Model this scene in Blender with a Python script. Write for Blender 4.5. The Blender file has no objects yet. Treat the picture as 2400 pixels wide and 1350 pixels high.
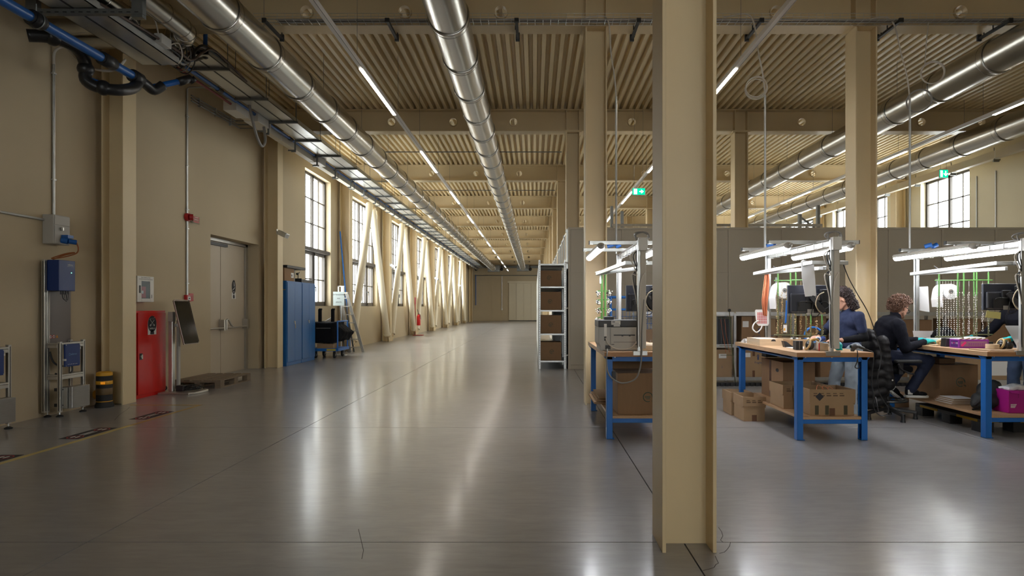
import bpy, bmesh, math, random
from mathutils import Vector, Matrix
random.seed(7)
PI = math.pi
S = bpy.context.scene
COL = S.collection
# ------------------------------------------------------------------ camera, world, exposure
cam = bpy.data.cameras.new('camera'); camo = bpy.data.objects.new('camera', cam); COL.objects.link(camo)
cam.sensor_width = 36.0; cam.lens = 21.75; cam.shift_x = -0.021875; cam.shift_y = 0.01854
cam.clip_start = 0.05; cam.clip_end = 300
camo.location = (0, 0, 1.42); camo.rotation_euler = (PI/2, 0, 0)
S.camera = camo
SKY = 8.0; RAIL = 27.0; TUBE = 25.0
W = bpy.data.worlds.new('overcast_sky'); S.world = W; W.use_nodes = True
bg = W.node_tree.nodes['Background']; bg.inputs[0].default_value = (0.98, 0.985, 1.0, 1); bg.inputs[1].default_value = SKY
S.view_settings.view_transform = 'Standard'; S.view_settings.look = 'None'
S.view_settings.gamma = 1.0; S.view_settings.use_curve_mapping = False
S.view_settings.exposure = 0.9
cy = S.cycles
cy.use_denoising = True
cy.max_bounces = 9; cy.diffuse_bounces = 5; cy.glossy_bounces = 4; cy.transmission_bounces = 4; cy.transparent_max_bounces = 12
cy.sample_clamp_indirect = 6.0; cy.caustics_reflective = False; cy.caustics_refractive = False
cy.use_light_tree = True

# ------------------------------------------------------------------ materials
MATS = {}
def mat(name, col, rough=0.5, metal=0.0, noise=0.0, nscale=4.0, bump=0.0, bscale=60.0, spec=0.5, rvar=0.0, stretch=None, emit=None, coat=0.0):
    if name in MATS: return MATS[name]
    m = bpy.data.materials.new(name); m.use_nodes = True
    nt = m.node_tree; b = nt.nodes['Principled BSDF']
    b.inputs['Base Color'].default_value = (*col, 1); b.inputs['Roughness'].default_value = rough
    b.inputs['Metallic'].default_value = metal; b.inputs['Specular IOR Level'].default_value = spec
    if coat: b.inputs['Coat Weight'].default_value = coat; b.inputs['Coat Roughness'].default_value = 0.1
    if emit: b.inputs['Emission Color'].default_value = (*emit[0], 1); b.inputs['Emission Strength'].default_value = emit[1]
    if noise or bump or rvar:
        tc = nt.nodes.new('ShaderNodeTexCoord'); mp = nt.nodes.new('ShaderNodeMapping')
        nt.links.new(tc.outputs['Object'], mp.inputs[0])
        if stretch: mp.inputs['Scale'].default_value = stretch
        n = nt.nodes.new('ShaderNodeTexNoise'); n.inputs['Scale'].default_value = nscale; n.inputs['Detail'].default_value = 6
        nt.links.new(mp.outputs[0], n.inputs['Vector'])
        if noise:
            mx = nt.nodes.new('ShaderNodeMix'); mx.data_type = 'RGBA'
            mx.inputs[6].default_value = (*[c*(1-noise) for c in col], 1); mx.inputs[7].default_value = (*[min(1, c*(1+noise)) for c in col], 1)
            nt.links.new(n.outputs['Fac'], mx.inputs[0]); nt.links.new(mx.outputs[2], b.inputs['Base Color'])
        if rvar:
            mr = nt.nodes.new('ShaderNodeMapRange'); mr.inputs[1].default_value = 0.3; mr.inputs[2].default_value = 0.7
            mr.inputs[3].default_value = max(0.02, rough-rvar); mr.inputs[4].default_value = rough+rvar
            nt.links.new(n.outputs['Fac'], mr.inputs[0]); nt.links.new(mr.outputs[0], b.inputs['Roughness'])
        if bump:
            n2 = nt.nodes.new('ShaderNodeTexNoise'); n2.inputs['Scale'].default_value = bscale; n2.inputs['Detail'].default_value = 3
            nt.links.new(mp.outputs[0], n2.inputs['Vector'])
            bp = nt.nodes.new('ShaderNodeBump'); bp.inputs['Strength'].default_value = bump; bp.inputs['Distance'].default_value = 0.01
            nt.links.new(n2.outputs['Fac'], bp.inputs['Height']); nt.links.new(bp.outputs[0], b.inputs['Normal'])
    MATS[name] = m
    return m
def emis(name, col, s):
    if name in MATS: return MATS[name]
    m = bpy.data.materials.new(name); m.use_nodes = True; nt = m.node_tree
    for n in list(nt.nodes):
        if n.type != 'OUTPUT_MATERIAL': nt.nodes.remove(n)
    e = nt.nodes.new('ShaderNodeEmission'); e.inputs[0].default_value = (*col, 1); e.inputs[1].default_value = s
    nt.links.new(e.outputs[0], nt.nodes['Material Output'].inputs[0]); MATS[name] = m
    return m
def clear(name, tint, gl=0.1):
    if name in MATS: return MATS[name]
    m = bpy.data.materials.new(name); m.use_nodes = True; nt = m.node_tree
    for n in list(nt.nodes):
        if n.type != 'OUTPUT_MATERIAL': nt.nodes.remove(n)
    t = nt.nodes.new('ShaderNodeBsdfTransparent'); t.inputs[0].default_value = (*tint, 1)
    g = nt.nodes.new('ShaderNodeBsdfGlossy'); g.inputs['Roughness'].default_value = 0.05
    lw = nt.nodes.new('ShaderNodeLayerWeight'); lw.inputs[0].default_value = 0.5
    pw_ = nt.nodes.new('ShaderNodeMath'); pw_.operation = 'POWER'; pw_.inputs[1].default_value = 5.0
    f = nt.nodes.new('ShaderNodeMath'); f.operation = 'MULTIPLY_ADD'; f.inputs[1].default_value = 0.8; f.inputs[2].default_value = 0.03
    nt.links.new(lw.outputs['Facing'], pw_.inputs[0]); nt.links.new(pw_.outputs[0], f.inputs[0])
    mx = nt.nodes.new('ShaderNodeMixShader')
    nt.links.new(f.outputs[0], mx.inputs[0]); nt.links.new(t.outputs[0], mx.inputs[1]); nt.links.new(g.outputs[0], mx.inputs[2])
    nt.links.new(mx.outputs[0], nt.nodes['Material Output'].inputs[0]); MATS[name] = m
    return m

CREAM = mat('cream_steel_paint', (0.66, 0.53, 0.32), 0.42, noise=0.05, nscale=2.5, bump=0.04, bscale=300)
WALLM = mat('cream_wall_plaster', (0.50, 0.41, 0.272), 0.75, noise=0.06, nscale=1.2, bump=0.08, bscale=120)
DECK = mat('cream_deck_sheet', (0.72, 0.58, 0.34), 0.45, noise=0.04, nscale=3)
GALV = mat('galvanised_steel', (0.55, 0.56, 0.55), 0.38, 0.9, noise=0.16, nscale=14, rvar=0.08)
GALVD = mat('dark_galvanised_steel', (0.20, 0.21, 0.21), 0.45, 0.8, noise=0.15, nscale=14)
DUCTM = mat('spiral_duct_zinc', (0.50, 0.485, 0.45), 0.25, 1.0, noise=0.03, nscale=1.5)
ALU = mat('anodised_aluminium', (0.52, 0.50, 0.46), 0.35, 0.85)
BRACEM = mat('pale_cream_tube_paint', (0.74, 0.66, 0.49), 0.42, noise=0.03, nscale=3)
STEELM = mat('brushed_stainless', (0.42, 0.41, 0.39), 0.32, 0.95, noise=0.12, nscale=8, stretch=(1, 1, 12))
WHITE = mat('white_plastic', (0.72, 0.70, 0.65), 0.45)
TRUNKM = mat('cream_white_trunking', (0.66, 0.60, 0.48), 0.5, noise=0.04, nscale=5)
GREYP = mat('grey_plastic', (0.42, 0.40, 0.36), 0.5)
BEIGEP = mat('beige_post_trunking', (0.58, 0.53, 0.45), 0.5)
BLACK = mat('black_plastic', (0.018, 0.018, 0.02), 0.45)
RUBBER = mat('black_rubber', (0.015, 0.015, 0.015), 0.75)
BLUEP = mat('blue_air_pipe', (0.012, 0.10, 0.36), 0.35)
REDP = mat('red_pipe', (0.22, 0.02, 0.02), 0.4)
BENCHB = mat('blue_bench_paint', (0.012, 0.145, 0.50), 0.42, noise=0.05, nscale=6)
CABB = mat('blue_cabinet_paint', (0.018, 0.135, 0.40), 0.33, noise=0.05, nscale=3)
NAVY = mat('navy_device_paint', (0.010, 0.035, 0.16), 0.4)
REDC = mat('red_cabinet_paint', (0.62, 0.008, 0.006), 0.32, noise=0.05, nscale=3)
REDD = mat('red_device_plastic', (0.42, 0.015, 0.02), 0.4)
WOOD = mat('beech_worktop', (0.48, 0.30, 0.16), 0.45, noise=0.28, nscale=9, stretch=(8, 0.6, 8))
WOODE = mat('beech_multiplex_edge', (0.40, 0.20, 0.085), 0.5, noise=0.3, nscale=12, stretch=(1, 1, 14))
PALE = mat('pale_birch_tray', (0.62, 0.48, 0.32), 0.55, noise=0.15, nscale=8, stretch=(1, 6, 6))
PALW = mat('weathered_pallet_wood', (0.20, 0.15, 0.10), 0.8, noise=0.35, nscale=7, stretch=(1, 8, 8), bump=0.2)
CARD = mat('brown_cardboard', (0.28, 0.165, 0.085), 0.8, noise=0.10, nscale=6, stretch=(6, 6, 1))
CARDIN = mat('cardboard_inside', (0.30, 0.17, 0.085), 0.85, noise=0.08, nscale=5)
CARDL = mat('light_cardboard', (0.355, 0.23, 0.125), 0.8, noise=0.12, nscale=6)
TAPE = mat('brown_parcel_tape', (0.13, 0.06, 0.03), 0.3)
PAPER = mat('white_paper', (0.80, 0.79, 0.78), 0.7, noise=0.02)
INK = mat('black_ink', (0.02, 0.02, 0.025), 0.6)
INKG = mat('green_print', (0.02, 0.09, 0.07), 0.6)
INKB = mat('blue_print', (0.02, 0.05, 0.16), 0.6)
INKR = mat('red_print', (0.60, 0.03, 0.04), 0.6)
WPRINT = mat('white_print', (0.78, 0.77, 0.74), 0.5)
YELT = mat('yellow_floor_tape', (0.58, 0.47, 0.17), 0.5, noise=0.25, nscale=5)
YEL = mat('yellow_plastic', (0.65, 0.33, 0.02), 0.5)
FRAMEM = mat('bronze_window_frame', (0.055, 0.045, 0.036), 0.45)
PARTM = mat('taupe_partition_panel', (0.54, 0.485, 0.39), 0.5, noise=0.03, nscale=2)
GREENR = mat('green_coated_rod', (0.10, 0.26, 0.06), 0.45)
OLIVE = mat('olive_coated_rod', (0.115, 0.12, 0.05), 0.5)
PEARL = mat('white_bead', (0.80, 0.78, 0.74), 0.25)
GOLDW = mat('gilt_charm', (0.62, 0.45, 0.22), 0.3, 0.9)
COPPER = mat('copper_wire', (0.72, 0.24, 0.12), 0.35, 0.7)
SCREEN = mat('dark_screen', (0.008, 0.007, 0.006), 0.10, spec=0.12)
MONB = mat('blue_black_monitor', (0.032, 0.036, 0.055), 0.38)
GLASS = clear('window_glass', (0.96, 0.98, 0.97))
CLEARP = clear('clear_plastic', (0.86, 0.88, 0.90))
CABLEW = mat('white_cable', (0.62, 0.57, 0.50), 0.5)
CABLEG = mat('grey_cable', (0.26, 0.25, 0.235), 0.5)
CABLEB = mat('black_cable', (0.02, 0.02, 0.02), 0.5)
CABLEO = mat('orange_cable', (0.30, 0.09, 0.02), 0.5)
MAG = mat('magenta_card', (0.40, 0.006, 0.22), 0.5)
PURP = mat('purple_card', (0.26, 0.025, 0.34), 0.5)
SKIN = mat('skin', (0.56, 0.31, 0.22), 0.5, noise=0.06, nscale=18)
HAIRM = mat('brown_curly_hair', (0.105, 0.048, 0.025), 0.55, noise=0.4, nscale=30)
HAIRD = mat('dark_hair', (0.028, 0.014, 0.012), 0.5, noise=0.4, nscale=30)
NAVYK = mat('navy_knit', (0.0045, 0.005, 0.0095), 0.9, spec=0.2, noise=0.15, nscale=40, bump=0.2, bscale=90)
BLKK = mat('black_knit', (0.008, 0.008, 0.010), 0.9, spec=0.2, bump=0.2, bscale=90)
TEEB = mat('blue_teeshirt', (0.009, 0.017, 0.055), 0.85, noise=0.12, nscale=14, bump=0.2, bscale=60)
JEAND = mat('dark_denim', (0.009, 0.015, 0.042), 0.85, noise=0.35, nscale=9, bump=0.2, bscale=80)
JEANL = mat('light_denim', (0.28, 0.33, 0.38), 0.85, noise=0.2, nscale=10, bump=0.2, bscale=80)
JEANM = mat('mid_denim', (0.05, 0.08, 0.15), 0.85, noise=0.25, nscale=10)
TEAL = mat('teal_nitrile_glove', (0.0, 0.42, 0.43), 0.4)
PUFF = mat('black_puffer_nylon', (0.008, 0.007, 0.008), 0.55, spec=0.35, bump=0.3, bscale=30)
SOLE = mat('white_rubber_sole', (0.60, 0.59, 0.56), 0.6)

# floor: power-trowelled concrete with cloudy tone, scratches and varying gloss
def floor_mat():
    m = bpy.data.materials.new('polished_concrete'); m.use_nodes = True; nt = m.node_tree; b = nt.nodes['Principled BSDF']
    g = nt.nodes.new('ShaderNodeNewGeometry')
    def noise(sc, det, scale=(1, 1, 1), dist=0.0):
        mp = nt.nodes.new('ShaderNodeMapping'); mp.inputs['Scale'].default_value = scale
        nt.links.new(g.outputs['Position'], mp.inputs[0])
        n = nt.nodes.new('ShaderNodeTexNoise'); n.inputs['Scale'].default_value = sc; n.inputs['Detail'].default_value = det
        n.inputs['Distortion'].default_value = dist
        nt.links.new(mp.outputs[0], n.inputs['Vector']); return n
    def ramp(n, a, ca, b2, cb):
        r = nt.nodes.new('ShaderNodeValToRGB'); r.color_ramp.elements[0].position = a; r.color_ramp.elements[0].color = (*ca, 1)
        r.color_ramp.elements[1].position = b2; r.color_ramp.elements[1].color = (*cb, 1); nt.links.new(n.outputs['Fac'], r.inputs[0]); return r
    n1 = noise(0.7, 5, (1, 1, 1), 0.3); n2 = noise(2.2, 9, (1, 1.7, 1), 0.4); n3 = noise(60, 4)
    r1 = ramp(n1, 0.28, (0.262, 0.257, 0.256), 0.75, (0.328, 0.322, 0.321))
    r2 = ramp(n2, 0.25, (0.88, 0.88, 0.88), 0.78, (1.08, 1.075, 1.07))
    mx = nt.nodes.new('ShaderNodeMix'); mx.data_type = 'RGBA'; mx.blend_type = 'MULTIPLY'; mx.inputs[0].default_value = 1
    nt.links.new(r1.outputs[0], mx.inputs[6]); nt.links.new(r2.outputs[0], mx.inputs[7])
    # dark scuffs with a shape of their own
    n4 = noise(1.6, 6, (1, 3.0, 1), 1.5); r4 = ramp(n4, 0.25, (0.75, 0.75, 0.75), 0.5, (1, 1, 1))
    mx2 = nt.nodes.new('ShaderNodeMix'); mx2.data_type = 'RGBA'; mx2.blend_type = 'MULTIPLY'; mx2.inputs[0].default_value = 0.25
    nt.links.new(mx.outputs[2], mx2.inputs[6]); nt.links.new(r4.outputs[0], mx2.inputs[7])
    n6 = noise(22, 6, (0.22, 1, 1), 0.6); r6 = ramp(n6, 0.3, (0.90, 0.90, 0.90), 0.7, (1.07, 1.07, 1.07))
    mx3 = nt.nodes.new('ShaderNodeMix'); mx3.data_type = 'RGBA'; mx3.blend_type = 'MULTIPLY'; mx3.inputs[0].default_value = 1
    nt.links.new(mx2.outputs[2], mx3.inputs[6]); nt.links.new(r6.outputs[0], mx3.inputs[7])
    nt.links.new(mx3.outputs[2], b.inputs['Base Color'])
    mr = nt.nodes.new('ShaderNodeMapRange'); mr.inputs[1].default_value = 0.3; mr.inputs[2].default_value = 0.7
    mr.inputs[3].default_value = 0.285; mr.inputs[4].default_value = 0.32
    nt.links.new(n2.outputs['Fac'], mr.inputs[0]); nt.links.new(mr.outputs[0], b.inputs['Roughness'])
    n5 = noise(9, 5, (1, 0.35, 1), 0.5)
    bp = nt.nodes.new('ShaderNodeBump'); bp.inputs['Strength'].default_value = 0.018; bp.inputs['Distance'].default_value = 0.01
    nt.links.new(n5.outputs['Fac'], bp.inputs['Height']); nt.links.new(bp.outputs[0], b.inputs['Normal'])
    b.inputs['Specular IOR Level'].default_value = 0.40
    b.inputs['Coat Weight'].default_value = 0.34; b.inputs['Coat Roughness'].default_value = 0.15; b.inputs['Coat IOR'].default_value = 1.45
    return m
FLOORM = floor_mat()

# ------------------------------------------------------------------ mesh builder
class MB:
    def __init__(s): s.v = []; s.f = []
    def add(s, vs, fs):
        o = len(s.v); s.v += [tuple(p) for p in vs]; s.f += [tuple(i+o for i in f) for f in fs]; return s
    def box(s, x0, x1, y0, y1, z0, z1):
        return s.add([(x0,y0,z0),(x1,y0,z0),(x1,y1,z0),(x0,y1,z0),(x0,y0,z1),(x1,y0,z1),(x1,y1,z1),(x0,y1,z1)],
            [(0,3,2,1),(4,5,6,7),(0,1,5,4),(1,2,6,5),(2,3,7,6),(3,0,4,7)])
    def obox(s, c, h, R=None):
        R = R or Matrix.Identity(3); c = Vector(c)
        return s.add([c + R @ Vector((sx*h[0], sy*h[1], sz*h[2])) for sx, sy, sz in ((-1,-1,-1),(1,-1,-1),(1,1,-1),(-1,1,-1),(-1,-1,1),(1,-1,1),(1,1,1),(-1,1,1))],
            [(0,3,2,1),(4,5,6,7),(0,1,5,4),(1,2,6,5),(2,3,7,6),(3,0,4,7)])
    def bar(s, p0, p1, w, h, up=(0,0,1)):
        p0 = Vector(p0); p1 = Vector(p1); d = (p1-p0); L = d.length; d.normalize(); u = Vector(up)
        if abs(d.dot(u)) > 0.95: u = Vector((0,1,0))
        x = d.cross(u).normalized(); z = x.cross(d).normalized()
        R = Matrix((x, d, z)).transposed()
        return s.obox((p0+p1)/2, (w/2, L/2, h/2), R)
    def cyl(s, p0, p1, r, n=12, r2=None, caps=True):
        p0 = Vector(p0); p1 = Vector(p1); d = (p1-p0).normalized(); u = Vector((0,0,1)) if abs(d.z) < 0.9 else Vector((1,0,0))
        x = d.cross(u).normalized(); y = d.cross(x); r2 = r if r2 is None else r2
        vs = [p0 + (x*math.cos(2*PI*i/n)+y*math.sin(2*PI*i/n))*r for i in range(n)] + [p1 + (x*math.cos(2*PI*i/n)+y*math.sin(2*PI*i/n))*r2 for i in range(n)]
        fs = [(i, (i+1) % n, n+(i+1) % n, n+i) for i in range(n)]
        if caps: fs += [tuple(range(n-1, -1, -1)), tuple(range(n, 2*n))]
        return s.add(vs, fs)
    def tube(s, pts, r, n=8, closed=False, caps=True):
        P = [Vector(p) for p in pts]; N = len(P); rs = r if isinstance(r, (list, tuple)) else [r]*N
        vs = []; prev = None
        for i in range(N):
            a = P[i-1] if i > 0 or closed else P[i]; b = P[(i+1) % N] if i < N-1 or closed else P[i]
            d = (b-a).normalized()
            if prev is None:
                u = Vector((0,0,1)) if abs(d.z) < 0.9 else Vector((1,0,0)); x = d.cross(u).normalized()
            else:
                x = (prev - d*prev.dot(d)); x = x.normalized() if x.length > 1e-6 else d.orthogonal().normalized()
            prev = x; y = d.cross(x)
            vs += [P[i] + (x*math.cos(2*PI*k/n)+y*math.sin(2*PI*k/n))*rs[i] for k in range(n)]
        fs = []
        for i in range(N if closed else N-1):
            j = (i+1) % N
            fs += [(i*n+k, i*n+(k+1) % n, j*n+(k+1) % n, j*n+k) for k in range(n)]
        if caps and not closed: fs += [tuple(range(n-1, -1, -1)), tuple(range((N-1)*n, N*n))]
        return s.add(vs, fs)
    def prism(s, prof, axis, a0, a1):
        def pt(p, a): return {'x': (a, p[0], p[1]), 'y': (p[0], a, p[1]), 'z': (p[0], p[1], a)}[axis]
        n = len(prof)
        return s.add([pt(p, a0) for p in prof] + [pt(p, a1) for p in prof],
            [(i, (i+1) % n, n+(i+1) % n, n+i) for i in range(n)] + [tuple(range(n-1, -1, -1)), tuple(range(n, 2*n))])
    def torus(s, c, nrm, R, r, N=24, n=6):
        c = Vector(c); d = Vector(nrm).normalized(); u = Vector((0,0,1)) if abs(d.z) < 0.9 else Vector((1,0,0)); x = d.cross(u).normalized(); y = d.cross(x)
        return s.tube([c + (x*math.cos(2*PI*i/N)+y*math.sin(2*PI*i/N))*R for i in range(N)], r, n, closed=True)
    def ell(s, c, r, nu=14, nv=9, R=None):
        c = Vector(c); r = (r, r, r) if not isinstance(r, (tuple, list)) else r; R = R or Matrix.Identity(3)
        vs = [c + R @ Vector((0, 0, -r[2]))]
        for j in range(1, nv):
            t = -PI/2 + PI*j/nv
            vs += [c + R @ Vector((r[0]*math.cos(t)*math.cos(2*PI*i/nu), r[1]*math.cos(t)*math.sin(2*PI*i/nu), r[2]*math.sin(t))) for i in range(nu)]
        vs.append(c + R @ Vector((0, 0, r[2]))); L = len(vs)-1
        fs = [(0, 1+(i+1) % nu, 1+i) for i in range(nu)]
        for j in range(nv-2):
            fs += [(1+j*nu+i, 1+j*nu+(i+1) % nu, 1+(j+1)*nu+(i+1) % nu, 1+(j+1)*nu+i) for i in range(nu)]
        b = 1+(nv-2)*nu
        fs += [(b+i, b+(i+1) % nu, L) for i in range(nu)]
        return s.add(vs, fs)
    def lathe(s, c, prof, n=20, axis='z'):
        c = Vector(c); vs = []
        for r, z in prof:
            for i in range(n):
                a = 2*PI*i/n; p = (r*math.cos(a), r*math.sin(a), z)
                if axis == 'y': p = (p[0], p[2], p[1])
                if axis == 'x': p = (p[2], p[0], p[1])
                vs.append(c + Vector(p))
        m = len(prof)
        fs = [(j*n+i, j*n+(i+1) % n, (j+1)*n+(i+1) % n, (j+1)*n+i) for j in range(m-1) for i in range(n)]
        fs += [tuple(range(n-1, -1, -1)), tuple(range((m-1)*n, m*n))]
        return s.add(vs, fs)
    def limb(s, p0, r0, p1, r1, n=14):
        s.cyl(p0, p1, r0, n, r1); s.ell(p0, r0, n, 8); s.ell(p1, r1, n, 8); return s
    def chain(s, pts, rs):
        for i in range(len(pts)-1): s.limb(pts[i], rs[i], pts[i+1], rs[i+1])
        return s
    def mesh(s, name, smooth=False):
        me = bpy.data.meshes.new(name); me.from_pydata(s.v, [], s.f); me.validate(); me.update()
        bm = bmesh.new(); bm.from_mesh(me); bmesh.ops.recalc_face_normals(bm, faces=bm.faces); bm.to_mesh(me); bm.free()
        if smooth: me.shade_smooth()
        return me
    def build(s, name, m, parent=None, smooth=False, bevel=0.0, at=None, auto=False):
        """One mesh object. at: the point that the coordinates are relative to once parented (parent's location)."""
        me = s.mesh(name, smooth or auto)
        if auto:
            me.set_sharp_from_angle(angle=math.radians(35))
        o = bpy.data.objects.new(name, me); COL.objects.link(o); me.materials.append(m)
        if parent is not None:
            o.parent = parent
            if at is None: at = parent.get('_at')
            if at is not None:
                me.transform(Matrix.Translation(-Vector(at)))
                o['_at'] = list(at)
        if bevel:
            b = o.modifiers.new('edge', 'BEVEL'); b.width = bevel; b.segments = 2; b.limit_method = 'ANGLE'; b.angle_limit = math.radians(40)
        return o
def tag(o, label=None, cat=None, group=None, kind=None):
    if label: o['label'] = label
    if cat: o['category'] = cat
    if group: o['group'] = group
    if kind: o['kind'] = kind
    return o
def thing(name, label, cat, at=(0,0,0), group=None, kind=None):
    """An Empty at the thing's base; children are built in world coordinates and shifted by its place."""
    o = bpy.data.objects.new(name, None); COL.objects.link(o); o.location = at; o.empty_display_size = 0.1; o['_at'] = list(at)
    return tag(o, label, cat, group, kind)
def solo(mb, name, m, label, cat, group=None, at=None, **k):
    """A thing that is one mesh, its origin at its base."""
    o = mb.build(name, m, **k)
    zs = [v.co for v in o.data.vertices]
    if at is None:
        at = (sum(v.x for v in zs)/len(zs), sum(v.y for v in zs)/len(zs), min(v.z for v in zs))
    o.data.transform(Matrix.Translation(-Vector(at))); o.location = at; o['_at'] = list(at)
    return tag(o, label, cat, group)
def struct(name, mb, m, parent=None, label=None, cat=None, **k):
    o = mb.build(name, m, parent, **k)
    if parent is None: tag(o, label, cat, None, 'structure')
    return o
def copy_tree(o, parent=None):
    c = o.copy(); COL.objects.link(c)
    if parent is not None: c.parent = parent
    for ch in list(o.children): copy_tree(ch, c)
    return c
def dup(o, d, label, group=None, name=None):
    c = copy_tree(o); c.location = Vector(o.location) + Vector(d); c['label'] = label
    if group: c['group'] = group
    return c
def share(src, parent, loc, rot=None):
    c = src.copy(); COL.objects.link(c); c.parent = parent; c.location = loc
    if rot: c.rotation_euler = rot
    return c
def text(parent, s, at, right, up, size, m, name='lettering', align='CENTER'):
    """Flat lettering mesh: at is the centre of the line, right / up the directions in which it is written."""
    cu = bpy.data.curves.new(name, 'FONT'); cu.body = s; cu.size = size; cu.align_x = align; cu.align_y = 'CENTER'; cu.resolution_u = 2
    t = bpy.data.objects.new(name, cu); COL.objects.link(t)
    dg = bpy.context.evaluated_depsgraph_get(); me = bpy.data.meshes.new_from_object(t.evaluated_get(dg))
    bpy.data.objects.remove(t); bpy.data.curves.remove(cu)
    r = Vector(right).normalized(); u = Vector(up).normalized(); n = r.cross(u)
    M = Matrix((r, u, n)).transposed().to_4x4(); M.translation = Vector(at)
    me.transform(M); me.materials.clear(); me.materials.append(m)
    o = bpy.data.objects.new(name, me); COL.objects.link(o)
    if parent is not None:
        o.parent = parent; a = parent.get('_at')
        if a is not None: me.transform(Matrix.Translation(-Vector(a)))
    return o
def decal(parent, pts, m, name='print', depth=None):
    return MB().add(pts, [tuple(range(len(pts)))]).build(name, m, parent)
def each(parent, name, m, mbs, **k):
    return [q.build(name, m, parent, **k) for q in mbs]
def bez(p0, p1, p2, p3, n=12):
    p0, p1, p2, p3 = map(Vector, (p0, p1, p2, p3)); out = []
    for i in range(n+1):
        t = i/n; out.append(p0*(1-t)**3 + p1*3*t*(1-t)**2 + p2*3*t*t*(1-t) + p3*t**3)
    return out
def smooth_pts(pts, n=6):
    P = [Vector(p) for p in pts]; out = []
    for i in range(len(P)-1):
        a = P[i-1] if i else P[i]; b = P[i]; c = P[i+1]; d = P[i+2] if i+2 < len(P) else P[i+1]
        for k in range(n):
            t = k/n
            out.append(0.5*((2*b) + (c-a)*t + (2*a-5*b+4*c-d)*t*t + (3*b-a-3*c+d)*t**3))
    out.append(P[-1]); return out
# ------------------------------------------------------------------ the building
FY = [-12.3, -7.0, -1.7, 3.72, 9.10, 14.5, 20.1, 25.7, 31.3, 36.95, 42.6, 48.2, 53.85, 59.4]     # frames along the hall
XL, XR = -6.36, 12.06            # inner faces of the long walls
YB, YF = -13.0, 63.0              # wall behind the camera, far wall
ZB, ZT = 5.50, 6.01              # underside and top of the cross beams
CX = [-6.11, 0.895, 4.805, 11.81]

# floor: concrete slabs with saw-cut joints on a dark filler base
fb = MB().box(XL-0.4, XR+0.4, YB-0.3, YF+0.3, -0.30, -0.02)
floor = struct('floor', fb, mat('dark_joint_filler', (0.03, 0.028, 0.026), 0.9))
xs = [XL-0.3, -2.70, 0.90, 4.80, 8.6, XR+0.3]; ys = [YB-0.3, -7, -1.6, 3.735, 7.285, 16.0, 26.9, 37.0, 47.5, YF+0.3]
g = 0.0045
for i in range(len(xs)-1):
    for j in range(len(ys)-1):
        MB().box(xs[i]+g, xs[i+1]-g, ys[j]+g, ys[j+1]-g, -0.02, 0.0).build('floor_slab', FLOORM, floor)

# hairline cracks, thin dark ribbons, at the column base and by the left wall
for pts in [[(1.186, 3.986), (1.183, 3.911), (1.169, 3.838), (1.134, 3.768), (1.139, 3.733)], [(1.183, 3.733), (1.159, 3.674), (1.128, 3.622), (1.101, 3.584), (1.066, 3.565)], [(1.031, 3.529), (1.02, 3.429), (1.001, 3.412), (0.98, 3.373), (0.946, 3.351), (0.909, 3.334)], [(-5.744, 8.78), (-5.636, 8.561), (-5.469, 8.154), (-5.265, 7.755)], [(-1.125, 3.956), (-0.997, 3.609), (-0.973, 3.487)]]:
    k = MB()
    for (xa, ya_), (xb, yb2) in zip(pts, pts[1:]): k.bar((xa, ya_, 0.0004), (xb, yb2, 0.0004), 0.0035, 0.0006)
    k.build('crack', mat('dark_crack', (0.05, 0.047, 0.045), 0.9), floor)

# trapezoidal roof deck
prof = []; p = 0.158; x = XL-0.3; zb = ZT+0.004; h = 0.11
while x < XR+0.3:
    prof += [(x, zb), (x+0.066, zb), (x+0.086, zb+h), (x+0.138, zb+h)]; x += p
vs = []; fs = []
for y in (YB-0.2, YF+0.2): vs += [(a, y, b) for a, b in prof]
n = len(prof)
for i in range(n-1): fs.append((i, i+1, n+i+1, n+i))
struct('ceiling', MB().add(vs, fs), DECK)
struct('roof_slab_1', MB().box(XL-0.5, XR+0.5, YB-0.4, YF+0.4, ZT+0.15, ZT+0.3), DECK)  # unseen roof slab above the deck, put there against light leaks

def wall_with_holes(mb, x0, x1, y0, y1, z0, z1, holes):
    ysp = sorted({y0, y1, *[q for hl in holes for q in hl[:2]]})
    for a, b in zip(ysp, ysp[1:]):
        hs = sorted([hl for hl in holes if hl[0] <= a+1e-6 and hl[1] >= b-1e-6], key=lambda q: q[2]); z = z0
        for hl in hs:
            if hl[2] > z: mb.box(x0, x1, a, b, z, hl[2])
            z = hl[3]
        if z < z1: mb.box(x0, x1, a, b, z, z1)
    return mb
ZS, ZH = 1.45, 5.30
WIN = [(17.15, 19.32)] + [(FY[k]+1.05, FY[k]+4.93) for k in range(6, 12)]
holes = [(a, b, ZS, ZH) for a, b in WIN]
DOOR = (12.15, 14.27, -0.02, 2.85)
wl = wall_with_holes(MB(), XL-0.42, XL, YB-0.4, YF+0.4, -0.02, ZT+0.12, holes + [DOOR])
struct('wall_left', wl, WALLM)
wr = wall_with_holes(MB(), XR, XR+0.42, YB-0.4, YF+0.4, -0.02, ZT+0.12, holes)
struct('wall_right', wr, mat('lit_cream_wall', (0.66, 0.60, 0.44), 0.75, noise=0.05, nscale=1.2, bump=0.08, bscale=120))  # right wall's lit look is put into a lighter base colour
ADDED_BWIN = [(-2.0, 1.9), (2.6, 5.5)]  # unseen windows, added so daylight comes from behind the camera
mb_ = wall_with_holes(MB(), YB-0.42, YB, XL-0.4, XR+0.4, -0.02, ZT+0.12, [(a, b, ZS, ZH) for a, b in ADDED_BWIN]); mb_.v = [(y, x, z) for x, y, z in mb_.v]
struct('wall_back', mb_, WALLM)
far = MB().box(XL-0.4, XR+0.4, YF, YF+0.3, -0.02, ZT+0.12)
wf = struct('wall_front', far, WALLM)
x = XL
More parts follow.
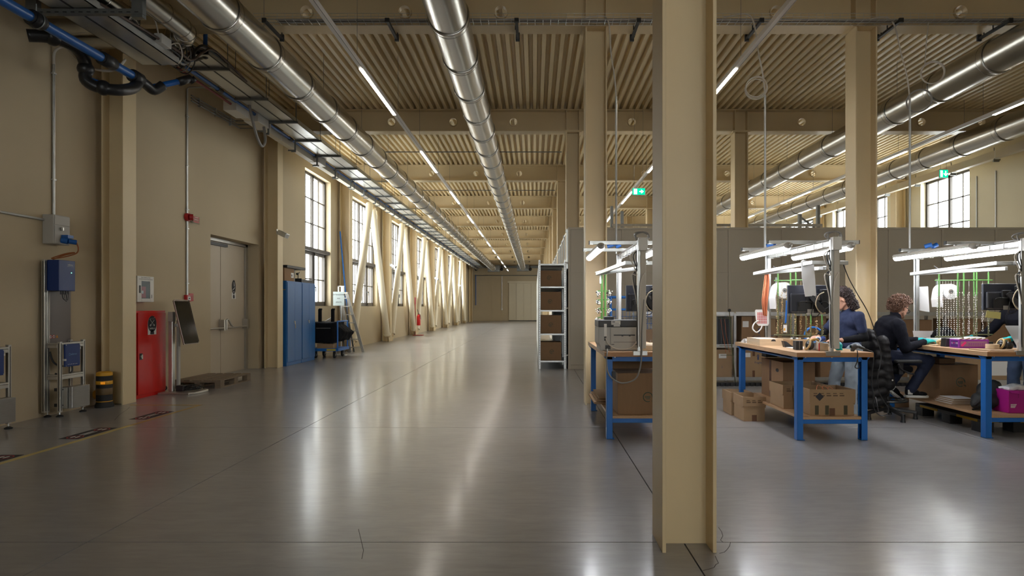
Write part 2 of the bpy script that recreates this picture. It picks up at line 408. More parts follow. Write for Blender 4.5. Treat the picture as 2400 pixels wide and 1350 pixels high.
while x < XR:
    MB().box(x+0.006, min(x+1.0, XR)-0.006, YF-0.02, YF, 0.02, 4.75).build('panel', WALLM, wf); x += 1.0

# windows: bronze frames, transom rail, glazing bars and panes
def window(n, side, y0, y1, lights, fine, back=False):
    sg = -1 if side < 0 else 1
    xg = (XL-0.20) if sg < 0 else (XR+0.20)
    if back: xg = YB-0.20
    wn = bpy.data.objects.new('window_%d' % n, None); COL.objects.link(wn); wn.location = (xg, (y0+y1)/2, ZS); wn['_at'] = list(wn.location); tag(wn, kind='structure')
    zt0, zt1 = 3.02, 3.14; d = 0.035; f = MB(); fw = 0.07
    f.box(xg-d, xg+d, y0, y1, ZS, ZS+fw); f.box(xg-d, xg+d, y0, y1, ZH-fw, ZH)
    f.box(xg-d, xg+d, y0, y0+fw, ZS, ZH); f.box(xg-d, xg+d, y1-fw, y1, ZS, ZH)
    f.build('window_frame', FRAMEM, wn, bevel=0.004)
    MB().box(xg-d-0.02, xg+d+0.02, y0-0.02, y1+0.02, zt0, zt1).box(min(xg, xg-sg*0.17), max(xg, xg-sg*0.17), y0-0.0, y1+0.0, zt0+0.01, zt1-0.01).build('transom_rail', FRAMEM, wn, bevel=0.004)
    L = (y1-y0)/lights; bars = MB(); panes = []
    for i in range(lights):
        a, b = y0+i*L, y0+(i+1)*L
        if i: MB().box(xg-d, xg+d, a-0.05, a+0.05, ZS, ZH).build('mullion', FRAMEM, wn)
        lo, hi = a+0.05, b-0.05
        # casement of the lower part
        for (q0, q1, zz0, zz1) in ((lo, hi, ZS+0.05, ZS+0.13), (lo, hi, zt0-0.08, zt0), (lo, lo+0.06, ZS+0.05, zt0), (hi-0.06, hi, ZS+0.05, zt0)):
            bars.box(xg-d-0.012, xg+d+0.012, q0, q1, zz0, zz1)
        mid = (lo+hi)/2
        bars.box(xg-0.018, xg+0.018, mid-0.014, mid+0.014, ZS, ZH)
        rows = [ZS+0.1, (ZS+zt0)/2, zt0, None, zt1, zt1+(ZH-zt1)/3, zt1+2*(ZH-zt1)/3, ZH-fw]
        for z in (rows[1], rows[5], rows[6]): bars.box(xg-0.018, xg+0.018, lo, hi, z-0.016, z+0.016)
        zz = [(rows[0], rows[1]), (rows[1], rows[2]), (rows[4], rows[5]), (rows[5], rows[6]), (rows[6], rows[7])]
        if fine:
            for c0, c1 in ((lo, mid), (mid, hi)): panes += [(c0, c1, q0, q1) for q0, q1 in zz]
        else:
            panes += [(lo, hi, rows[0], rows[2]), (lo, hi, rows[4], rows[7])]
        hy = hi-0.03 if i % 2 == 0 else lo+0.03
        hx = xg-sg*(d+0.02)
        MB().box(min(hx, hx-sg*0.03), max(hx, hx-sg*0.03), hy-0.012, hy+0.012, 1.98, 2.02).box(min(hx-sg*0.03, hx-sg*0.045), max(hx-sg*0.03, hx-sg*0.045), hy-0.012, hy+0.012, 1.86, 2.02).build('window_handle', BLACK, wn)
    bars.build('glazing_bars', FRAMEM, wn)
    for c0, c1, q0, q1 in panes: MB().box(xg-0.003, xg+0.003, c0, c1, q0, q1).build('pane', GLASS, wn)
    # daylight portal of this opening
    la = bpy.data.lights.new('window_portal', 'AREA'); la.shape = 'RECTANGLE'; la.size = y1-y0; la.size_y = ZH-ZS; la.cycles.is_portal = True
    lo_ = bpy.data.objects.new('window_portal', la); COL.objects.link(lo_); lo_.location = (xg+sg*0.1, (y0+y1)/2, (ZS+ZH)/2)
    lo_.rotation_euler = (PI/2, 0, -PI/2 if sg < 0 else PI/2)
    if back:    # added window, turned into the unseen wall behind the camera
        wn.matrix_world = Matrix.Identity(4); wn.location = ((y0+y1)/2, xg, ZS); wn.rotation_euler = (0, 0, PI/2); wn.scale = (1, 1, 1)
        lo_.location = ((y0+y1)/2, xg-0.1, (ZS+ZH)/2); lo_.rotation_euler = (PI/2, 0, 0)
n = 1
for i, (a, b) in enumerate(WIN):
    window(n, -1, a, b, 2 if i == 0 else 4, i < 3); n += 1
for i, (a, b) in enumerate(WIN):
    window(n, 1, a, b, 2 if i == 0 else 4, i < 2); n += 1

for a, b in ADDED_BWIN:
    window(n, -1, a, b, 4, False, True); n += 1
# door in the left wall
dr = bpy.data.objects.new('door_1', None); COL.objects.link(dr); dr.location = (XL-0.28, 13.2, 0); dr['_at'] = list(dr.location); tag(dr, kind='structure')
DRM = mat('beige_door_leaf', (0.52, 0.44, 0.33), 0.5, noise=0.03)
xd = XL-0.28
for a, b in ((12.20, 13.08), (13.10, 14.16)):
    MB().box(xd-0.05, xd, a, b, 0.01, 2.78).build('door_leaf', DRM, dr, bevel=0.004)
MB().box(xd-0.10, xd-0.05, 12.1, 14.3, -0.06, 2.9).box(xd-0.06, xd, 12.15, 14.27, -0.05, 0.008).build('door_backing', DRM, dr)  # unseen backing and sill, run below the floor to stop light leaking
MB().box(xd-0.06, xd+0.03, 14.17, 14.27, 0, 2.85).box(xd-0.06, xd+0.03, 12.15, 12.195, 0, 2.85).box(xd-0.06, xd+0.03, 12.15, 14.27, 2.79, 2.85).build('door_frame', ALU, dr)
MB().box(xd, xd+0.05, 12.45, 13.30, 2.70, 2.76).build('door_closer', BLACK, dr)
pb = MB()
for a, b in ((12.28, 13.05), (13.14, 14.10)):
    pb.cyl((xd+0.09, a, 0.98), (xd+0.09, b, 0.98), 0.018, 10)
    for q in (a, b): pb.box(xd, xd+0.11, q-0.03, q+0.03, 0.93, 1.15)
pb.tube(bez((xd+0.09, 13.16, 1.12), (xd+0.10, 13.22, 1.24), (xd+0.10, 13.3, 1.02), (xd+0.10, 13.42, 1.0)), 0.02, 8)
pb.build('panic_bar', ALU, dr, auto=True)
sg_ = MB()
def oval(y, z, ry, rz, x, n=24, z0=None): return [(x, y+ry*math.cos(2*PI*i/n), max(z+rz*math.sin(2*PI*i/n), z0 if z0 is not None else -9)) for i in range(n)]
decal(dr, oval(13.66, 1.86, 0.085, 0.155, xd+0.003), INK, 'door_sign')
decal(dr, [(xd+0.002, 13.57, 1.60), (xd+0.002, 13.75, 1.60), (xd+0.002, 13.75, 1.74), (xd+0.002, 13.57, 1.74)], WPRINT, 'door_sign')
decal(dr, oval(13.66, 1.64, 0.04, 0.06, xd+0.004, z0=1.61), INK, 'door_sign')
decal(dr, [(xd+0.005, 13.65, 1.97), (xd+0.005, 13.67, 1.97), (xd+0.005, 13.69, 1.88), (xd+0.005, 13.66, 1.87)], WPRINT, 'door_sign')
decal(dr, [(xd+0.005, 13.61, 1.80), (xd+0.005, 13.70, 1.86), (xd+0.005, 13.705, 1.845), (xd+0.005, 13.615, 1.785)], WPRINT, 'door_sign')
decal(dr, [(xd+0.005, 13.625, 1.76), (xd+0.005, 13.69, 1.76), (xd+0.005, 13.675, 1.745), (xd+0.005, 13.64, 1.745)], WPRINT, 'door_sign')
# big sliding door in the far wall
d2 = bpy.data.objects.new('door_2', None); COL.objects.link(d2); d2.location = (-0.9, YF-0.05, 0); d2['_at'] = list(d2.location); tag(d2, kind='structure')
SLD = mat('pale_sliding_door', (0.64, 0.57, 0.42), 0.5, noise=0.03)
for k in range(6):
    MB().box(-2.6+k*0.75+0.01, -1.85+k*0.75-0.01, YF-0.12, YF-0.06, 0.06, 3.85).build('panel', SLD, d2)
MB().box(-2.75, 1.95, YF-0.16, YF-0.03, 3.86, 4.05).build('door_track', SLD, d2)
MB().box(-2.62, 1.9, YF-0.11, YF-0.07, 0.0, 0.06).build('door_seal', RUBBER, d2)

# steel H columns
def hcol(x, y, z1=ZB-0.02):
    w, d, tf, tw = 0.157, 0.15, 0.022, 0.008
    pr = [(x-w, y-d), (x-w+tf, y-d), (x-w+tf, y-tw), (x+w-tf, y-tw), (x+w-tf, y-d), (x+w, y-d), (x+w, y+d), (x+w-tf, y+d), (x+w-tf, y+tw), (x-w+tf, y+tw), (x-w+tf, y+d), (x-w, y+d)]
    return MB().prism(pr, 'z', 0.0, z1)
ORD = ['far behind the camera', 'well behind the camera', 'just behind the camera', 'nearest the camera', 'second from the camera', 'third from the camera', 'fourth from the camera', 'fifth from the camera', 'sixth from the camera', 'seventh from the camera', 'eighth from the camera', 'ninth from the camera', 'tenth from the camera', 'last before the end wall']
ROW = ['in the row along the left window wall', 'in the row beside the main aisle', 'in the row between the workbenches', 'in the row along the right window wall']
for k, y in enumerate(FY):
    for c, xx in enumerate(CX):
        lab = 'cream steel H column %s, %s' % (ORD[k], ROW[c])
        o = struct('steel_column', hcol(xx, y), CREAM, label=lab, cat='column', bevel=0.003)
        MB().box(xx-0.2, xx+0.2, y-0.16, y+0.16, ZB-0.02, ZB).build('cap_plate', CREAM, o)
# cross beams with round web openings
def beam(k, y):
    mb = MB(); tf = 0.022; hw = 0.15
    mb.box(XL, XR, y-hw, y+hw, ZB, ZB+tf); mb.box(XL, XR, y-hw, y+hw, ZT-tf, ZT)
    hx = [-4.76, -3.34, -1.90, -0.49, 2.28, 3.55, 6.25, 7.65, 9.05, 10.45]; r = 0.088; zc = 5.745; z0, z1 = ZB+tf, ZT-tf; cell = 0.23; t = 0.006
    xs = sorted([XL] + [q for c in hx for q in (c-cell, c+cell)] + [XR])
    for a, b in zip(xs, xs[1:]):
        c = (a+b)/2
        if any(abs(c-q) < 1e-3 for q in hx):
            N = 24
            for yy in (y-t, y+t):
                ring = [(c+r*math.cos(2*PI*i/N), yy, zc+r*math.sin(2*PI*i/N)) for i in range(N)]; out = []
                for i in range(N):
                    ca, sa = math.cos(2*PI*i/N), math.sin(2*PI*i/N); s_ = min((cell/abs(ca)) if abs(ca) > 1e-6 else 9, ((z1-zc)/abs(sa) if sa > 0 else (zc-z0)/abs(sa)) if abs(sa) > 1e-6 else 9)
                    out.append((c+s_*ca, yy, zc+s_*sa))
                mb.add(ring+out, [(i, (i+1) % N, N+(i+1) % N, N+i) for i in range(N)])
                for ex, ez in ((c-cell, z0), (c+cell, z0), (c-cell, z1), (c+cell, z1)):
                    q = sorted(range(N), key=lambda i: (out[i][0]-ex)**2+(out[i][2]-ez)**2)[:2]
                    mb.add([out[q[0]], out[q[1]], (ex, yy, ez)], [(0, 1, 2)])
        else:
            mb.box(a, b, y-t, y+t, z0, z1)
    for xx in CX:
        for s_ in (-0.146, 0.146): mb.box(xx+s_-0.008, xx+s_+0.008, y-hw+0.005, y+hw-0.005, z0, z1)
    o = struct('roof_beam', mb, CREAM, label='cream steel roof beam with round pipe sleeves, %s' % ORD[k].replace('the camera', 'the front'), cat='beam')
    for c in hx:
        N = 24; sl = MB(); vs = []
        for rr, yy in ((0.088, y-0.05), (0.102, y-0.05), (0.102, y+0.05), (0.088, y+0.05)):
            vs += [(c+rr*math.cos(2*PI*i/N), yy, zc+rr*math.sin(2*PI*i/N)) for i in range(N)]
        sl.add(vs, [(j*N+i, j*N+(i+1) % N, ((j+1) % 4)*N+(i+1) % N, ((j+1) % 4)*N+i) for j in range(4) for i in range(N)])
        sl.build('pipe_sleeve', CREAM, o, auto=True)
for k, y in enumerate(FY): beam(k, y)

# taupe partition behind the benches
pz = 3.24; py = 14.15
pw = MB()
wp = struct('wall_partition', MB().box(0.78, XR-0.3, py+0.02, py+0.05, 0, pz-0.02), PARTM)
x = 0.80; i = 0
while x < XR-0.5:
    x1 = min(x+1.22, XR-0.3)
    for z0, z1 in ((0.10, 2.16), (2.20, pz-0.05)):
        MB().box(x+0.03, x1-0.03, py, py+0.03, z0, z1).build('panel', PARTM, wp, bevel=0.004)
    MB().box(x-0.028, x+0.028, py-0.012, py+0.07, 0, pz).build('post', PARTM, wp, bevel=0.004)
    x = x1
MB().box(0.77, XR-0.3, py-0.015, py+0.07, pz-0.05, pz).box(0.77, XR-0.3, py-0.005, py+0.06, 2.15, 2.20).box(0.77, XR-0.3, py-0.01, py+0.06, 0.0, 0.09).build('rail', PARTM, wp)
ws = struct('wall_partition_side', MB().box(0.74, 0.79, py+0.1, 30.0, 0, 2.3), PARTM)
y = py+0.12; p0_ = None
while y < 29:
    if p0_ is None: p0_ = MB().box(0.735, 0.775, y-0.02, y+0.02, 0, pz-0.02).box(0.72, 0.79, y-0.03, y+0.03, pz-0.1, pz-0.04).build('post', GALV, ws); yp = y
    else: share(p0_, ws, (0, y-yp, 0))
    MB().box(0.725, 0.745, y+0.03, y+1.19, 0.1, 2.25).build('panel', PARTM, ws); y += 1.22
MB().box(0.745, 0.765, py+0.1, 29.0, pz-0.09, pz-0.05).build('top_rail', GALV, ws)

# diagonal tube braces in the window bays
BR = ['nearest', 'second', 'third', 'fourth', 'fifth', 'last']
for i, k in enumerate(range(6, 12)):
    y0, y1 = FY[k], FY[k+1]; ym = (y0+y1)/2-0.1; xx = -6.02
    br = thing('tube_brace', 'cream diagonal tube brace forming an inverted V before the tall left windows, %s pair' % BR[i], 'brace', (xx, ym, 0), 'diagonal tube braces of the left wall', 'structure')
    ap0 = Vector((xx, ym-0.20, 5.16)); ap1 = Vector((xx, ym+0.20, 5.06))
    f0 = Vector((xx, y0+0.42, 0.30)); f1 = Vector((xx, y1-0.45, 0.30))
    for a, b in ((ap0, f0), (ap1, f1)):
        t = MB(); t.cyl(b, a, 0.125, 20)
        d = (a-b).normalized(); t.cyl(b-d*0.02, b+d*0.05, 0.142, 20); t.cyl(a-d*0.05, a+d*0.02, 0.135, 20)
        t.build('tube', BRACEM, br, auto=True)
    gp = MB()
    for f_, yc in ((f0, y0), (f1, y1)):
        sgn = 1 if yc == y0 else -1
        for dx in (-0.06, 0.06): gp.prism([(f_.y+0.03*sgn, 0.34), (f_.y-0.10*sgn, 0.36), (f_.y-0.24*sgn, 0.12), (f_.y-0.24*sgn, 0.0), (f_.y-0.10*sgn, 0.0)], 'x', xx+dx-0.01, xx+dx+0.01)
        gp.cyl((xx-0.09, f_.y-0.06*sgn, 0.2), (xx+0.09, f_.y-0.06*sgn, 0.2), 0.03, 10)
    gp.build('base_gusset', CREAM, br)
    MB().prism([(ym-0.28, 5.16), (ym+0.28, 5.10), (ym+0.2, 5.42), (ym-0.2, 5.42)], 'x', xx-0.012, xx+0.012).box(xx-0.06, xx+0.06, ym-0.3, ym+0.3, 5.40, 5.46).build('top_gusset', CREAM, br)
# ------------------------------------------------------------------ ducts, light lines, services under the roof
RING = None
def duct(name, x, z, y0, y1, label, first, step, R=0.25):
    d = thing(name, label, 'air duct', (x, y0, z), 'spiral supply air ducts')
    N = 40; mb = MB(); vs = []; fs = []
    ys = [y0]; yy = first
    while yy < y1: ys += [yy-0.012, yy, yy+0.012]; yy += step
    ys.append(y1)
    m = []
    for q in ys: m.append((R, q-y0))
    mb.lathe((x, y0, z), m, N, 'y')
    mb.build('duct_tube', DUCTM, d, auto=True)
    # folded lock seam every 0.6 m between the clamps
    yy = first+0.12; ls = MB().torus((x, y0, z), (0, 1, 0), R+0.001, 0.003, 36, 4).build('lock_seam', DUCTM, d, smooth=True); ls.location = (0, yy-y0, 0)
    while yy < min(y1, first+18): yy += step; share(ls, d, (0, yy-y0, 0))
    rg = MB().torus((0, 0, 0), (0, 1, 0), R+0.008, 0.012, 40, 6); rg.v = [(a, b*1.6, c) for a, b, c in rg.v]
    me = rg.mesh('clamp_ring', True); me.materials.append(DUCTM)
    yy = first; k = 0; wires = None
    while yy < y1:
        o = bpy.data.objects.new('clamp_ring', me); COL.objects.link(o); o.parent = d; o.location = (0, yy-y0, 0)
        if k % 2 == 0 and all(abs(yy-q) > 0.17 for q in FY):
            if wires is None: wires = MB().cyl((x, yy, z+R), (x, yy, ZT), 0.0035, 5).build('suspension_wire', GALVD, d); wy = yy
            else: share(wires, d, (0, yy-wy, 0))
        yy += step; k += 1
    # end grille box
    MB().box(x-0.55, x+0.55, y1-0.02, y1+1.0, z-0.28, z+0.30).build('end_box', GALVD, d)
    return d
duct('spiral_duct', -3.83, 5.03, 0.5, 58.0, 'large round galvanised spiral duct nearer the left wall, outside the left light line', 1.32, 1.24)
duct('spiral_duct', -1.085, 5.10, 0.5, 58.0, 'large round galvanised spiral duct over the main aisle, right of the left light line', 1.50, 1.26)
duct('spiral_duct', 6.79, 5.10, 0.5, 58.0, 'upper of the two round ducts on the right, running behind the second bench column', 1.50, 1.26)
duct('spiral_duct', 9.53, 5.03, 0.5, 58.0, 'lower round duct on the right, next to the right window wall', 1.32, 1.24)

LAMP = emis('linear_lamp_light', (1.0, 0.93, 0.82), RAIL)
RAILM = mat('white_light_housing', (0.66, 0.62, 0.57), 0.4)
def rail(x, label, y1=60.3, lit=-20):
    z = 4.84; r = thing('light_rail', label, 'light', (x, -12.5, z), 'suspended linear light rails')
    MB().box(x-0.032, x+0.032, -12.5, y1, z+0.004, z+0.07).build('housing', RAILM, r, bevel=0.003)
    MB().box(x+0.022, x+0.026, -12.5, y1, z+0.001, z+0.006).build('track_slot', BLACK, r)
    y = 4.15-4.74*4; w = None  # unseen lamps behind the camera are added to light the near column
    first = None
    while y < y1-2.2:
        if y < lit: y += 4.74; continue
        if first is None:
            first = MB().box(x-0.030, x+0.022, y, y+2.13, z-0.004, z+0.003).build('lamp', LAMP, r); fy = y
        else: share(first, r, (0, y-fy, 0))
        for q in (y-0.2, y+2.4):
            if any(abs(q-e) < 0.17 for e in FY): q += 0.3
            if w is None: w = MB().cyl((x, q, z+0.07), (x, q, ZT), 0.003, 5).build('suspension_wire', GALVD, r); wy = q
            else: share(w, r, (0, q-wy, 0))
        y += 4.74
rail(-2.49, 'long white light rail over the main aisle between the two round ducts', lit=8.5)
rail(2.90, 'long white light rail over the benches, passing behind the nearest column')
rail(8.19, 'long white light rail between the two round ducts on the right')

# wire basket tray along the second beam, on black channel brackets
bt = thing('wire_basket_tray', 'galvanised wire basket tray running crosswise along the nearest visible beam', 'cable tray', (2, 8.78, 5.50))
w = MB(); x0, x1 = -3.95, 11.3; ya, yb = 8.70, 8.87; za, zb_ = 5.46, 5.55
for yy, zz in ((ya, zb_), (ya, za+0.045), (ya, za), (8.785, za), (yb, za), (yb, za+0.045), (yb, zb_)): w.tube([(x0, yy, zz), (x1, yy, zz)], 0.0035, 4)
x = x0
while x < x1:
    w.tube([(x, ya, zb_), (x, ya, za), (x, yb, za), (x, yb, zb_)], 0.0026, 4); x += 0.11
tag(w.build('wire_basket', GALV, bt), kind='stuff')
cb = MB()
for q in range(4):
    pts = [(x0+0.3+i*0.8, ya+0.035+q*0.035+random.uniform(-.01, .01), za+0.014+0.004*(q % 2)+random.uniform(0, .012)) for i in range(19)]
    cb.tube(smooth_pts(pts, 2), 0.009, 5)
cb.build('cables', CABLEG, bt)
br0 = None
for x in (-3.78, -2.06, -0.25, 1.46, 3.18, 5.13, 6.66, 8.4, 10.1):
    if br0 is None:
        br0 = MB().box(x-0.02, x+0.02, 8.64, 9.28, 5.415, 5.45).box(x-0.03, x+0.03, 8.64, 8.67, 5.40, 5.46).box(x-0.03, x+0.03, 9.25, 9.28, 5.40, 5.498).cyl((x-0.025, 8.95, 5.43), (x-0.025, 8.95, 5.499), 0.008, 6).cyl((x+0.025, 9.2, 5.43), (x+0.025, 9.2, 5.499), 0.008, 6).build('bracket', mat('blackened_channel', (0.045, 0.045, 0.045), 0.5, 0.5), bt); bx = x
    else: share(br0, bt, (x-bx, 0, 0))

# galvanised cable trays by the left wall
def ctray(label, z, y0, y1, fx=-5.09):
    t = thing('cable_tray', label, 'cable tray', (fx, y0, z), 'galvanised cable trays')
    MB().box(fx-0.25, fx+0.25, y0, y1, z, z+0.012).box(fx-0.25, fx-0.242, y0, y1, z, z+0.09).box(fx+0.242, fx+0.25, y0, y1, z, z+0.09).build('tray', GALV, t)
    MB().box(fx-0.012, fx+0.012, y0, y1, z-0.006, z+0.001).build('centre_slot', BLACK, t)
    return t
t1 = ctray('lower near cable tray ending above the left wall by the blue pipe', 4.72, 2.0, 8.43)
t2 = ctray('long cable tray with hanger brackets running along the left windows', 5.17, 9.2, 60.0)
y = 9.7; hb = None; k = 0
while y < 60:
    m = MB().box(-5.375, -4.78, y-0.02, y+0.02, 5.125, 5.168).cyl((-4.81, y, 5.13), (-4.81, y, ZT), 0.006, 6).cyl((-5.362, y, 5.13), (-5.362, y, ZT), 0.006, 6)
    if y > 11.5: m.box(-5.39, -5.36, y-0.015, y+0.015, 4.93, 5.13).box(-5.46, -5.36, y-0.015, y+0.015, 4.90, 4.935)
    if k < 2: m.build('hanger', GALVD, t2)
    elif hb is None: hb = m.build('hanger', GALVD, t2); hy = y
    else: share(hb, t2, (0, y-hy, 0))
    y += 1.40; k += 1
# channel hanger under the near tray
hg = thing('channel_hanger', 'dark U shaped channel hanger carrying the near tray and insulated ducts', 'hanger', (-4.97, 6.85, 4.66))
MB().box(-5.62, -4.32, 6.82, 6.88, 4.655, 4.71).build('cross_channel', GALVD, hg)
sl = MB()
for i in range(14): sl.box(-5.55+i*0.088, -5.51+i*0.088, 6.815, 6.822, 4.668, 4.676)
tag(sl.build('channel_slots', BLACK, hg), kind='stuff')
for x in (-5.56, -4.39): MB().box(x-0.06, x+0.06, 6.83, 6.90, 4.62, ZT).build('post', GALVD, hg)
# bright clad ducts that bend off over the near tray
for i, (x, r, ye, lab) in enumerate(((-5.02, 0.10, 7.6, 'slimmer bright clad duct bending towards the left wall over the near tray'), (-4.62, 0.13, 8.1, 'wider bright clad duct bending towards the left wall above the near tray'))):
    d = thing('clad_duct', lab, 'air duct', (x, ye, 5.05), 'bright clad ducts above the near tray')
    z = 5.02+0.06*i
    MB().tube([(x, 2, z), (x, ye, z)], r, 24).tube([(x-0.35+0.35*math.cos(a), ye+0.35*math.sin(a), z) for a in [PI/2*k/8 for k in range(9)]], r, 24).tube([(x-0.35, ye+0.35, z), (XL+0.02, ye+0.35, z)], r, 24).build('duct_tube', DUCTM, d, auto=True)
    sm = []
    for k in range(0, 9, 2):
        a = PI/2*k/8; sm.append(MB().torus((x-0.35+0.35*math.cos(a), ye+0.35*math.sin(a), z), (-math.sin(a), math.cos(a), 0), r+0.002, 0.005, 24, 5))
    for q in (3.5, 5.0, 6.4, ye-0.4): sm.append(MB().torus((x, q, z), (0, 1, 0), r+0.002, 0.006, 24, 5))
    each(d, 'lock_seam', DUCTM, sm, smooth=True)

# white trunking with boxes on both long walls
def trunk(x0, x1, y0, side, label):
    t = thing('cable_trunking', label, 'trunking', ((x0+x1)/2, y0, 5.03))
    MB().box(x0, x1, y0, 60.2, 5.03, 5.22).build('trunk_body', TRUNKM, t, bevel=0.003)
    y = y0+2; jc = MB().box(min(x0, x1)-0.002, max(x0, x1)+0.002, y, y+0.03, 5.028, 5.222).build('joint_cover', WHITE, t)
    while y < 58: y += 2.0; share(jc, t, (0, y-y0-2, 0))
    hk = None; y = y0+1.2; xs_ = x1 if side < 0 else x0
    while y < 60:
        m = MB().box(x0-0.01, x1+0.01, y-0.015, y+0.015, 4.985, 5.012).box(xs_+0.001, xs_+0.008, y-0.012, y+0.012, 5.0, 5.30)
        if side > 0: m.box(xs_-0.02, xs_+0.12, y-0.02, y+0.02, 4.95, 4.985)
        if hk is None: hk = m.build('hook_bracket', GALVD, t); hy = y
        else: share(hk, t, (0, y-hy, 0))
        y += 1.55
    return t
tl = trunk(-5.62, -5.48, 11.4, -1, 'cream white boxed trunking running above the left windows')
MB().box(-5.66, -5.42, 11.25, 11.75, 5.00, 5.20).build('end_box', WHITE, tl, bevel=0.006)
MB().box(-5.64, -5.36, 12.0, 12.6, 5.02, 5.26).build('junction_box', WHITE, tl, bevel=0.006)
MB().box(-5.60, -5.36, 15.4, 15.9, 5.02, 5.24).build('junction_box', WHITE, tl, bevel=0.006)
trunk(11.18, 11.32, 3.0, 1, 'cream white boxed trunking running above the right windows')

# blue compressed air pipe, red pipe, black push-fit elbows
bp = thing('air_pipe', 'thick blue compressed air pipe with black couplings at top left, ending in an elbow', 'pipe', (-5.3, 5, 4.5))
pz0 = 4.49
MB().tube([(-5.33, 2.0, pz0), (-5.33, 8.35, pz0)], 0.055, 18).build('pipe', BLUEP, bp, auto=True)
MB().tube([(-5.33, 8.6, pz0-0.02), (-5.02, 8.95, pz0+0.22)], 0.04, 14).tube([(-5.62, 7.75, pz0-0.22), (-5.33, 7.9, pz0-0.30)], 0.045, 14).build('pipe_stub', BLUEP, bp, auto=True)
cp = MB()
for y, L, r in ((6.55, 0.13, 0.085), (7.62, 0.2, 0.08), (8.2, 0.16, 0.085)): cp.cyl((-5.33, y, pz0), (-5.33, y+L, pz0), r, 18); cp.cyl((-5.33, y-0.02, pz0), (-5.33, y, pz0), r*0.85, 18); cp.cyl((-5.33, y+L, pz0), (-5.33, y+L+0.03, pz0), r*0.82, 18)
cp.tube(smooth_pts([(-5.33, 8.34, pz0), (-5.33, 8.5, pz0-0.02), (-5.30, 8.62, pz0-0.05), (-5.22, 8.7, pz0+0.05)], 5), 0.066, 14)
cp.tube([(-5.1, 8.86, pz0+0.15), (-4.99, 8.98, pz0+0.25)], 0.058, 12); cp.tube([(-4.99, 8.98, pz0+0.25), (-4.96, 9.02, 4.70)], 0.055, 12)
cp.tube(smooth_pts([(-5.9, 7.2, 4.58), (-5.72, 7.35, 4.62), (-5.62, 7.6, 4.60), (-5.62, 7.75, 4.45), (-5.62, 7.75, 4.27), (-5.5, 7.8, 4.19), (-5.33, 7.9, 4.19), (-5.30, 8.15, 4.30), (-5.33, 8.3, 4.42)], 5), 0.072, 14)
for p_ in ((-5.72, 7.35, 4.62), (-5.62, 7.75, 4.40), (-5.45, 7.82, 4.19)): cp.ell(p_, 0.095, 12, 8)
cp.build('black_coupling', mat('black_fitting', (0.012, 0.012, 0.014), 0.4), bp, smooth=True)
MB().tube([(-5.33, 6.62, pz0+0.08), (-5.33, 6.62, 4.66)], 0.007, 6).torus((-5.33, 6.62, pz0), (0, 1, 0), 0.092, 0.006, 20, 5).build('pipe_clip', GALVD, bp)
b2 = thing('air_pipe', 'thin blue air pipe running beside the long cable tray along the left windows', 'pipe', (-5.42, 9.5, 5.15))
MB().tube([(-5.43, 9.55, 5.16), (-5.43, 60, 5.16)], 0.032, 12).build('pipe', BLUEP, b2, auto=True)
MB().tube([(-5.41, 9.5, 5.17), (-4.95, 9.3, 5.20)], 0.03, 12).tube([(-4.95, 9.3, 5.2), (-4.93, 9.28, 5.75)], 0.03, 12).build('pipe_branch', BLUEP, b2, auto=True)
cp = MB()
cp.ell((-5.43, 9.55, 5.16), 0.055, 12, 8); cp.cyl((-5.15, 9.38, 5.185), (-4.98, 9.31, 5.2), 0.044, 12); cp.ell((-4.95, 9.3, 5.2), 0.055, 12, 8); cp.cyl((-4.95, 9.3, 5.2), (-4.945, 9.295, 5.33), 0.044, 12)
cp.build('black_elbow', MATS['black_fitting'], b2, auto=True)
y = 10.6; c0 = MB().cyl((-5.43, y, 5.16), (-5.43, y+0.14, 5.16), 0.043, 10).build('black_coupling', MATS['black_fitting'], b2, auto=True)
while y < 58: y += 1.55; share(c0, b2, (0, y-10.6, 0))
solo(MB().tube([(-5.50, 9.5, 5.10), (-5.50, 11.2, 5.10)], 0.022, 10), 'sprinkler_pipe', REDP, 'thin dark red pipe tucked under the thin blue air pipe', 'pipe', at=(-5.5, 9.5, 5.1), auto=True)

# cables lying on and spilling from the trays
lo = thing('cable_bundle', 'thick bundle of grey and brown cables looping up between the two cable trays', 'cable', (-4.9, 8.9, 4.8))
for q in range(9):
    dx = -0.20+q*0.045; mm = (CABLEG, CABLEB, mat('brown_cable', (0.10, 0.065, 0.05), 0.5))[q % 3]
    MB().tube(smooth_pts([(-5.0+dx, 6.9, 4.80), (-4.95+dx, 8.2, 4.78+0.01*q), (-4.95+dx, 8.62, 4.80+0.03*(q % 3)), (-4.93+dx, 8.9, 5.08+0.03*(q % 4)), (-4.95+dx, 9.3, 5.26), (-5.0+dx, 10.4, 5.21)], 5), 0.017, 7).build('cable', mm, lo, smooth=True)
for q in range(5):
    MB().torus((-5.06+0.02*q, 8.6+0.05*q, 4.98), (0.5, 1, 0.2), 0.17+0.015*q, 0.009, 22, 5).build('cable_coil', (CABLEB, CABLEG)[q % 2], lo, smooth=True)
jb = thing('junction_box', 'small white junction box with pale cables on the edge of the near cable tray', 'box', (-4.80, 8.1, 4.83))
MB().box(-4.86, -4.76, 7.9, 8.12, 4.80, 4.92).build('box', WHITE, jb, bevel=0.006)
MB().tube(smooth_pts([(-4.8, 7.9, 4.9), (-4.78, 7.75, 5.05), (-4.9, 7.6, 5.02), (-4.95, 7.5, 4.85)], 5), 0.009, 6).tube(smooth_pts([(-4.78, 8.12, 4.86), (-4.74, 8.25, 4.93), (-4.76, 8.36, 4.80), (-4.86, 8.42, 4.72)], 5), 0.009, 6).build('cable', CABLEW, jb, smooth=True)
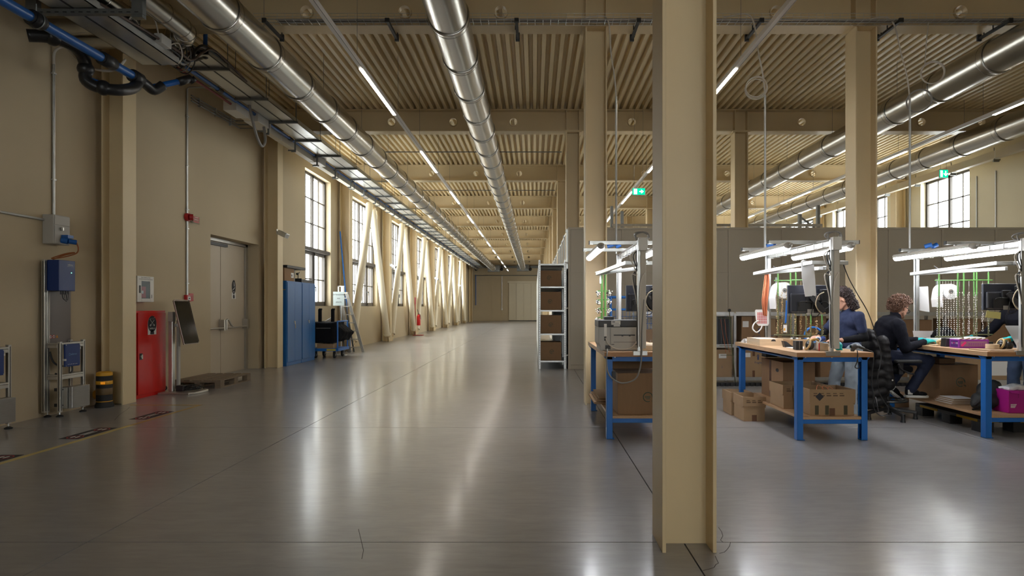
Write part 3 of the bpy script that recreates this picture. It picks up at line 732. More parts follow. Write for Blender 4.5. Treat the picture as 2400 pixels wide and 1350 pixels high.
solo(MB().tube(smooth_pts([(-5.5, 12.2, 5.25), (-5.40, 11.8, 5.36), (-5.3, 11.5, 5.2), (-5.28, 11.7, 4.75), (-5.30, 12.0, 4.55), (-5.33, 12.25, 4.70), (-5.38, 12.3, 5.0)], 6), 0.026, 10), 'flexible_conduit', CABLEG, 'grey flexible conduit hanging in a loop below the white junction boxes', 'conduit', at=(-5.35, 12, 4.5), smooth=True)
# round air diffusers and services at the far end
fe = thing('far_services', 'dark service beam with pipes and conduits across the top of the far wall', 'pipe', (-2, YF-0.3, 4.6))
MB().box(XL+0.03, 4, YF-0.9, YF-0.5, 5.35, 5.55).build('service_beam', GALVD, fe)
MB().tube([(XL+0.3, YF-0.1, 4.62), (3, YF-0.1, 4.62)], 0.035, 8).build('pipe', GALVD, fe)
MB().tube([(-3.3, YF-0.08, 4.6), (-3.3, YF-0.08, 1.25)], 0.025, 8).box(-3.36, -3.24, YF-0.12, YF-0.03, 1.1, 1.3).build('conduit', GALV, fe)
MB().tube([(-5.95, YF-0.15, 4.7), (-5.95, YF-0.15, 1.6)], 0.04, 10).build('blue_drop_pipe', BLUEP, fe)
for x in (-5.2, -2.7, 0.1):
    MB().ell((x-0.5, YF-2.6, 5.1), (0.16, 0.2, 0.16), 12, 8).cyl((x-0.5, YF-2.6, 5.2), (x-0.5, YF-2.6, 5.5), 0.03, 8).build('nozzle', BLACK, fe, smooth=True)

wc = thing('wall_conduits', 'bundle of thin steel conduits fixed high on the left wall above the beige door', 'conduit', (XL+0.03, 12.2, 5.3))
for q in range(3): MB().tube([(XL+0.025, 11.42, 5.33-0.05*q), (XL+0.025, 13.1+0.1*q, 5.36-0.05*q), (-5.62, 13.1+0.1*q, 5.36-0.05*q)], 0.012, 7).build('conduit', GALVD, wc, auto=True)
for y in (11.7, 12.3, 12.9): MB().box(XL, XL+0.04, y-0.015, y+0.015, 5.2, 5.37).build('clip', GALV, wc)
for y, lab in ((17.0, 'thin dark pipe crossing under the deck between the third and fourth beams'), (22.6, 'thin dark pipe crossing under the deck behind the fourth beam')):
    solo(MB().cyl((-4.9, y, 5.68), (0.75, y, 5.68), 0.014, 8), 'cross_pipe', GALVD, lab, 'pipe', auto=True)
# ------------------------------------------------------------------ along the left wall
def conduit_clip(mb, x, y, z): mb.box(x-0.03, x+0.012, y-0.022, y+0.022, z-0.01, z+0.01)
# socket box and its conduits
cb_ = thing('socket_box', 'grey wall socket box with a blue plug, fed by steel conduits', 'socket box', (XL+0.1, 8.12, 2.24))
MB().box(XL+0.003, XL+0.15, 7.99, 8.27, 2.24, 2.62).build('box', GREYP, cb_, bevel=0.008)
MB().box(XL+0.151, XL+0.158, 8.0, 8.26, 2.49, 2.61).build('upper_cover', GREYP, cb_, bevel=0.003)
MB().box(XL+0.151, XL+0.158, 8.0, 8.26, 2.25, 2.48).build('socket_panel', GREYP, cb_, bevel=0.003)
MB().cyl((XL+0.158, 8.10, 2.44), (XL+0.185, 8.10, 2.44), 0.022, 14).box(XL+0.185, XL+0.195, 8.09, 8.11, 2.42, 2.46).build('rotary_switch', ALU, cb_)
MB().cyl((XL+0.158, 8.12, 2.30), (XL+0.23, 8.14, 2.285), 0.042, 16).cyl((XL+0.23, 8.14, 2.285), (XL+0.29, 8.20, 2.275), 0.032, 14).obox((XL+0.20, 8.16, 2.345), (0.045, 0.05, 0.02)).build('plug', BLUEP, cb_, auto=True)
MB().tube([(XL+0.02, 8.16, 2.62), (XL+0.02, 8.16, 4.62)], 0.016, 10).tube([(XL+0.02, 2.0, 2.55), (XL+0.02, 7.99, 2.55)], 0.016, 10).build('conduit', GALV, cb_, auto=True)
for z in (3.1, 4.5): MB().box(XL, XL+0.04, 8.135, 8.185, z-0.01, z+0.01).build('clip', GALV, cb_)
MB().tube(smooth_pts([(XL+0.02, 8.16, 4.62), (XL+0.03, 8.17, 4.80), (XL+0.15, 8.2, 4.86), (-5.9, 8.0, 4.62), (-5.7, 8.0, 4.50), (-5.5, 8.1, 4.52), (-5.42, 8.2, 4.70)], 6), 0.016, 8).build('flexible_conduit', CABLEW, cb_, smooth=True)
# supply cable between socket and device
pc = thing('power_cable', 'orange brown power cable looped above the blue wall device', 'cable', (XL+0.2, 8.15, 2.05))
MB().tube(smooth_pts([(XL+0.29, 8.2, 2.275), (XL+0.30, 8.22, 2.2), (XL+0.27, 8.22, 2.13), (XL+0.16, 8.12, 2.07), (XL+0.10, 8.02, 2.05), (XL+0.2, 8.13, 2.12), (XL+0.27, 8.2, 2.14), (XL+0.18, 8.1, 2.09), (XL+0.1, 8.04, 2.035)], 6), 0.008, 7).build('cable', CABLEO, pc, smooth=True)

# wall test station: aluminium profile mast with panel, devices and stainless box
def profile(mb, a, b, s=0.04):
    mb.bar(a, b, s, s)
    a = Vector(a); b = Vector(b)
    return mb
def station(lab):
    t = thing('charging_station', lab, 'machine', (-6.2, 8.2, 0), 'profile stations on the left wall')
    # mast profiles
    for x, y, z1 in ((-6.30, 7.95, 2.03), (-6.30, 8.00, 2.03), (-6.30, 8.40, 0.98), (-6.13, 7.99, 0.97), (-6.13, 8.40, 0.98)):
        p_ = MB().box(x-0.02, x+0.02, y-0.02, y+0.02, 0.06, z1).build('profile_post', ALU, t, bevel=0.003)
        g_ = MB().box(x-0.004, x+0.004, y-0.0215, y-0.019, 0.08, z1-0.02).box(x+0.019, x+0.0215, y-0.004, y+0.004, 0.08, z1-0.02).build('profile_groove', BLACK, p_)
    for z in (0.91, 0.50):
        for a, b in (((-6.28, 7.99, z), (-6.15, 7.99, z)), ((-6.13, 8.01, z), (-6.13, 8.38, z)), ((-6.28, 8.40, z), (-6.15, 8.40, z))):
            MB().bar(a, b, 0.035, 0.04).build('profile_rail', ALU, t, bevel=0.003)
            MB().bar((a[0], a[1], z+0.035), (b[0], b[1], z+0.035), 0.035, 0.02).build('profile_rail', ALU, t)
    for x, y in ((-6.28, 7.98), (-6.13, 7.99), (-6.13, 8.40)):
        f_ = MB().lathe((x, y, 0.0), [(0.04, 0), (0.042, 0.012), (0.02, 0.025), (0.008, 0.03)], 14).build('levelling_foot', RUBBER, t)
        MB().cyl((x, y, 0.025), (x, y, 0.08), 0.007, 8).build('foot_stem', GALV, f_)
    MB().box(-6.345, -6.325, 7.97, 8.44, 0.93, 2.02).build('back_panel', mat('warm_grey_panel', (0.155, 0.132, 0.122), 0.35), t)
    # upper blue device
    u = MB().box(-6.30, -6.13, 7.98, 8.26, 1.63, 2.03).build('upper_device', NAVY, t, bevel=0.006)
    MB().box(-6.34, -6.30, 8.0, 8.05, 1.94, 1.98).box(-6.34, -6.30, 8.0, 8.05, 1.66, 1.70).build('device_bracket', ALU, u)
    MB().cyl((-6.13, 8.19, 1.87), (-6.127, 8.19, 1.87), 0.005, 8).build('status_lamp', emis('green_led', (0.2, 1.0, 0.5), 3), u)
    tx = text(u, 'wiferion', (-6.128, 8.17, 1.975), (0, 1, 0), (0, 0, 1), 0.028, WPRINT)
    MB().box(-6.129, -6.128, 8.12, 8.22, 1.955, 1.958).build('print_line', WPRINT, u)
    k = MB()
    for q in range(6): k.cyl((-6.20+0.012*(q % 2), 8.10+q*0.022, 1.63), (-6.20+0.012*(q % 2), 8.10+q*0.022, 1.585), 0.009, 8)
    tag(k.build('connector', BLACK, t), kind='stuff')
    for q in range(3): MB().tube(smooth_pts([(-6.19, 8.11+q*0.015, 1.60), (-6.18, 8.115+q*0.01, 1.53), (-6.17, 8.16, 1.505-0.006*q), (-6.18, 8.20-q*0.01, 1.53), (-6.19, 8.205-q*0.015, 1.60)], 5), 0.006, 6).build('cable', (CABLEB, CABLEG, CABLEB)[q], t, smooth=True)
    # lower blue device
    l = MB().box(-6.11, -6.085, 8.03, 8.29, 0.64, 0.935).build('lower_device', NAVY, t, bevel=0.004)
    for y, z in ((8.04, 0.925), (8.28, 0.925), (8.04, 0.65), (8.28, 0.65)): MB().cyl((-6.085, y, z), (-6.082, y, z), 0.006, 8).build('screw', GALV, l)
    text(l, 'wiferion', (-6.084, 8.175, 0.80), (0, 1, 0), (0, 0, 1), 0.032, mat('light_blue_print', (0.25, 0.45, 0.7), 0.5))
    MB().torus((-6.084, 8.10, 0.80), (1, 0, 0), 0.014, 0.002, 16, 4).build('logo_ring', MATS['light_blue_print'], l)
    dots = MB()
    for q in range(6): dots.box(-6.0845, -6.0835, 8.07+q*0.03, 8.08+q*0.03, 0.665, 0.675)
    tag(dots.build('print_marks', WPRINT, l), kind='stuff')
    MB().box(-6.12, -6.08, 8.022, 8.036, 0.72, 0.745).box(-6.12, -6.08, 8.284, 8.298, 0.86, 0.885).build('mounting_tab', WHITE, l)
    MB().tube(smooth_pts([(-6.13, 8.2, 0.65), (-6.12, 8.19, 0.57), (-6.13, 8.12, 0.525), (-6.15, 8.05, 0.53), (-6.2, 8.0, 0.56)], 6), 0.011, 8).tube(smooth_pts([(-6.28, 8.02, 0.84), (-6.26, 8.04, 0.72), (-6.2, 8.05, 0.66), (-6.14, 8.06, 0.65)], 5), 0.011, 8).build('cable', CABLEB, t, smooth=True)
    # stainless box near the floor
    b_ = MB().prism([(8.02, -6.16), (8.045, -6.01), (8.33, -5.985), (8.33, -6.11)], 'z', 0.10, 0.38)
    b_.v = [(y, x, z) for x, y, z in b_.v]
    s_ = b_.build('stainless_box', STEELM, t, bevel=0.003)
    MB().box(-6.17, -6.05, 8.005, 8.018, 0.11, 0.375).build('galvanised_side', GALV, s_)
    for z in (0.15, 0.35):
        MB().box(-6.20, -6.16, 7.985, 8.015, z-0.02, z+0.02).build('bracket', BLACK, s_); MB().cyl((-6.10, 8.0, z), (-6.10, 8.006, z), 0.007, 8).build('screw', BLACK, s_)
    # warning stickers
    for q in range(3):
        c = Vector((-6.323, 8.035+q*0.052, 1.03))
        decal(t, [c + Vector((0, 0.024*math.cos(2*PI*i/18), 0.024*math.sin(2*PI*i/18))) for i in range(18)], INKR, 'sticker')
        decal(t, [c + Vector((0.001, 0.018*math.cos(2*PI*i/18), 0.018*math.sin(2*PI*i/18))) for i in range(18)], WPRINT, 'sticker')
        decal(t, [c + Vector((0.002, a, b)) for a, b in ((-0.012, -0.002), (-0.002, -0.012), (0.012, 0.004), (0.004, 0.011))], INK, 'sticker')
    c = Vector((-6.323, 8.195, 1.03))
    decal(t, [c + Vector((0, -0.022, -0.018)), c + Vector((0, 0.022, -0.018)), c + Vector((0, 0, 0.024))], mat('amber_print', (0.5, 0.2, 0.01), 0.5), 'sticker')
    return t
st1 = station('tall aluminium profile station with two navy devices, standing left of the first wall column')
dup(st1, (0, -1.19, 0), 'second aluminium profile station cut off by the left picture edge')

# column guard bollard
cg = thing('column_guard', 'black and yellow striped round column guard at the foot of the first wall column', 'bollard', (-6.11, 8.79, 0))
cc = (-6.11, 8.79)
MB().lathe((*cc, 0), [(0.115, 0), (0.115, 0.03), (0.10, 0.07), (0.10, 0.44), (0.095, 0.455)], 28).build('black_drum', RUBBER, cg, auto=True)
MB().lathe((*cc, 0), [(0.096, 0.44), (0.101, 0.455), (0.097, 0.49), (0.07, 0.505)], 28).build('yellow_cap', YEL, cg, auto=True)
for a, b in ((0.325, 0.375), (0.08, 0.09)): MB().lathe((*cc, 0), [(0.1012, a), (0.103, a+0.003), (0.103, b-0.003), (0.1012, b)], 28).build('yellow_band', YEL, cg, auto=True)
MB().lathe((*cc, 0), [(0.1012, 0.18), (0.1025, 0.182), (0.1025, 0.27), (0.1012, 0.272)], 28).build('amber_strap', mat('brown_strap', (0.13, 0.08, 0.03), 0.5), cg, auto=True)
k = MB()
for i in range(3): k.box(cc[0]+0.02+i*0.022, cc[0]+0.032+i*0.022, cc[1]-0.104, cc[1]-0.098, 0.335, 0.365)
tag(k.build('reflector', emis('amber_reflector_glow', (1.0, 0.35, 0.02), 0.35), cg), kind='stuff')  # no lamp: the reflectors' returned light is put in as faint emission
MB().tube([(cc[0]-0.10, cc[1]-0.02, 0.13), (cc[0]-0.12, cc[1]-0.02, 0.16), (cc[0]-0.12, cc[1]-0.02, 0.2), (cc[0]-0.10, cc[1]-0.02, 0.22)], 0.03, 10).build('yellow_buckle', YEL, cg, smooth=True)

# red fire equipment cabinet
rc = thing('fire_cabinet', 'tall glossy red cabinet with a round black sticker, standing against the left wall', 'cabinet', (-6.22, 9.88, 0))
MB().box(XL+0.005, -6.12, 9.5, 10.26, 0.0, 1.36).build('body', REDC, rc, bevel=0.004)
d_ = MB().box(-6.118, -6.10, 9.52, 10.24, 0.06, 1.33).build('door', REDC, rc, bevel=0.004)
MB().box(-6.10, -6.095, 9.555, 9.625, 0.60, 0.70).build('latch_plate', BLACK, d_, bevel=0.003)
MB().cyl((-6.095, 9.59, 0.65), (-6.085, 9.59, 0.65), 0.022, 14).box(-6.088, -6.08, 9.585, 9.61, 0.615, 0.68).build('latch', ALU, d_)
MB().box(-6.26, -6.18, 9.49, 9.502, 0.77, 0.80).build('side_vent', BLACK, rc)
def oval2(y, z, ry, rz, x, z0=-9): return oval(y, z, ry, rz, x, 28, z0)
decal(d_, [(-6.0985, 9.76, 0.98), (-6.0985, 9.98, 0.98), (-6.0985, 9.98, 1.14), (-6.0985, 9.76, 1.14)], WPRINT, 'sticker')
decal(d_, oval2(9.87, 1.145, 0.115, 0.135, -6.0978), WPRINT, 'sticker')
decal(d_, oval2(9.87, 1.15, 0.112, 0.13, -6.097), INK, 'sticker')
decal(d_, oval2(9.87, 1.0, 0.05, 0.055, -6.097, 0.985), INK, 'sticker')
k = MB(); xx = -6.0955
for a, b in (((9.82, 1.21), (9.92, 1.13)), ((9.92, 1.21), (9.82, 1.13)), ((9.81, 1.215), (9.93, 1.215)), ((9.82, 1.235), (9.91, 1.24)), ((9.81, 1.215), (9.82, 1.235)), ((9.91, 1.24), (9.93, 1.25)), ((9.83, 1.135), (9.91, 1.135))): k.bar((xx, *a), (xx, *b), 0.001, 0.006, (1, 0, 0))
k.torus((xx, 9.823, 1.128), (1, 0, 0), 0.012, 0.003, 12, 4).torus((xx, 9.917, 1.128), (1, 0, 0), 0.012, 0.003, 12, 4)
tag(k.build('stretcher_symbol', WPRINT, d_), kind='stuff')
text(d_, 'BARELLA', (-6.095, 9.87, 1.078), (0, 1, 0), (0, 0, 1), 0.035, WPRINT)
# defibrillator box
ad = thing('defibrillator_box', 'white glass-fronted defibrillator box on the wall above the red cabinet', 'first aid box', (-6.28, 9.9, 1.5))
MB().box(XL+0.003, -6.215, 9.66, 10.08, 1.50, 1.91).build('body', WHITE, ad, bevel=0.006)
f_ = MB()
for y0, y1, z0, z1 in ((9.66, 9.765, 1.50, 1.91), (9.985, 10.08, 1.50, 1.91), (9.765, 9.985, 1.50, 1.555), (9.765, 9.985, 1.83, 1.91)): f_.box(-6.215, -6.20, y0, y1, z0, z1)
f_.build('front_frame', WHITE, ad, bevel=0.003)
MB().box(-6.214, -6.210, 9.765, 9.985, 1.555, 1.83).build('dark_interior', mat('dark_interior', (0.035, 0.04, 0.038), 0.6), ad)
MB().box(-6.2095, -6.206, 9.77, 9.885, 1.565, 1.745).build('red_bag', REDD, ad, bevel=0.002)
decal(ad, [(-6.2055, 9.80+0.022*math.cos(a)-(0.0), 1.655+0.028*math.sin(a)) for a in [2*PI*i/16 for i in range(16)]], WPRINT, 'heart_mark')
MB().box(-6.203, -6.201, 9.765, 9.985, 1.555, 1.83).build('glass_pane', CLEARP, ad)
MB().box(-6.20, -6.196, 9.70, 9.745, 1.64, 1.76).build('pull', BLACK, ad, bevel=0.002)
text(ad, 'A.E.D. DEFIBRILLATORE', (-6.199, 9.87, 1.885), (0, 1, 0), (0, 0, 1), 0.022, INK)
MB().box(-6.2, -6.199, 9.70, 10.05, 1.858, 1.863).build('print_line', INK, ad)
k = MB()
for q in range(4): k.box(-6.2, -6.199, 10.01, 10.035, 1.565+q*0.014, 1.573+q*0.014)
tag(k.build('print_marks', INK, ad), kind='stuff')

# alarm: conduit, sounder flag, call point
al = thing('fire_alarm_line', 'steel conduit with red alarm flag and red call point on the left wall', 'alarm', (XL+0.02, 11.3, 1.52))
MB().tube([(XL+0.02, 11.3, 1.64), (XL+0.02, 11.3, 5.40), (XL+0.05, 11.3, 5.43), (-5.35, 11.3, 5.43)], 0.016, 10).build('conduit', GALV, al, auto=True)
for z in (1.85, 2.85, 3.2, 4.0, 4.9): MB().box(XL, XL+0.04, 11.27, 11.33, z-0.008, z+0.008).build('clip', GALV, al)
MB().cyl((XL+0.003, 11.3, 3.06), (XL+0.06, 11.3, 3.06), 0.075, 20).cyl((XL+0.06, 11.3, 3.06), (XL+0.11, 11.33, 3.06), 0.06, 20).build('sounder', REDD, al, auto=True)
fl = MB().box(XL+0.07, XL+0.085, 11.37, 11.60, 2.96, 3.10).build('flag', CLEARP, al)
for q, s_ in enumerate(('ALLARME', 'INCENDIO', '')):
    MB().box(XL+0.086, XL+0.088, 11.38, 11.575, 3.065-q*0.04, 3.09-q*0.04).build('flag_bar', REDD, fl)
    if s_: text(fl, s_, (XL+0.0885, 11.48, 3.0775-q*0.04), (0, 1, 0), (0, 0, 1), 0.026, WPRINT)
cpt = MB().box(XL+0.003, XL+0.06, 11.22, 11.36, 1.52, 1.64).build('call_point', REDD, al, bevel=0.005)
MB().box(XL+0.06, XL+0.064, 11.25, 11.33, 1.54, 1.61).build('call_glass', WPRINT, cpt)
MB().cyl((XL+0.064, 11.29, 1.575), (XL+0.067, 11.29, 1.575), 0.014, 12).box(XL+0.064, XL+0.066, 11.265, 11.315, 1.572, 1.578).build('call_mark', INK, cpt)
text(cpt, 'FUOCO', (XL+0.0605, 11.29, 1.625), (0, 1, 0), (0, 0, 1), 0.018, WPRINT)
sgn = MB().box(XL+0.003, XL+0.012, 11.37, 11.52, 1.53, 1.67).build('alarm_sign', REDD, al)
MB().box(XL+0.0125, XL+0.0135, 11.385, 11.425, 1.545, 1.60).bar((XL+0.013, 11.44, 1.55), (XL+0.013, 11.50, 1.58), 0.001, 0.012, (1, 0, 0)).bar((XL+0.013, 11.44, 1.58), (XL+0.013, 11.505, 1.61), 0.001, 0.012, (1, 0, 0)).bar((XL+0.013, 11.45, 1.61), (XL+0.013, 11.505, 1.64), 0.001, 0.012, (1, 0, 0)).build('sign_symbol', WPRINT, sgn)

# tilted display stand with two screens
ds = thing('display_stand', 'tilted black screen on a grey pole with flat silver base, cables coiled at its foot', 'screen stand', (-5.95, 10.15, 0))
bm_ = MB()
pts = [(-6.08, 9.98), (-5.58, 9.98), (-5.50, 10.05), (-5.50, 10.44), (-5.58, 10.52), (-6.08, 10.52)]
bm_.prism(pts, 'z', 0.0, 0.035); bm_.build('base_plate', ALU, ds, bevel=0.006)
MB().box(-5.99, -5.92, 10.12, 10.20, 0.035, 1.32).build('pole', ALU, ds, bevel=0.008)
MB().box(-5.94, -5.90, 10.26, 10.32, 0.035, 1.2).build('rear_pole', GREYP, ds, bevel=0.006)
MB().box(-5.995, -5.915, 10.115, 10.205, 1.18, 1.34).build('pole_cap', GREYP, ds, bevel=0.004)
MB().bar((-5.93, 10.2, 1.12), (-5.80, 10.24, 1.12), 0.05, 0.05).build('tilt_arm', GREYP, ds)
Rt = Matrix.Rotation(math.radians(13.5), 3, 'Y')
def screen(c, name):
    s_ = MB().obox(c, (0.012, 0.215, 0.37), Rt.inverted()).build(name, mat('pinkish_silver_bezel', (0.36, 0.30, 0.27), 0.35, 0.7), ds, bevel=0.003)
    MB().obox(Vector(c)+Rt.inverted() @ Vector((0.0135, 0, 0)), (0.002, 0.205, 0.36), Rt.inverted()).build('screen_face', SCREEN, s_)
screen((-5.78, 10.26, 1.165), 'screen'); screen((-5.81, 10.335, 1.18), 'rear_screen')
cbx = thing('cable_heap', 'heap of black cables and a power brick on the silver base of the screen stand', 'cable', (-5.78, 10.2, 0.036))
MB().box(-5.88, -5.76, 10.14, 10.26, 0.037, 0.13).build('power_brick', BLACK, cbx, bevel=0.006)
for q in range(7):
    a0 = random.uniform(0, 6)
    MB().tube([(-5.72+0.01*q+(0.11+0.02*(q % 3))*math.cos(a0+i*0.5), 10.26+0.03*(q % 3)+0.10*math.sin(a0+i*0.5), 0.055+0.012*q*(0.5+0.5*math.sin(i*0.7+q))) for i in range(12)], 0.007, 6).build('cable', CABLEB, cbx, smooth=True)
solo(MB().ell((-6.26, 10.45, 0.05), (0.05, 0.06, 0.045)), 'rubber_cap', RUBBER, 'small black rubber cap on the floor behind the red cabinet', 'cap', smooth=True)

# pallet
pl = thing('wooden_pallet', 'weathered wooden pallet lying flat on the floor in front of the beige door', 'pallet', (-5.88, 11.4, 0))
x0, x1, y0, y1 = -6.30, -5.48, 10.80, 11.95
for a, b in ((0, .145), (.18, .28), (.33, .49), (.535, .64), (.675, .82)): MB().box(x0+a, x0+b, y0, y1, 0.122, 0.144).build('plank', PALW, pl, bevel=0.003)
for y in (y0, (y0+y1)/2-0.07, y1-0.14): MB().box(x0, x1, y, y+0.14, 0.10, 0.122).build('cross_plank', PALW, pl)
for x in (x0, (x0+x1)/2-0.05, x1-0.10):
    MB().box(x, x+0.1, y0, y1, 0, 0.022).build('runner', PALW, pl)
    for y in (y0, (y0+y1)/2-0.07, y1-0.14): MB().box(x, x+0.1, y, y+0.14, 0.022, 0.10).build('block', PALW, pl, bevel=0.003)

# floor tape and floor stickers
ft = thing('floor_tape', 'pale yellow floor marking tape forming a corner on the left floor', 'floor marking', (-4.84, 8.9, 0))
MB().box(-4.872, -4.812, 1.0, 7.45, 0.0, 0.0015).build('tape_strip', YELT, ft); MB().box(-4.868, -4.812, 7.45, 8.97, 0.0, 0.0018).build('tape_strip', mat('yellow_floor_tape_dark', (0.42, 0.29, 0.09), 0.5, noise=0.25, nscale=5), ft)
MB().box(-5.85, -4.812, 8.93, 8.985, 0.0, 0.0016).build('tape_strip', MATS['yellow_floor_tape_dark'], ft)
def fsticker(y0, y1, lab):
    s_ = thing('floor_sticker', lab, 'sticker', (-5.0, y0, 0), 'black floor stickers beside the yellow tape')
    MB().prism([(-5.12, y0), (-4.90, y0), (-4.90, y1), (-5.12, y1)], 'z', 0.0, 0.0012).build('sticker_sheet', INK, s_)
    for yc in (y0+0.10, y1-0.10):
        r_ = MB().torus((-5.01, yc, 0.0014), (0, 0, 1), 0.075, 0.005, 24, 4); r_.v = [(a, b, min(c, 0.002)) for a, b, c in r_.v]
        r_.build('red_ring', INKR, s_)
        for dx in (-0.025, 0.025): decal(s_, [(-5.01+dx+0.016*math.cos(2*PI*i/10), yc+0.04*math.sin(2*PI*i/10), 0.002) for i in range(10)], WPRINT, 'shoe_print')
    k = MB()
    for q in range(9): k.box(-5.045, -5.02, y0+0.2+q*(y1-y0-0.4)/9, y0+0.2+q*(y1-y0-0.4)/9+0.016, 0.0012, 0.0018).box(-5.0, -4.985, y0+0.2+q*(y1-y0-0.4)/9, y0+0.2+q*(y1-y0-0.4)/9+0.018, 0.0012, 0.0018)
    tag(k.build('print_line', WPRINT, s_), kind='stuff')
fsticker(6.65, 7.27, 'black floor sticker with red rings, the middle one of three beside the yellow tape')
fsticker(7.81, 8.42, 'black floor sticker with red rings, closest to the corner of the yellow tape')
fsticker(5.30, 5.94, 'black floor sticker with red rings, cut off by the left picture edge')

# blue metal cabinets
def cabinet(y0, y1, lab, key):
    c = thing('metal_cabinet', lab, 'cabinet', (-6.1, (y0+y1)/2, 0), 'blue metal cabinets below the first window')
    MB().box(XL+0.01, -5.925, y0, y1, 0, 2.05).build('body', CABB, c, bevel=0.005)
    ym = (y0+y1)/2
    for a, b in ((y0+0.015, ym-0.003), (ym+0.003, y1-0.015)):
        d = MB().box(-5.924, -5.905, a, b, 0.09, 2.02).build('door', CABB, c, bevel=0.004)
    MB().cyl((-5.905, ym-0.04, 1.06), (-5.885, ym-0.04, 1.06), 0.022, 14).box(-5.892, -5.875, ym-0.052, ym-0.028, 1.0, 1.07).build('handle', ALU, c, auto=True)
    if key:
        MB().cyl((-5.874, ym-0.04, 0.99), (-5.87, ym-0.04, 0.99), 0.012, 10).box(-5.876, -5.872, ym-0.05, ym-0.03, 0.90, 0.985).build('key_tag', mat('brass_key', (0.5, 0.33, 0.06), 0.4, 0.6), c)
        MB().box(-6.02, -5.95, y0-0.012, y0-0.001, 1.83, 1.845).cyl((-6.02, y0-0.012, 1.835), (-6.02, y0-0.012, 1.80), 0.006, 6).build('brass_hook', MATS['brass_key'], c)
cabinet(14.79, 15.72, 'nearer of the two blue metal cabinets, with a key tag in its handle', True)
cabinet(15.74, 16.68, 'farther of the two blue metal cabinets, next to the black covered cart', False)
cb1 = thing('storage_carton', 'brown carton with a white label on top of the nearer blue cabinet', 'box', (-6.12, 15.15, 2.052))
MB().box(-6.32, -5.98, 14.80, 15.40, 2.052, 2.36).build('carton', CARD, cb1, bevel=0.004)
MB().box(-5.979, -5.977, 15.2, 15.36, 2.14, 2.26).build('label', WPRINT, cb1); MB().box(-5.9765, -5.976, 15.22, 15.27, 2.17, 2.22).build('label_print', INK, cb1)
solo(MB().box(-6.33, -5.92, 14.82, 16.0, 2.365, 2.43), 'black_tray', BLACK, 'flat black tray lying across the carton on the blue cabinet', 'tray', bevel=0.006)
pp = thing('storage_bottle', 'grey cylinder standing behind the carton on the blue cabinet', 'canister', (-6.15, 15.62, 2.052))
MB().cyl((-6.12, 15.58, 2.052), (-6.12, 15.58, 2.36), 0.085, 18).build('canister', mat('grey_canister', (0.12, 0.115, 0.11), 0.4), pp, auto=True)
MB().cyl((-6.12, 15.58, 2.34), (-6.12, 15.58, 2.362), 0.088, 18).build('lid', BLACK, pp, auto=True)
tr = thing('parts_tray', 'low black tray with small parts on the farther blue cabinet', 'tray', (-6.1, 16.2, 2.052))
MB().box(-6.3, -5.95, 15.8, 16.62, 2.052, 2.07).box(-6.3, -6.285, 15.8, 16.62, 2.07, 2.16).box(-5.965, -5.95, 15.8, 16.62, 2.07, 2.13).box(-6.3, -5.95, 15.8, 15.815, 2.07, 2.15).box(-6.3, -5.95, 16.605, 16.62, 2.07, 2.12).build('tray', BLACK, tr)
MB().cyl((-6.1, 15.95, 2.07), (-6.1, 15.97, 2.25), 0.01, 6).cyl((-6.1, 15.97, 2.25), (-6.1, 16.05, 2.32), 0.012, 6).ell((-6.1, 15.92, 2.27), (0.03, 0.05, 0.03)).box(-6.2, -6.0, 16.1, 16.3, 2.07, 2.13).build('small_parts', BLACK, tr)

# covered cart
ct = thing('platform_cart', 'blue platform cart loaded with a black cover and a carton, beside the blue cabinets', 'cart', (-5.85, 17.5, 0))
MB().box(-6.25, -5.42, 17.05, 18.05, 0.22, 0.27).box(-6.25, -5.42, 17.03, 17.05, 0.20, 0.28).box(-5.43, -5.40, 17.03, 18.05, 0.20, 0.28).build('deck', BENCHB, ct, bevel=0.004)
MB().box(-5.72, -5.47, 17.026, 17.03, 0.215, 0.265).build('yellow_label', mat('yellow_label', (0.62, 0.5, 0.05), 0.5), ct)
for x, y, s_ in ((-5.55, 17.2, 1), (-6.08, 17.2, 1), (-5.55, 17.9, 1), (-6.08, 17.9, 1)):
    w_ = MB().cyl((x-0.025, y, 0.095), (x+0.025, y, 0.095), 0.095, 20).build('wheel', RUBBER, ct, auto=True)
    MB().cyl((x-0.03, y, 0.095), (x+0.03, y, 0.095), 0.03, 12).build('wheel_hub', GREYP, w_); MB().box(x-0.045, x-0.035, y-0.03, y+0.03, 0.09, 0.2).box(x+0.035, x+0.045, y-0.03, y+0.03, 0.09, 0.2).box(x-0.045, x+0.045, y-0.04, y+0.04, 0.19, 0.2).build('fork', GALVD, w_)
for y in (17.1, 18.0): MB().cyl((-5.44, y, 0.27), (-5.44, y, 1.02), 0.02, 10).build('upright', BENCHB, ct)
MB().cyl((-5.44, 17.1, 1.02), (-5.44, 18.0, 1.02), 0.02, 10).build('handle', BENCHB, ct)
cbx = thing('storage_carton', 'brown carton on the deck of the blue cart under the black cover', 'box', (-5.72, 17.2, 0.271))
MB().box(-6.0, -5.55, 17.07, 17.35, 0.272, 0.40).build('carton', CARDL, cbx, bevel=0.004)
MB().box(-5.9995, -5.551, 17.20, 17.22, 0.400, 0.4012).build('seam', TAPE, cbx)
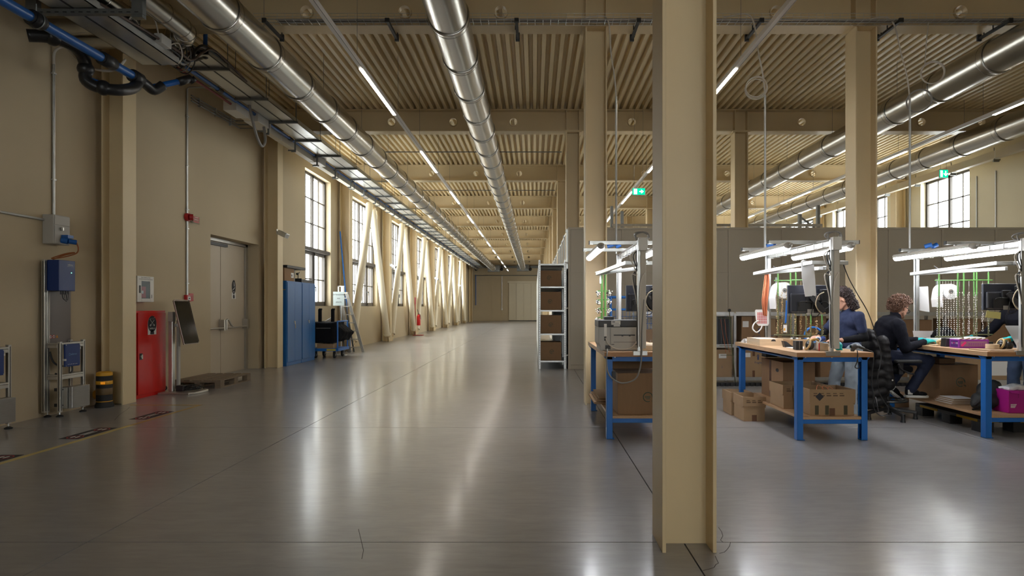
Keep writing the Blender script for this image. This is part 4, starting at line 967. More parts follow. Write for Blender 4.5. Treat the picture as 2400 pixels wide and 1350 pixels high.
def remeshed(mb, name, m, parent, vox=0.02, it=6, disp=None, fac=0.5):
    me = mb.mesh('tmp'); o = bpy.data.objects.new('tmp', me); COL.objects.link(o)
    r = o.modifiers.new('r', 'REMESH'); r.mode = 'VOXEL'; r.voxel_size = vox
    if it: s_ = o.modifiers.new('s', 'SMOOTH'); s_.factor = fac; s_.iterations = it
    if disp:
        tx = bpy.data.textures.new('fold', 'CLOUDS'); tx.noise_scale = disp[1]; tx.noise_depth = 2
        dd = o.modifiers.new('d', 'DISPLACE'); dd.texture = tx; dd.strength = disp[0]; dd.texture_coords = 'GLOBAL'; dd.mid_level = 0.5
    dg = bpy.context.evaluated_depsgraph_get(); me2 = bpy.data.meshes.new_from_object(o.evaluated_get(dg))
    bpy.data.objects.remove(o); me2.name = name; me2.shade_smooth(); me2.materials.clear(); me2.materials.append(m)
    ob = bpy.data.objects.new(name, me2); COL.objects.link(ob)
    if parent is not None:
        ob.parent = parent; a = parent.get('_at')
        if a is not None: me2.transform(Matrix.Translation(-Vector(a))); ob['_at'] = list(a)
    return ob
cv = thing('black_cover', 'black fabric cover with carry handles draped over the blue cart', 'cover', (-5.85, 17.5, 0.45))
m_ = MB().box(-6.2, -5.5, 17.12, 17.9, 0.44, 1.0).box(-6.2, -5.52, 17.08, 17.3, 0.42, 0.98)
m_.add([(-5.6, 17.1, 1.0), (-5.6, 17.95, 1.0), (-5.28, 17.3, 0.72), (-5.22, 17.95, 0.70), (-5.42, 17.2, 0.5), (-5.36, 17.95, 0.46), (-5.6, 17.1, 0.5), (-5.6, 17.95, 0.5)], [(0, 2, 3, 1), (2, 4, 5, 3), (4, 6, 7, 5), (0, 1, 7, 6), (0, 6, 4, 2), (1, 3, 5, 7)])
remeshed(m_, 'cover_cloth', BLKK, cv, 0.025, 5, (0.05, 0.18))
for x in (-6.02, -5.66): MB().box(x-0.05, x+0.03, 17.35, 17.45, 0.95, 1.36).box(x-0.03, x+0.04, 17.35, 17.45, 1.33, 1.38).build('carry_handle', BLKK, cv, bevel=0.01)
MB().bar((-5.90, 17.4, 1.0), (-5.72, 17.5, 1.12), 0.06, 0.03).bar((-5.9, 17.42, 1.0), (-5.72, 17.42, 1.02), 0.05, 0.05).build('camera_support', GREYP, cv)
MB().box(-6.02, -5.62, 17.055, 17.06, 0.83, 0.838).build('pocket_seam', GREYP, cv)
# paper sign on a pole
sp = thing('paper_sign', 'white paper notice on a thin pole standing behind the black covered cart', 'sign', (-5.75, 18.2, 0))
MB().cyl((-5.70, 18.25, 0.0), (-5.70, 18.25, 1.85), 0.012, 8).box(-5.85, -5.55, 18.15, 18.35, 0.0, 0.02).build('pole', GALV, sp)
s_ = MB().box(-5.93, -5.60, 18.22, 18.232, 1.46, 1.87).build('sheet', mat('bluish_paper', (0.62, 0.70, 0.68), 0.6), sp)
for z, tx_, sz in ((1.78, 'ATTENZIONE', 0.055), (1.67, 'NO', 0.055), (1.56, 'SPINTE', 0.055)): text(s_, tx_, (-5.765, 18.218, z), (1, 0, 0), (0, 0, 1), sz, INK)
# step ladder and blue rod leaning on the fourth wall column
ld = thing('step_ladder', 'folded aluminium step ladder leaning on the wall column behind the cart', 'ladder', (-5.85, 19.5, 0))
a0, a1 = Vector((-5.80, 19.45, 0)), Vector((-6.05, 19.3, 1.85)); b0, b1 = Vector((-5.38, 19.45, 0)), Vector((-5.86, 19.3, 1.85))
for p_, q_ in ((a0, a1), (b0, b1)): MB().bar(p_, q_, 0.09, 0.03, (0, 1, 0)).build('rail', ALU, ld, bevel=0.003)
for i in range(7):
    t_ = (i+0.6)/7.2; MB().bar(a0.lerp(a1, t_), b0.lerp(b1, t_), 0.08, 0.025).build('rung', ALU, ld)
for dx in (0.0, 0.3): MB().bar((-6.02+dx, 19.62, 0), (-6.12+dx*0.5, 19.42, 1.75), 0.05, 0.025, (0, 1, 0)).build('rear_rail', GALVD, ld)
MB().box(-6.14, -5.80, 19.22, 19.42, 1.83, 1.88).box(-6.12, -6.08, 19.26, 19.3, 1.88, 2.08).box(-5.96, -5.92, 19.26, 19.3, 1.88, 2.06).box(-6.12, -5.92, 19.26, 19.3, 2.05, 2.08).build('top_platform', ALU, ld, bevel=0.004)
MB().bar((-5.97, 19.27, 1.86), (-5.97, 19.27, 2.05), 0.09, 0.09).build('tool_clamp', WHITE, ld)
solo(MB().cyl((-5.86, 19.75, 0.0), (-6.22, 19.8, 3.84), 0.022, 10), 'leaning_rod', BENCHB, 'long thin blue rod leaning upright against the fourth wall column', 'rod', auto=True)

# floodlights on the wall columns
def flood(y, lab):
    f = thing('floodlight', lab, 'light', (-5.92, y, 3.12), 'small grey floodlights on the left columns')
    MB().cyl((-5.953, y-0.12, 3.16), (-5.88, y-0.12, 3.14), 0.02, 10).box(-5.953, -5.945, y-0.15, y-0.09, 3.10, 3.22).build('bracket', GALV, f)
    R_ = Matrix.Rotation(math.radians(25), 3, 'Y') @ Matrix.Rotation(math.radians(-12), 3, 'Z')
    MB().obox((-5.80, y-0.13, 3.10), (0.12, 0.07, 0.055), R_).build('lamp_body', GALV, f, bevel=0.015)
    c = Vector((-5.80, y-0.13, 3.10)); n_ = R_ @ Vector((1, 0, 0))
    MB().cyl(c+n_*0.119, c+n_*0.124, 0.045, 14).build('lens', GREYP, f)
flood(14.42, 'grey floodlight fixed on the third wall column, left of the first window')
flood(25.6, 'grey floodlight on the wall column between the first and second tube braces')
flood(36.85, 'small grey floodlight far down the left wall, at the fourth tube brace')
flood(48.1, 'smallest grey floodlight, near the last tube brace by the end wall')
# fire extinguisher on its stand
fx = thing('fire_extinguisher', 'red fire extinguisher on a floor stand with pole, far along the left wall', 'extinguisher', (-5.8, 30.9, 0))
MB().box(-6.05, -5.55, 30.75, 31.05, 0, 0.03).build('stand_base', REDD, fx, bevel=0.005)
MB().cyl((-5.95, 30.9, 0.03), (-5.95, 30.9, 1.75), 0.018, 8).build('stand_pole', REDP, fx)
MB().box(-5.98, -5.92, 30.86, 30.94, 1.55, 1.9).build('pole_sign', REDP, fx)
MB().lathe((-5.77, 30.85, 0.50), [(0.09, 0), (0.095, 0.02), (0.095, 0.45), (0.06, 0.53), (0.03, 0.55)], 18).build('cylinder', REDC, fx, auto=True)
MB().cyl((-5.77, 30.85, 1.05), (-5.77, 30.85, 1.10), 0.03, 10).bar((-5.77, 30.85, 1.10), (-5.84, 30.85, 1.30), 0.02, 0.03, (0, 1, 0)).tube(smooth_pts([(-5.77, 30.83, 1.08), (-5.68, 30.8, 1.02), (-5.66, 30.78, 0.8)], 4), 0.012, 6).build('valve_and_hose', BLACK, fx)
# ------------------------------------------------------------------ racking and shelving
def upright(mb, x, y, z1, w=0.045, d=0.03): mb.box(x-w/2, x+w/2, y-d/2, y+d/2, 0, z1)
rk = thing('shelving_rack', 'tall galvanised shelving rack with cartons, standing at the corner of the partition', 'rack', (0.4, 14.3, 0))
ux0, ux1 = 0.10, 0.72; ye = (14.2, 15.2, 16.3, 17.4, 18.5, 19.6, 20.7, 21.8, 22.9, 24.0)
for x in (ux0+0.02, ux1-0.02):
    for y in ye:
        o = MB().box(x-0.022, x+0.022, y-0.02, y+0.02, 0, 2.50).build('upright', GALV, rk, bevel=0.003)
        if y < 15:
            k = MB()
            for q in range(45): k.box(x-0.004, x+0.004, y-0.022, y-0.0195, 0.1+q*0.053, 0.125+q*0.053)
            tag(k.build('slot_row', BLACK, o), kind='stuff')
for z in (0.16, 0.78, 1.32, 1.86, 2.38):
    for a, b in zip(ye, ye[1:]):
        s_ = MB().box(ux0, ux1, a+0.02, b-0.02, z, z+0.025).box(ux0+0.04, ux1-0.04, a-0.022, a-0.0, z-0.005, z+0.03).build('shelf', GALV, rk)
MB().box(ux0-0.012, ux0-0.006, 14.3, 24.0, 0.2, 2.3).build('side_cladding', mat('pale_rack_cladding', (0.62, 0.62, 0.58), 0.5), rk)
for z in (0.30, 1.38, 2.42): MB().box(ux1-0.02, ux1+0.10, 14.17, 14.2, z, z+0.03).build('tie_plate', WHITE, rk)
def carton(name, lab, x0, x1, y0, y1, z0, z1, m=CARD, group=None, seam=True, logo=None, tape=None, label=None, arrow=None, word=None):
    """Closed carton: body, seam tape, optional front prints (front is the -Y face)."""
    t = thing(name, lab, 'box', ((x0+x1)/2, (y0+y1)/2, z0), group)
    MB().box(x0, x1, y0, y1, z0, z1).build('carton', m, t, bevel=0.004)
    if seam: MB().box(x0+0.004, x1-0.004, (y0+y1)/2-0.025, (y0+y1)/2+0.025, z1, z1+0.0012).build('seam_tape', TAPE, t)
    f = y0-0.0012
    if tape: MB().box(tape-0.022, tape+0.022, f, y0, z1-0.14, z1).box(tape-0.022, tape+0.022, f, y0, z0, z0+0.14).build('tape', TAPE, t)
    if label: MB().box(label[0], label[1], f-0.001, y0, label[2], label[3]).build('paper_label', WPRINT, t)
    if logo:
        lx, lz, r = logo; k = MB()
        k.tube([(lx+r*math.cos(a), f, lz+r*math.sin(a)) for a in [math.radians(-20+i*12) for i in range(1, 27)]], 0.0035, 4)
        k.bar((lx+r*0.75, f, lz-r*0.9), (lx+r*1.25, f, lz-r*0.75), 0.008, 0.002).bar((lx+r*0.9, f, lz-r*0.6), (lx+r*1.1, f, lz-r*1.05), 0.01, 0.002).bar((lx+r*0.95, f, lz+r*0.1), (lx+r*0.7, f, lz+r*0.35), 0.008, 0.002)
        for q in range(5): k.box(lx-r*0.62+q*r*0.24, lx-r*0.48+q*r*0.24, f-0.0005, f+0.0005, lz-0.008, lz+0.01)
        k.box(lx-r*0.4, lx+r*0.4, f-0.0005, f+0.0005, lz-0.022, lz-0.016)
        tag(k.build('round_logo', INKG, t), kind='stuff')
    if arrow:
        ax, az = arrow
        decal(t, [(ax-0.012, f, az-0.07), (ax+0.012, f, az-0.07), (ax+0.012, f, az+0.0), (ax-0.012, f, az+0.0)], INKB, 'arrow')
        decal(t, [(ax-0.035, f, az-0.012), (ax, f, az+0.012), (ax+0.035, f, az-0.012), (ax, f, az+0.035)], INKB, 'arrow')
    if word: text(t, word[0], (word[1], f, word[2]), (1, 0, 0), (0, 0, 1), 0.05, INKB)
    return t
for i, (z, w) in enumerate(((0.19, 'bottom'), (0.81, 'second lowest'), (1.35, 'second highest'), (1.89, 'top'))):
    carton('logo_carton', 'brown carton with green round logo on the %s shelf of the tall rack' % w, 0.145, 0.62, 14.25, 14.8, z, z+(0.42, 0.42, 0.42, 0.37)[i], CARD, 'cartons in the tall rack', logo=(0.40-0.02*i, z+0.2, 0.045))
# low shelving along the partition
sh = thing('low_shelving', 'low grey metal shelving filled with cartons along the taupe partition', 'shelf', (6, 11.55, 0))
PX = (1.9, 3.66, 4.72, 6.1, 7.5, 8.9, 10.3)
for x in PX:
    for y in (11.3, 11.85): MB().box(x-0.022, x+0.022, y-0.02, y+0.02, 0, 1.30).build('upright', GALV, sh)
for z, th in ((0.10, 0.04), (0.70, 0.04), (1.28, 0.05)):
    for a, b in zip(PX, PX[1:]): MB().box(a+0.022, b-0.022, 11.3, 11.87, z, z+(0.012 if th < 0.05 else 0.01)).box(a+0.022, b-0.022, 11.285, 11.30, z-0.02, z+th).build('shelf', GALV, sh)
cw = MB()
q = PX[0]
while q < 7.4: cw.box(q, q+0.045, 11.08, 11.12, 0.0, 0.05); q += 0.09
gr = thing('floor_guide', 'low black toothed guide rail on the floor in front of the low shelving', 'rail', (4.7, 11.1, 0))
tag(cw.build('teeth', BLACK, gr), kind='stuff'); MB().box(PX[0], 7.4, 11.12, 11.14, 0.0, 0.06).build('rail', BLACK, gr)
carton('fragile_carton', 'brown carton printed Fragile with up arrow, upper shelf left of the copper wires', 3.80, 4.22, 11.35, 11.8, 0.745, 1.25, CARD, 'cartons on the low shelving', tape=4.01, label=(3.82, 3.93, 1.05, 1.16), arrow=(4.12, 1.0), word=('Fragile', 4.09, 0.88))
carton('fragile_carton', 'narrow carton printed Fragile, upper shelf directly behind the back post', 4.24, 4.56, 11.36, 11.8, 0.745, 1.20, CARDL, 'cartons on the low shelving', tape=4.45, arrow=(4.30, 1.0), word=('Fragile', 4.36, 0.9))
carton('fragile_carton', 'brown carton with a blue dot and up arrow behind the monitor on the upper shelf', 4.86, 5.36, 11.36, 11.8, 0.745, 1.25, CARD, 'cartons on the low shelving', tape=5.1, arrow=(5.0, 1.02))
carton('fragile_carton', 'carton printed Fragile with paper label on the lower shelf behind the far bench leg', 3.78, 4.28, 11.34, 11.8, 0.115, 0.66, CARDL, 'cartons on the low shelving', tape=4.02, label=(3.83, 3.96, 0.50, 0.58), arrow=(4.10, 0.52), word=('Fragile', 4.10, 0.40))
carton('marked_carton', 'pale carton with a hand drawn 2, lower shelf just right of the nearest column', 3.10, 3.62, 11.34, 11.8, 0.115, 0.64, CARDL, 'cartons on the low shelving', label=(3.38, 3.52, 0.48, 0.56), word=('2', 3.44, 0.32))
carton('marked_carton', 'carton with a hand drawn 2 on the lower shelf behind the middle bench', 4.76, 5.12, 11.34, 11.8, 0.115, 0.66, CARD, 'cartons on the low shelving', word=('2', 4.9, 0.5))
for i, (a, b, h, lab) in enumerate(((5.42, 5.80, 0.46, 'brown carton on the upper shelf beside the woman in the blue shirt'), (6.2, 6.62, 0.32, 'low brown carton on the upper shelf, right of the seated man\'s head'), (6.66, 7.30, 0.44, 'wide brown carton on the upper shelf behind the hanging white bead chains'), (7.6, 8.2, 0.46, 'brown carton on the upper shelf behind the green racks of the right bench'), (8.3, 8.84, 0.40, 'brown carton on the upper shelf at far right, beside the standing worker'))):
    carton('plain_carton', lab, a, b, 11.36, 11.8, 0.745, 0.745+h, CARD, 'cartons on the low shelving')
carton('labelled_carton', 'pallet carton with a white printed label, seen under the right bench', 6.95, 7.95, 10.1, 10.7, 0.232, 0.80, CARDL, None, label=(7.46, 7.76, 0.30, 0.53), tape=7.05)
for i, (a, b) in enumerate(((5.25, 5.95), (6.15, 6.85))):
    carton('plain_carton', ('plain brown carton on the lower shelf behind the swivel chair', 'plain brown carton on the lower shelf behind the seated man\'s knees')[i], a, b, 11.36, 11.8, 0.115, 0.62, CARD, 'cartons on the low shelving')
solo(MB().box(6.9, 8.0, 10.05, 10.75, 0.10, 0.23), 'support_crate', GREYP, 'grey plinth crate carrying the labelled carton under the right bench', 'crate', bevel=0.005)
pb2 = MB().box(6.95, 7.95, 10.1, 10.7, 0.0, 0.10).build('plinth_base', GREYP, bpy.data.objects['support_crate'])
cr = thing('dark_crate', 'dark grey crates on the left upper shelf behind the nearest column', 'crate', (3.3, 11.6, 0.72))
MB().box(3.0, 3.62, 11.36, 11.8, 0.715, 1.24).build('crate', mat('dark_grey_crate', (0.07, 0.075, 0.08), 0.5), cr, bevel=0.006)
for q in range(3): MB().box(3.38+q*0.07, 3.42+q*0.07, 11.34, 11.36, 0.74, 1.24).build('rib', BLACK, cr)
# green rack leaning on the shelving
gl = thing('plating_rack', 'green plating rack leaning on the low shelving beside the nearest column', 'rack', (3.5, 11.15, 0.4))
MB().tube([(3.53, 11.2, 1.36), (3.56, 11.17, 0.75), (3.63, 11.16, 0.0)], 0.008, 6).build('rod', OLIVE, gl, smooth=True)
MB().ell((3.53, 11.2, 1.36), (0.03, 0.02, 0.03)).build('hook', BLACK, gl, smooth=True)
for z, x in ((1.22, 3.54), (0.72, 3.56), (0.55, 3.58)): MB().cyl((x-0.22, 11.17, z), (x+0.02, 11.17, z), 0.006, 6).build('cross_rod', OLIVE, gl)
for q in range(2): MB().tube([(3.36+q*0.07, 11.16, 1.2), (3.40+q*0.06, 11.15, 0.9), (3.45+q*0.06, 11.14, 0.6)], 0.004, 5).build('copper_strand', COPPER, gl)
# pallet racking above the partition
pr = thing('pallet_racking', 'grey pallet racking frame showing above the taupe partition', 'rack', (4.8, 18, 0))
for x, z1 in ((2.25, 4.35), (7.72, 4.12), (8.25, 4.38), (2.55, 4.2)):
    MB().box(x-0.04, x+0.04, 17.95, 18.05, 0, z1).build('upright', GALVD, pr)
for a, b in ((2.25, 4.9), (5.0, 8.35)): MB().box(a, b, 17.93, 17.97, 3.75, 3.83).build('beam', mat('weathered_grey_steel', (0.36, 0.34, 0.30), 0.6, 0.3, noise=0.3, nscale=12), pr)
MB().bar((7.72, 18.0, 4.05), (8.25, 18.0, 3.65), 0.04, 0.04).bar((7.72, 18.0, 3.6), (8.1, 18.0, 3.9), 0.03, 0.03).build('diagonal', GALVD, pr)
# roll cage behind the left bench
rg_ = thing('roll_cage', 'blue roll cage with wire mesh and plastic film behind the left bench', 'cart', (1.75, 10.2, 0))
for x in (1.22, 2.2):
    for y in (9.9, 10.5): MB().cyl((x, y, 0.1), (x, y, 1.58), 0.02, 10).build('post', BENCHB, rg_)
for y in (9.9, 10.5):
    for z in (0.2, 1.38, 1.58): MB().cyl((1.22, y, z), (2.2, y, z), 0.018, 10).build('cross_tube', BENCHB, rg_)
for x in (1.22, 2.2): MB().cyl((x, 9.9, 1.58), (x, 10.5, 1.58), 0.018, 10).build('cross_tube', BENCHB, rg_)
k = MB()
for i in range(16): k.cyl((1.26+i*0.06, 10.5, 0.2), (1.26+i*0.06, 10.5, 1.38), 0.004, 5)
for i in range(10): k.cyl((1.22, 10.5, 0.3+i*0.12), (2.2, 10.5, 0.3+i*0.12), 0.004, 5)
tag(k.build('wire_mesh', BENCHB, rg_), kind='stuff')
MB().box(1.2, 2.22, 9.88, 10.52, 0.12, 0.2).build('deck', BENCHB, rg_)
for x in (1.28, 2.14):
    for y in (9.95, 10.45): MB().cyl((x-0.02, y, 0.06), (x+0.02, y, 0.06), 0.06, 14).build('wheel', RUBBER, rg_)
fm = remeshed(MB().box(1.35, 2.1, 10.0, 10.4, 0.25, 1.15).ell((1.7, 10.15, 1.15), (0.35, 0.2, 0.12)).ell((1.9, 10.05, 1.1), (0.2, 0.15, 0.15)), 'film_bundle', CLEARP, rg_, 0.03, 2, (0.10, 0.12))
MB().box(1.4, 2.05, 10.05, 10.35, 0.22, 1.05).build('wrapped_goods', CARD, rg_)

# ------------------------------------------------------------------ workbenches
TL = emis('tube_lamp_light', (0.93, 0.95, 1.0), TUBE)
ZTOP = 0.94
def bench(x0, y0, y1, lab, lampside=0):
    x1 = x0+0.81; xc = (x0+x1)/2
    t = thing('workbench', lab, 'workbench', (xc, (y0+y1)/2, 0), 'blue workbenches with overhead lamp frames')
    MB().box(x0, x1, y0, y1, ZTOP-0.05, ZTOP).build('worktop', WOOD, t, bevel=0.003)
    MB().box(x0+0.001, x1-0.001, y0-0.0015, y0, ZTOP-0.049, ZTOP-0.001).build('edge_band', WOODE, t)
    for x, s_ in ((x0+0.03, 1), (x1-0.03-0.065, -1)):
        for y, e in ((y0+0.06, 1), (y1-0.14, -1)):
            l = MB(); a, b = x, x+0.065; c, d = y, y+0.08
            l.box(a, b, c, c+0.006, 0, ZTOP-0.05).box(a, b, d-0.006, d, 0, ZTOP-0.05)
            if s_ > 0: l.box(a, a+0.006, c, d, 0, ZTOP-0.05)
            else: l.box(b-0.006, b, c, d, 0, ZTOP-0.05)
            l.box(a, b+0.02*s_ if s_ > 0 else b, c, d, 0, 0.008)
            l.prism([(a-0.03, ZTOP-0.052), (b+0.03, ZTOP-0.052), (b, ZTOP-0.085), (a, ZTOP-0.085)], 'y', c, d)
            l.build('leg', BENCHB, t, bevel=0.003)
    for y in (y0+0.07, y1-0.13):
        MB().box(x0+0.09, x1-0.09, y, y+0.06, ZTOP-0.105, ZTOP-0.052).build('top_rail', BENCHB, t, bevel=0.003)
        MB().box(x0+0.09, x1-0.09, y, y+0.06, 0.175, 0.222).build('lower_rail', BENCHB, t, bevel=0.003)
    MB().box(x0+0.1, x1-0.1, y0+0.13, y1-0.13, ZTOP-0.10, ZTOP-0.085).build('stretcher', BENCHB, t)
    s_ = MB().box(x0+0.065, x1-0.065, y0+0.065, y1-0.065, 0.222, 0.25).build('lower_shelf', WOOD, t, bevel=0.003)
    # bolts
    k = MB()
    for q in range(3): k.cyl((x0+0.12+q*0.28, y0+0.068, ZTOP-0.058), (x0+0.12+q*0.28, y0+0.060, ZTOP-0.058), 0.007, 6)
    tag(k.build('bolts', GALV, t), kind='stuff')
    xq = xc-0.085
    # front post with clamp, trunking and box
    MB().box(xq-0.015, xq+0.135, y0-0.012, y0+0.02, ZTOP-0.035, ZTOP+0.012).build('post_clamp', STEELM, t, bevel=0.002)
    fp = MB().box(xq+0.03, xq+0.06, y0-0.02, y0+0.02, ZTOP+0.012, 2.13).build('front_post', GALV, t, bevel=0.002)
    MB().box(xq+0.058, xq+0.118, y0-0.03, y0+0.02, ZTOP+0.04, 2.02).build('cable_trunking', BEIGEP, t, bevel=0.004)
    jb_ = MB().box(xq+0.035, xq+0.130, y0-0.06, y0+0.01, 2.015, 2.155).build('junction_box', WHITE, t, bevel=0.006)
    for a in (0.045, 0.12):
        for b in (2.028, 2.142): MB().cyl((xq+a, y0-0.06, b), (xq+a, y0-0.063, b), 0.004, 6).build('screw', GREYP, jb_)
    MB().tube(smooth_pts([(xq+0.02, y0, 2.13), (xq+0.02, y0+0.02, 2.19), (xq+0.08, y0-0.01, 2.215), (xq+0.14, y0, 2.20), (xq+0.155, y0, 2.15)], 5), 0.009, 7).torus((xq+0.08, y0+0.05, 2.185), (0.2, 0.4, 1), 0.075, 0.008, 20, 6).build('cable_loop', CABLEG, t, smooth=True)
    # back post
    yb = y1-0.10
    MB().box(xc-0.005, xc+0.04, yb-0.02, yb+0.02, ZTOP, 2.12).build('back_post', GALV, t, bevel=0.002)
    MB().cyl((xc-0.018, yb, ZTOP), (xc-0.018, yb, 2.14), 0.012, 10).build('post_conduit', GALV, t, auto=True)
    # top beam with cable, cross arms
    MB().bar((xc+0.02, yb, 2.10), (xc+0.045, y0, 2.11), 0.04, 0.05).build('top_beam', GALV, t, bevel=0.002)
    k = MB()
    for q in range(9):
        f_ = q/9+0.05; p = Vector((xc+0.02, yb, 2.10)).lerp(Vector((xc+0.045, y0, 2.11)), f_); k.box(p.x-0.024, p.x+0.024, p.y-0.004, p.y+0.004, p.z-0.03, p.z+0.03)
    tag(k.build('cable_ties', WPRINT, t), kind='stuff')
    MB().tube(smooth_pts([(xc-0.0, yb, 2.13), (xc+0.0, yb-0.5, 2.135), (xc+0.02, y0+0.6, 2.15), (xc+0.03, y0+0.1, 2.15)], 5), 0.008, 6).build('beam_cable', CABLEG, t, smooth=True)
    for y in (y0+0.50, y0+1.38):
        MB().box(x0-0.115, x0+0.91, y-0.02, y+0.02, 2.135, 2.175).build('cross_arm', GALV, t, bevel=0.002)
        for x in (x0-0.118, x0+0.913): MB().box(x-0.004, x+0.004, y-0.021, y+0.021, 2.134, 2.176).build('end_cap', BLACK, t)
    MB().cyl((x0+0.20, y0+1.38, 2.20), (x0+0.27, y0+1.34, 2.225), 0.028, 12).cyl((x0+0.30, y0+1.38, 2.195), (x0+0.36, y0+1.38, 2.225), 0.03, 12).build('blue_connector', BLUEP, t, auto=True)
    # lower hanging frame
    A = Vector((x0+0.27, y0+0.22, 1.905)); B = Vector((x0+0.07, y0+1.45, 1.85)); C = Vector((xc+0.04, y0+0.22, 1.90)); D = Vector((xc+0.03, y0+0.30, 1.85))
    MB().bar(A, B, 0.04, 0.04).build('hanging_bar', GALV, t, bevel=0.002); MB().bar(A-Vector((0.02, 0, 0)), C+Vector((0.2, 0, 0)), 0.04, 0.04).build('hanging_bar', GALV, t, bevel=0.002)
    MB().bar(B, D, 0.04, 0.04).build('hanging_bar', GALV, t, bevel=0.002)
    MB().bar(C, (xc+0.04, y0+0.0, 1.90), 0.03, 0.03).build('hanging_bar', GALV, t)
    MB().box(xc-0.04, xc-0.005, y0+0.01, y0+0.035, 1.63, 1.86).build('power_strip', GALV, t, bevel=0.002)
    # black cables down the post
    for q in range(3):
        MB().tube(smooth_pts([(xq+0.02, y0-0.02, 2.02), (xq+0.01-0.03*q, y0-0.03, 1.95), (xq+0.02, y0-0.035, 1.86-0.05*q), (xq+0.0-0.02*q, y0-0.03, 1.75), (xq+0.02, y0-0.035, 1.45), (xq+0.02+0.005*q, y0-0.035, 1.1), (xq+0.03, y0-0.03, 0.99)], 5), 0.006, 6).build('post_cable', (CABLEB, CABLEB, CABLEW)[q], t, smooth=True)
    MB().tube(smooth_pts([(xq+0.10, y0-0.035, 1.78), (xq+0.06, y0-0.05, 1.7), (xq+0.045, y0-0.05, 1.5), (xq+0.05, y0-0.04, 1.2), (xq+0.05, y0-0.035, 1.0)], 5), 0.006, 6).build('post_cable', CABLEW, t, smooth=True)
    return t, x0, xc
def tube_lamp(x, y0, lab):
    l = thing('tube_lamp', lab, 'lamp', (x, y0, 2.05), 'white tube lamps over the benches')
    y1 = y0+1.5
    MB().prism([(x-0.045, 2.10), (x-0.04, 2.075), (x+0.04, 2.075), (x+0.045, 2.10), (x+0.03, 2.118), (x-0.03, 2.118)], 'y', y0+0.05, y1).build('housing', WHITE, l, auto=True)
    m = MB(); N = 14
    prof_ = [(x+0.040*math.cos(a), 2.076+0.042*math.sin(a)) for a in [PI+PI*i/N for i in range(N+1)]]
    m.prism(prof_, 'y', y0+0.06, y1-0.01); m.ell((x, y1-0.01, 2.076), (0.04, 0.02, 0.041), 12, 8)
    m.build('diffuser', TL, l, auto=True)
    MB().ell((x, y0+0.04, 2.088), (0.042, 0.06, 0.036), 14, 8).cyl((x, y0-0.06, 2.095), (x, y0, 2.09), 0.012, 8).build('end_cap', GREYP, l, smooth=True)
    for yy in (y0+0.33, y0+1.21): MB().box(x-0.012, x+0.012, yy-0.01, yy+0.01, 2.116, 2.136).build('clip', GALV, l)
    return l
BL, bx0, bxc = bench(0.745, 6.58, 8.58, 'left workbench with a laser printer on it, partly hidden by the nearest column')
BM, mx0, mxc = bench(2.765, 6.52, 8.52, 'middle workbench with ear defenders and open cartons, in full view')
BR_, rx0, rxc = bench(4.845, 6.62, 8.62, 'right workbench where the curly haired man sits, cut by the picture edge')
for (x0, y0, w) in ((bx0, 6.58, 'left'), (mx0, 6.52, 'middle'), (rx0, 6.62, 'right')):
    tube_lamp(x0-0.015, y0+0.15, 'glowing white tube lamp on the left side of the %s workbench frame' % w)
    tube_lamp(x0+0.665, y0+0.15, 'glowing white tube lamp on the right side of the %s workbench frame' % w)
    hk = x0+0.18
    # feed cable of the lamp
# ceiling drops to the bench posts
def drop(xc, y, lab, coil):
    d = thing('conduit_drop', lab, 'conduit', (xc-0.03, y, 2.15), 'conduit drops over the benches')
    MB().cyl((xc-0.03, y, 2.15), (xc-0.03, y, 4.30), 0.014, 10).build('conduit', GALV, d, auto=True)
    MB().tube(smooth_pts([(xc-0.03, y, 4.30), (xc-0.05, y+0.03, 4.6), (xc-0.09, y+0.1, 4.95), (xc-0.10, y+0.25, 5.42), (xc-0.2, y+0.32, 5.56), (xc-0.5, y+0.3, 5.5)], 6), 0.010, 7).build('cable', CABLEW, d, smooth=True)
    if coil:
        for q in range(4): MB().torus((xc-0.15+0.006*q, y+0.02*q, 4.42-0.006*q), (0.25, 1, 0.08), 0.135+0.006*(q % 3), 0.006, 30, 6).build('cable_coil', CABLEW, d, smooth=True)
drop(bxc, 8.48, 'steel conduit drop from the roof to the left workbench', False)
drop(mxc, 8.42, 'steel conduit drop with a pale cable coil above the middle workbench', True)
drop(rxc-0.05, 8.52, 'steel conduit drop above the right workbench, crossing the round duct', False)
hc = thing('hanging_coil', 'pale cable coil hanging alone in front of the upper right round duct', 'cable', (5.62, 8.7, 4.55))
for q in range(3): MB().torus((5.60+0.006*q, 8.7+0.01*q, 4.72), (0.2, 1, 0.1), 0.155-0.005*q, 0.008, 30, 6).build('cable_coil', CABLEW, hc, smooth=True)
MB().tube(smooth_pts([(5.49, 8.7, 4.82), (5.52, 8.72, 5.1), (5.58, 8.76, 5.45)], 5), 0.007, 6).build('cable', CABLEW, hc, smooth=True)
h2 = thing('hanging_coil', 'narrow grey cable loop hanging from the conduit drop above the seated man', 'cable', (5.3, 8.5, 4.1))
for q in range(2): MB().torus((5.26, 8.46, 4.24), (0.7, 1, 0.1), 0.15-0.005*q, 0.008, 30, 6).build('cable_coil', CABLEG, h2, smooth=True)

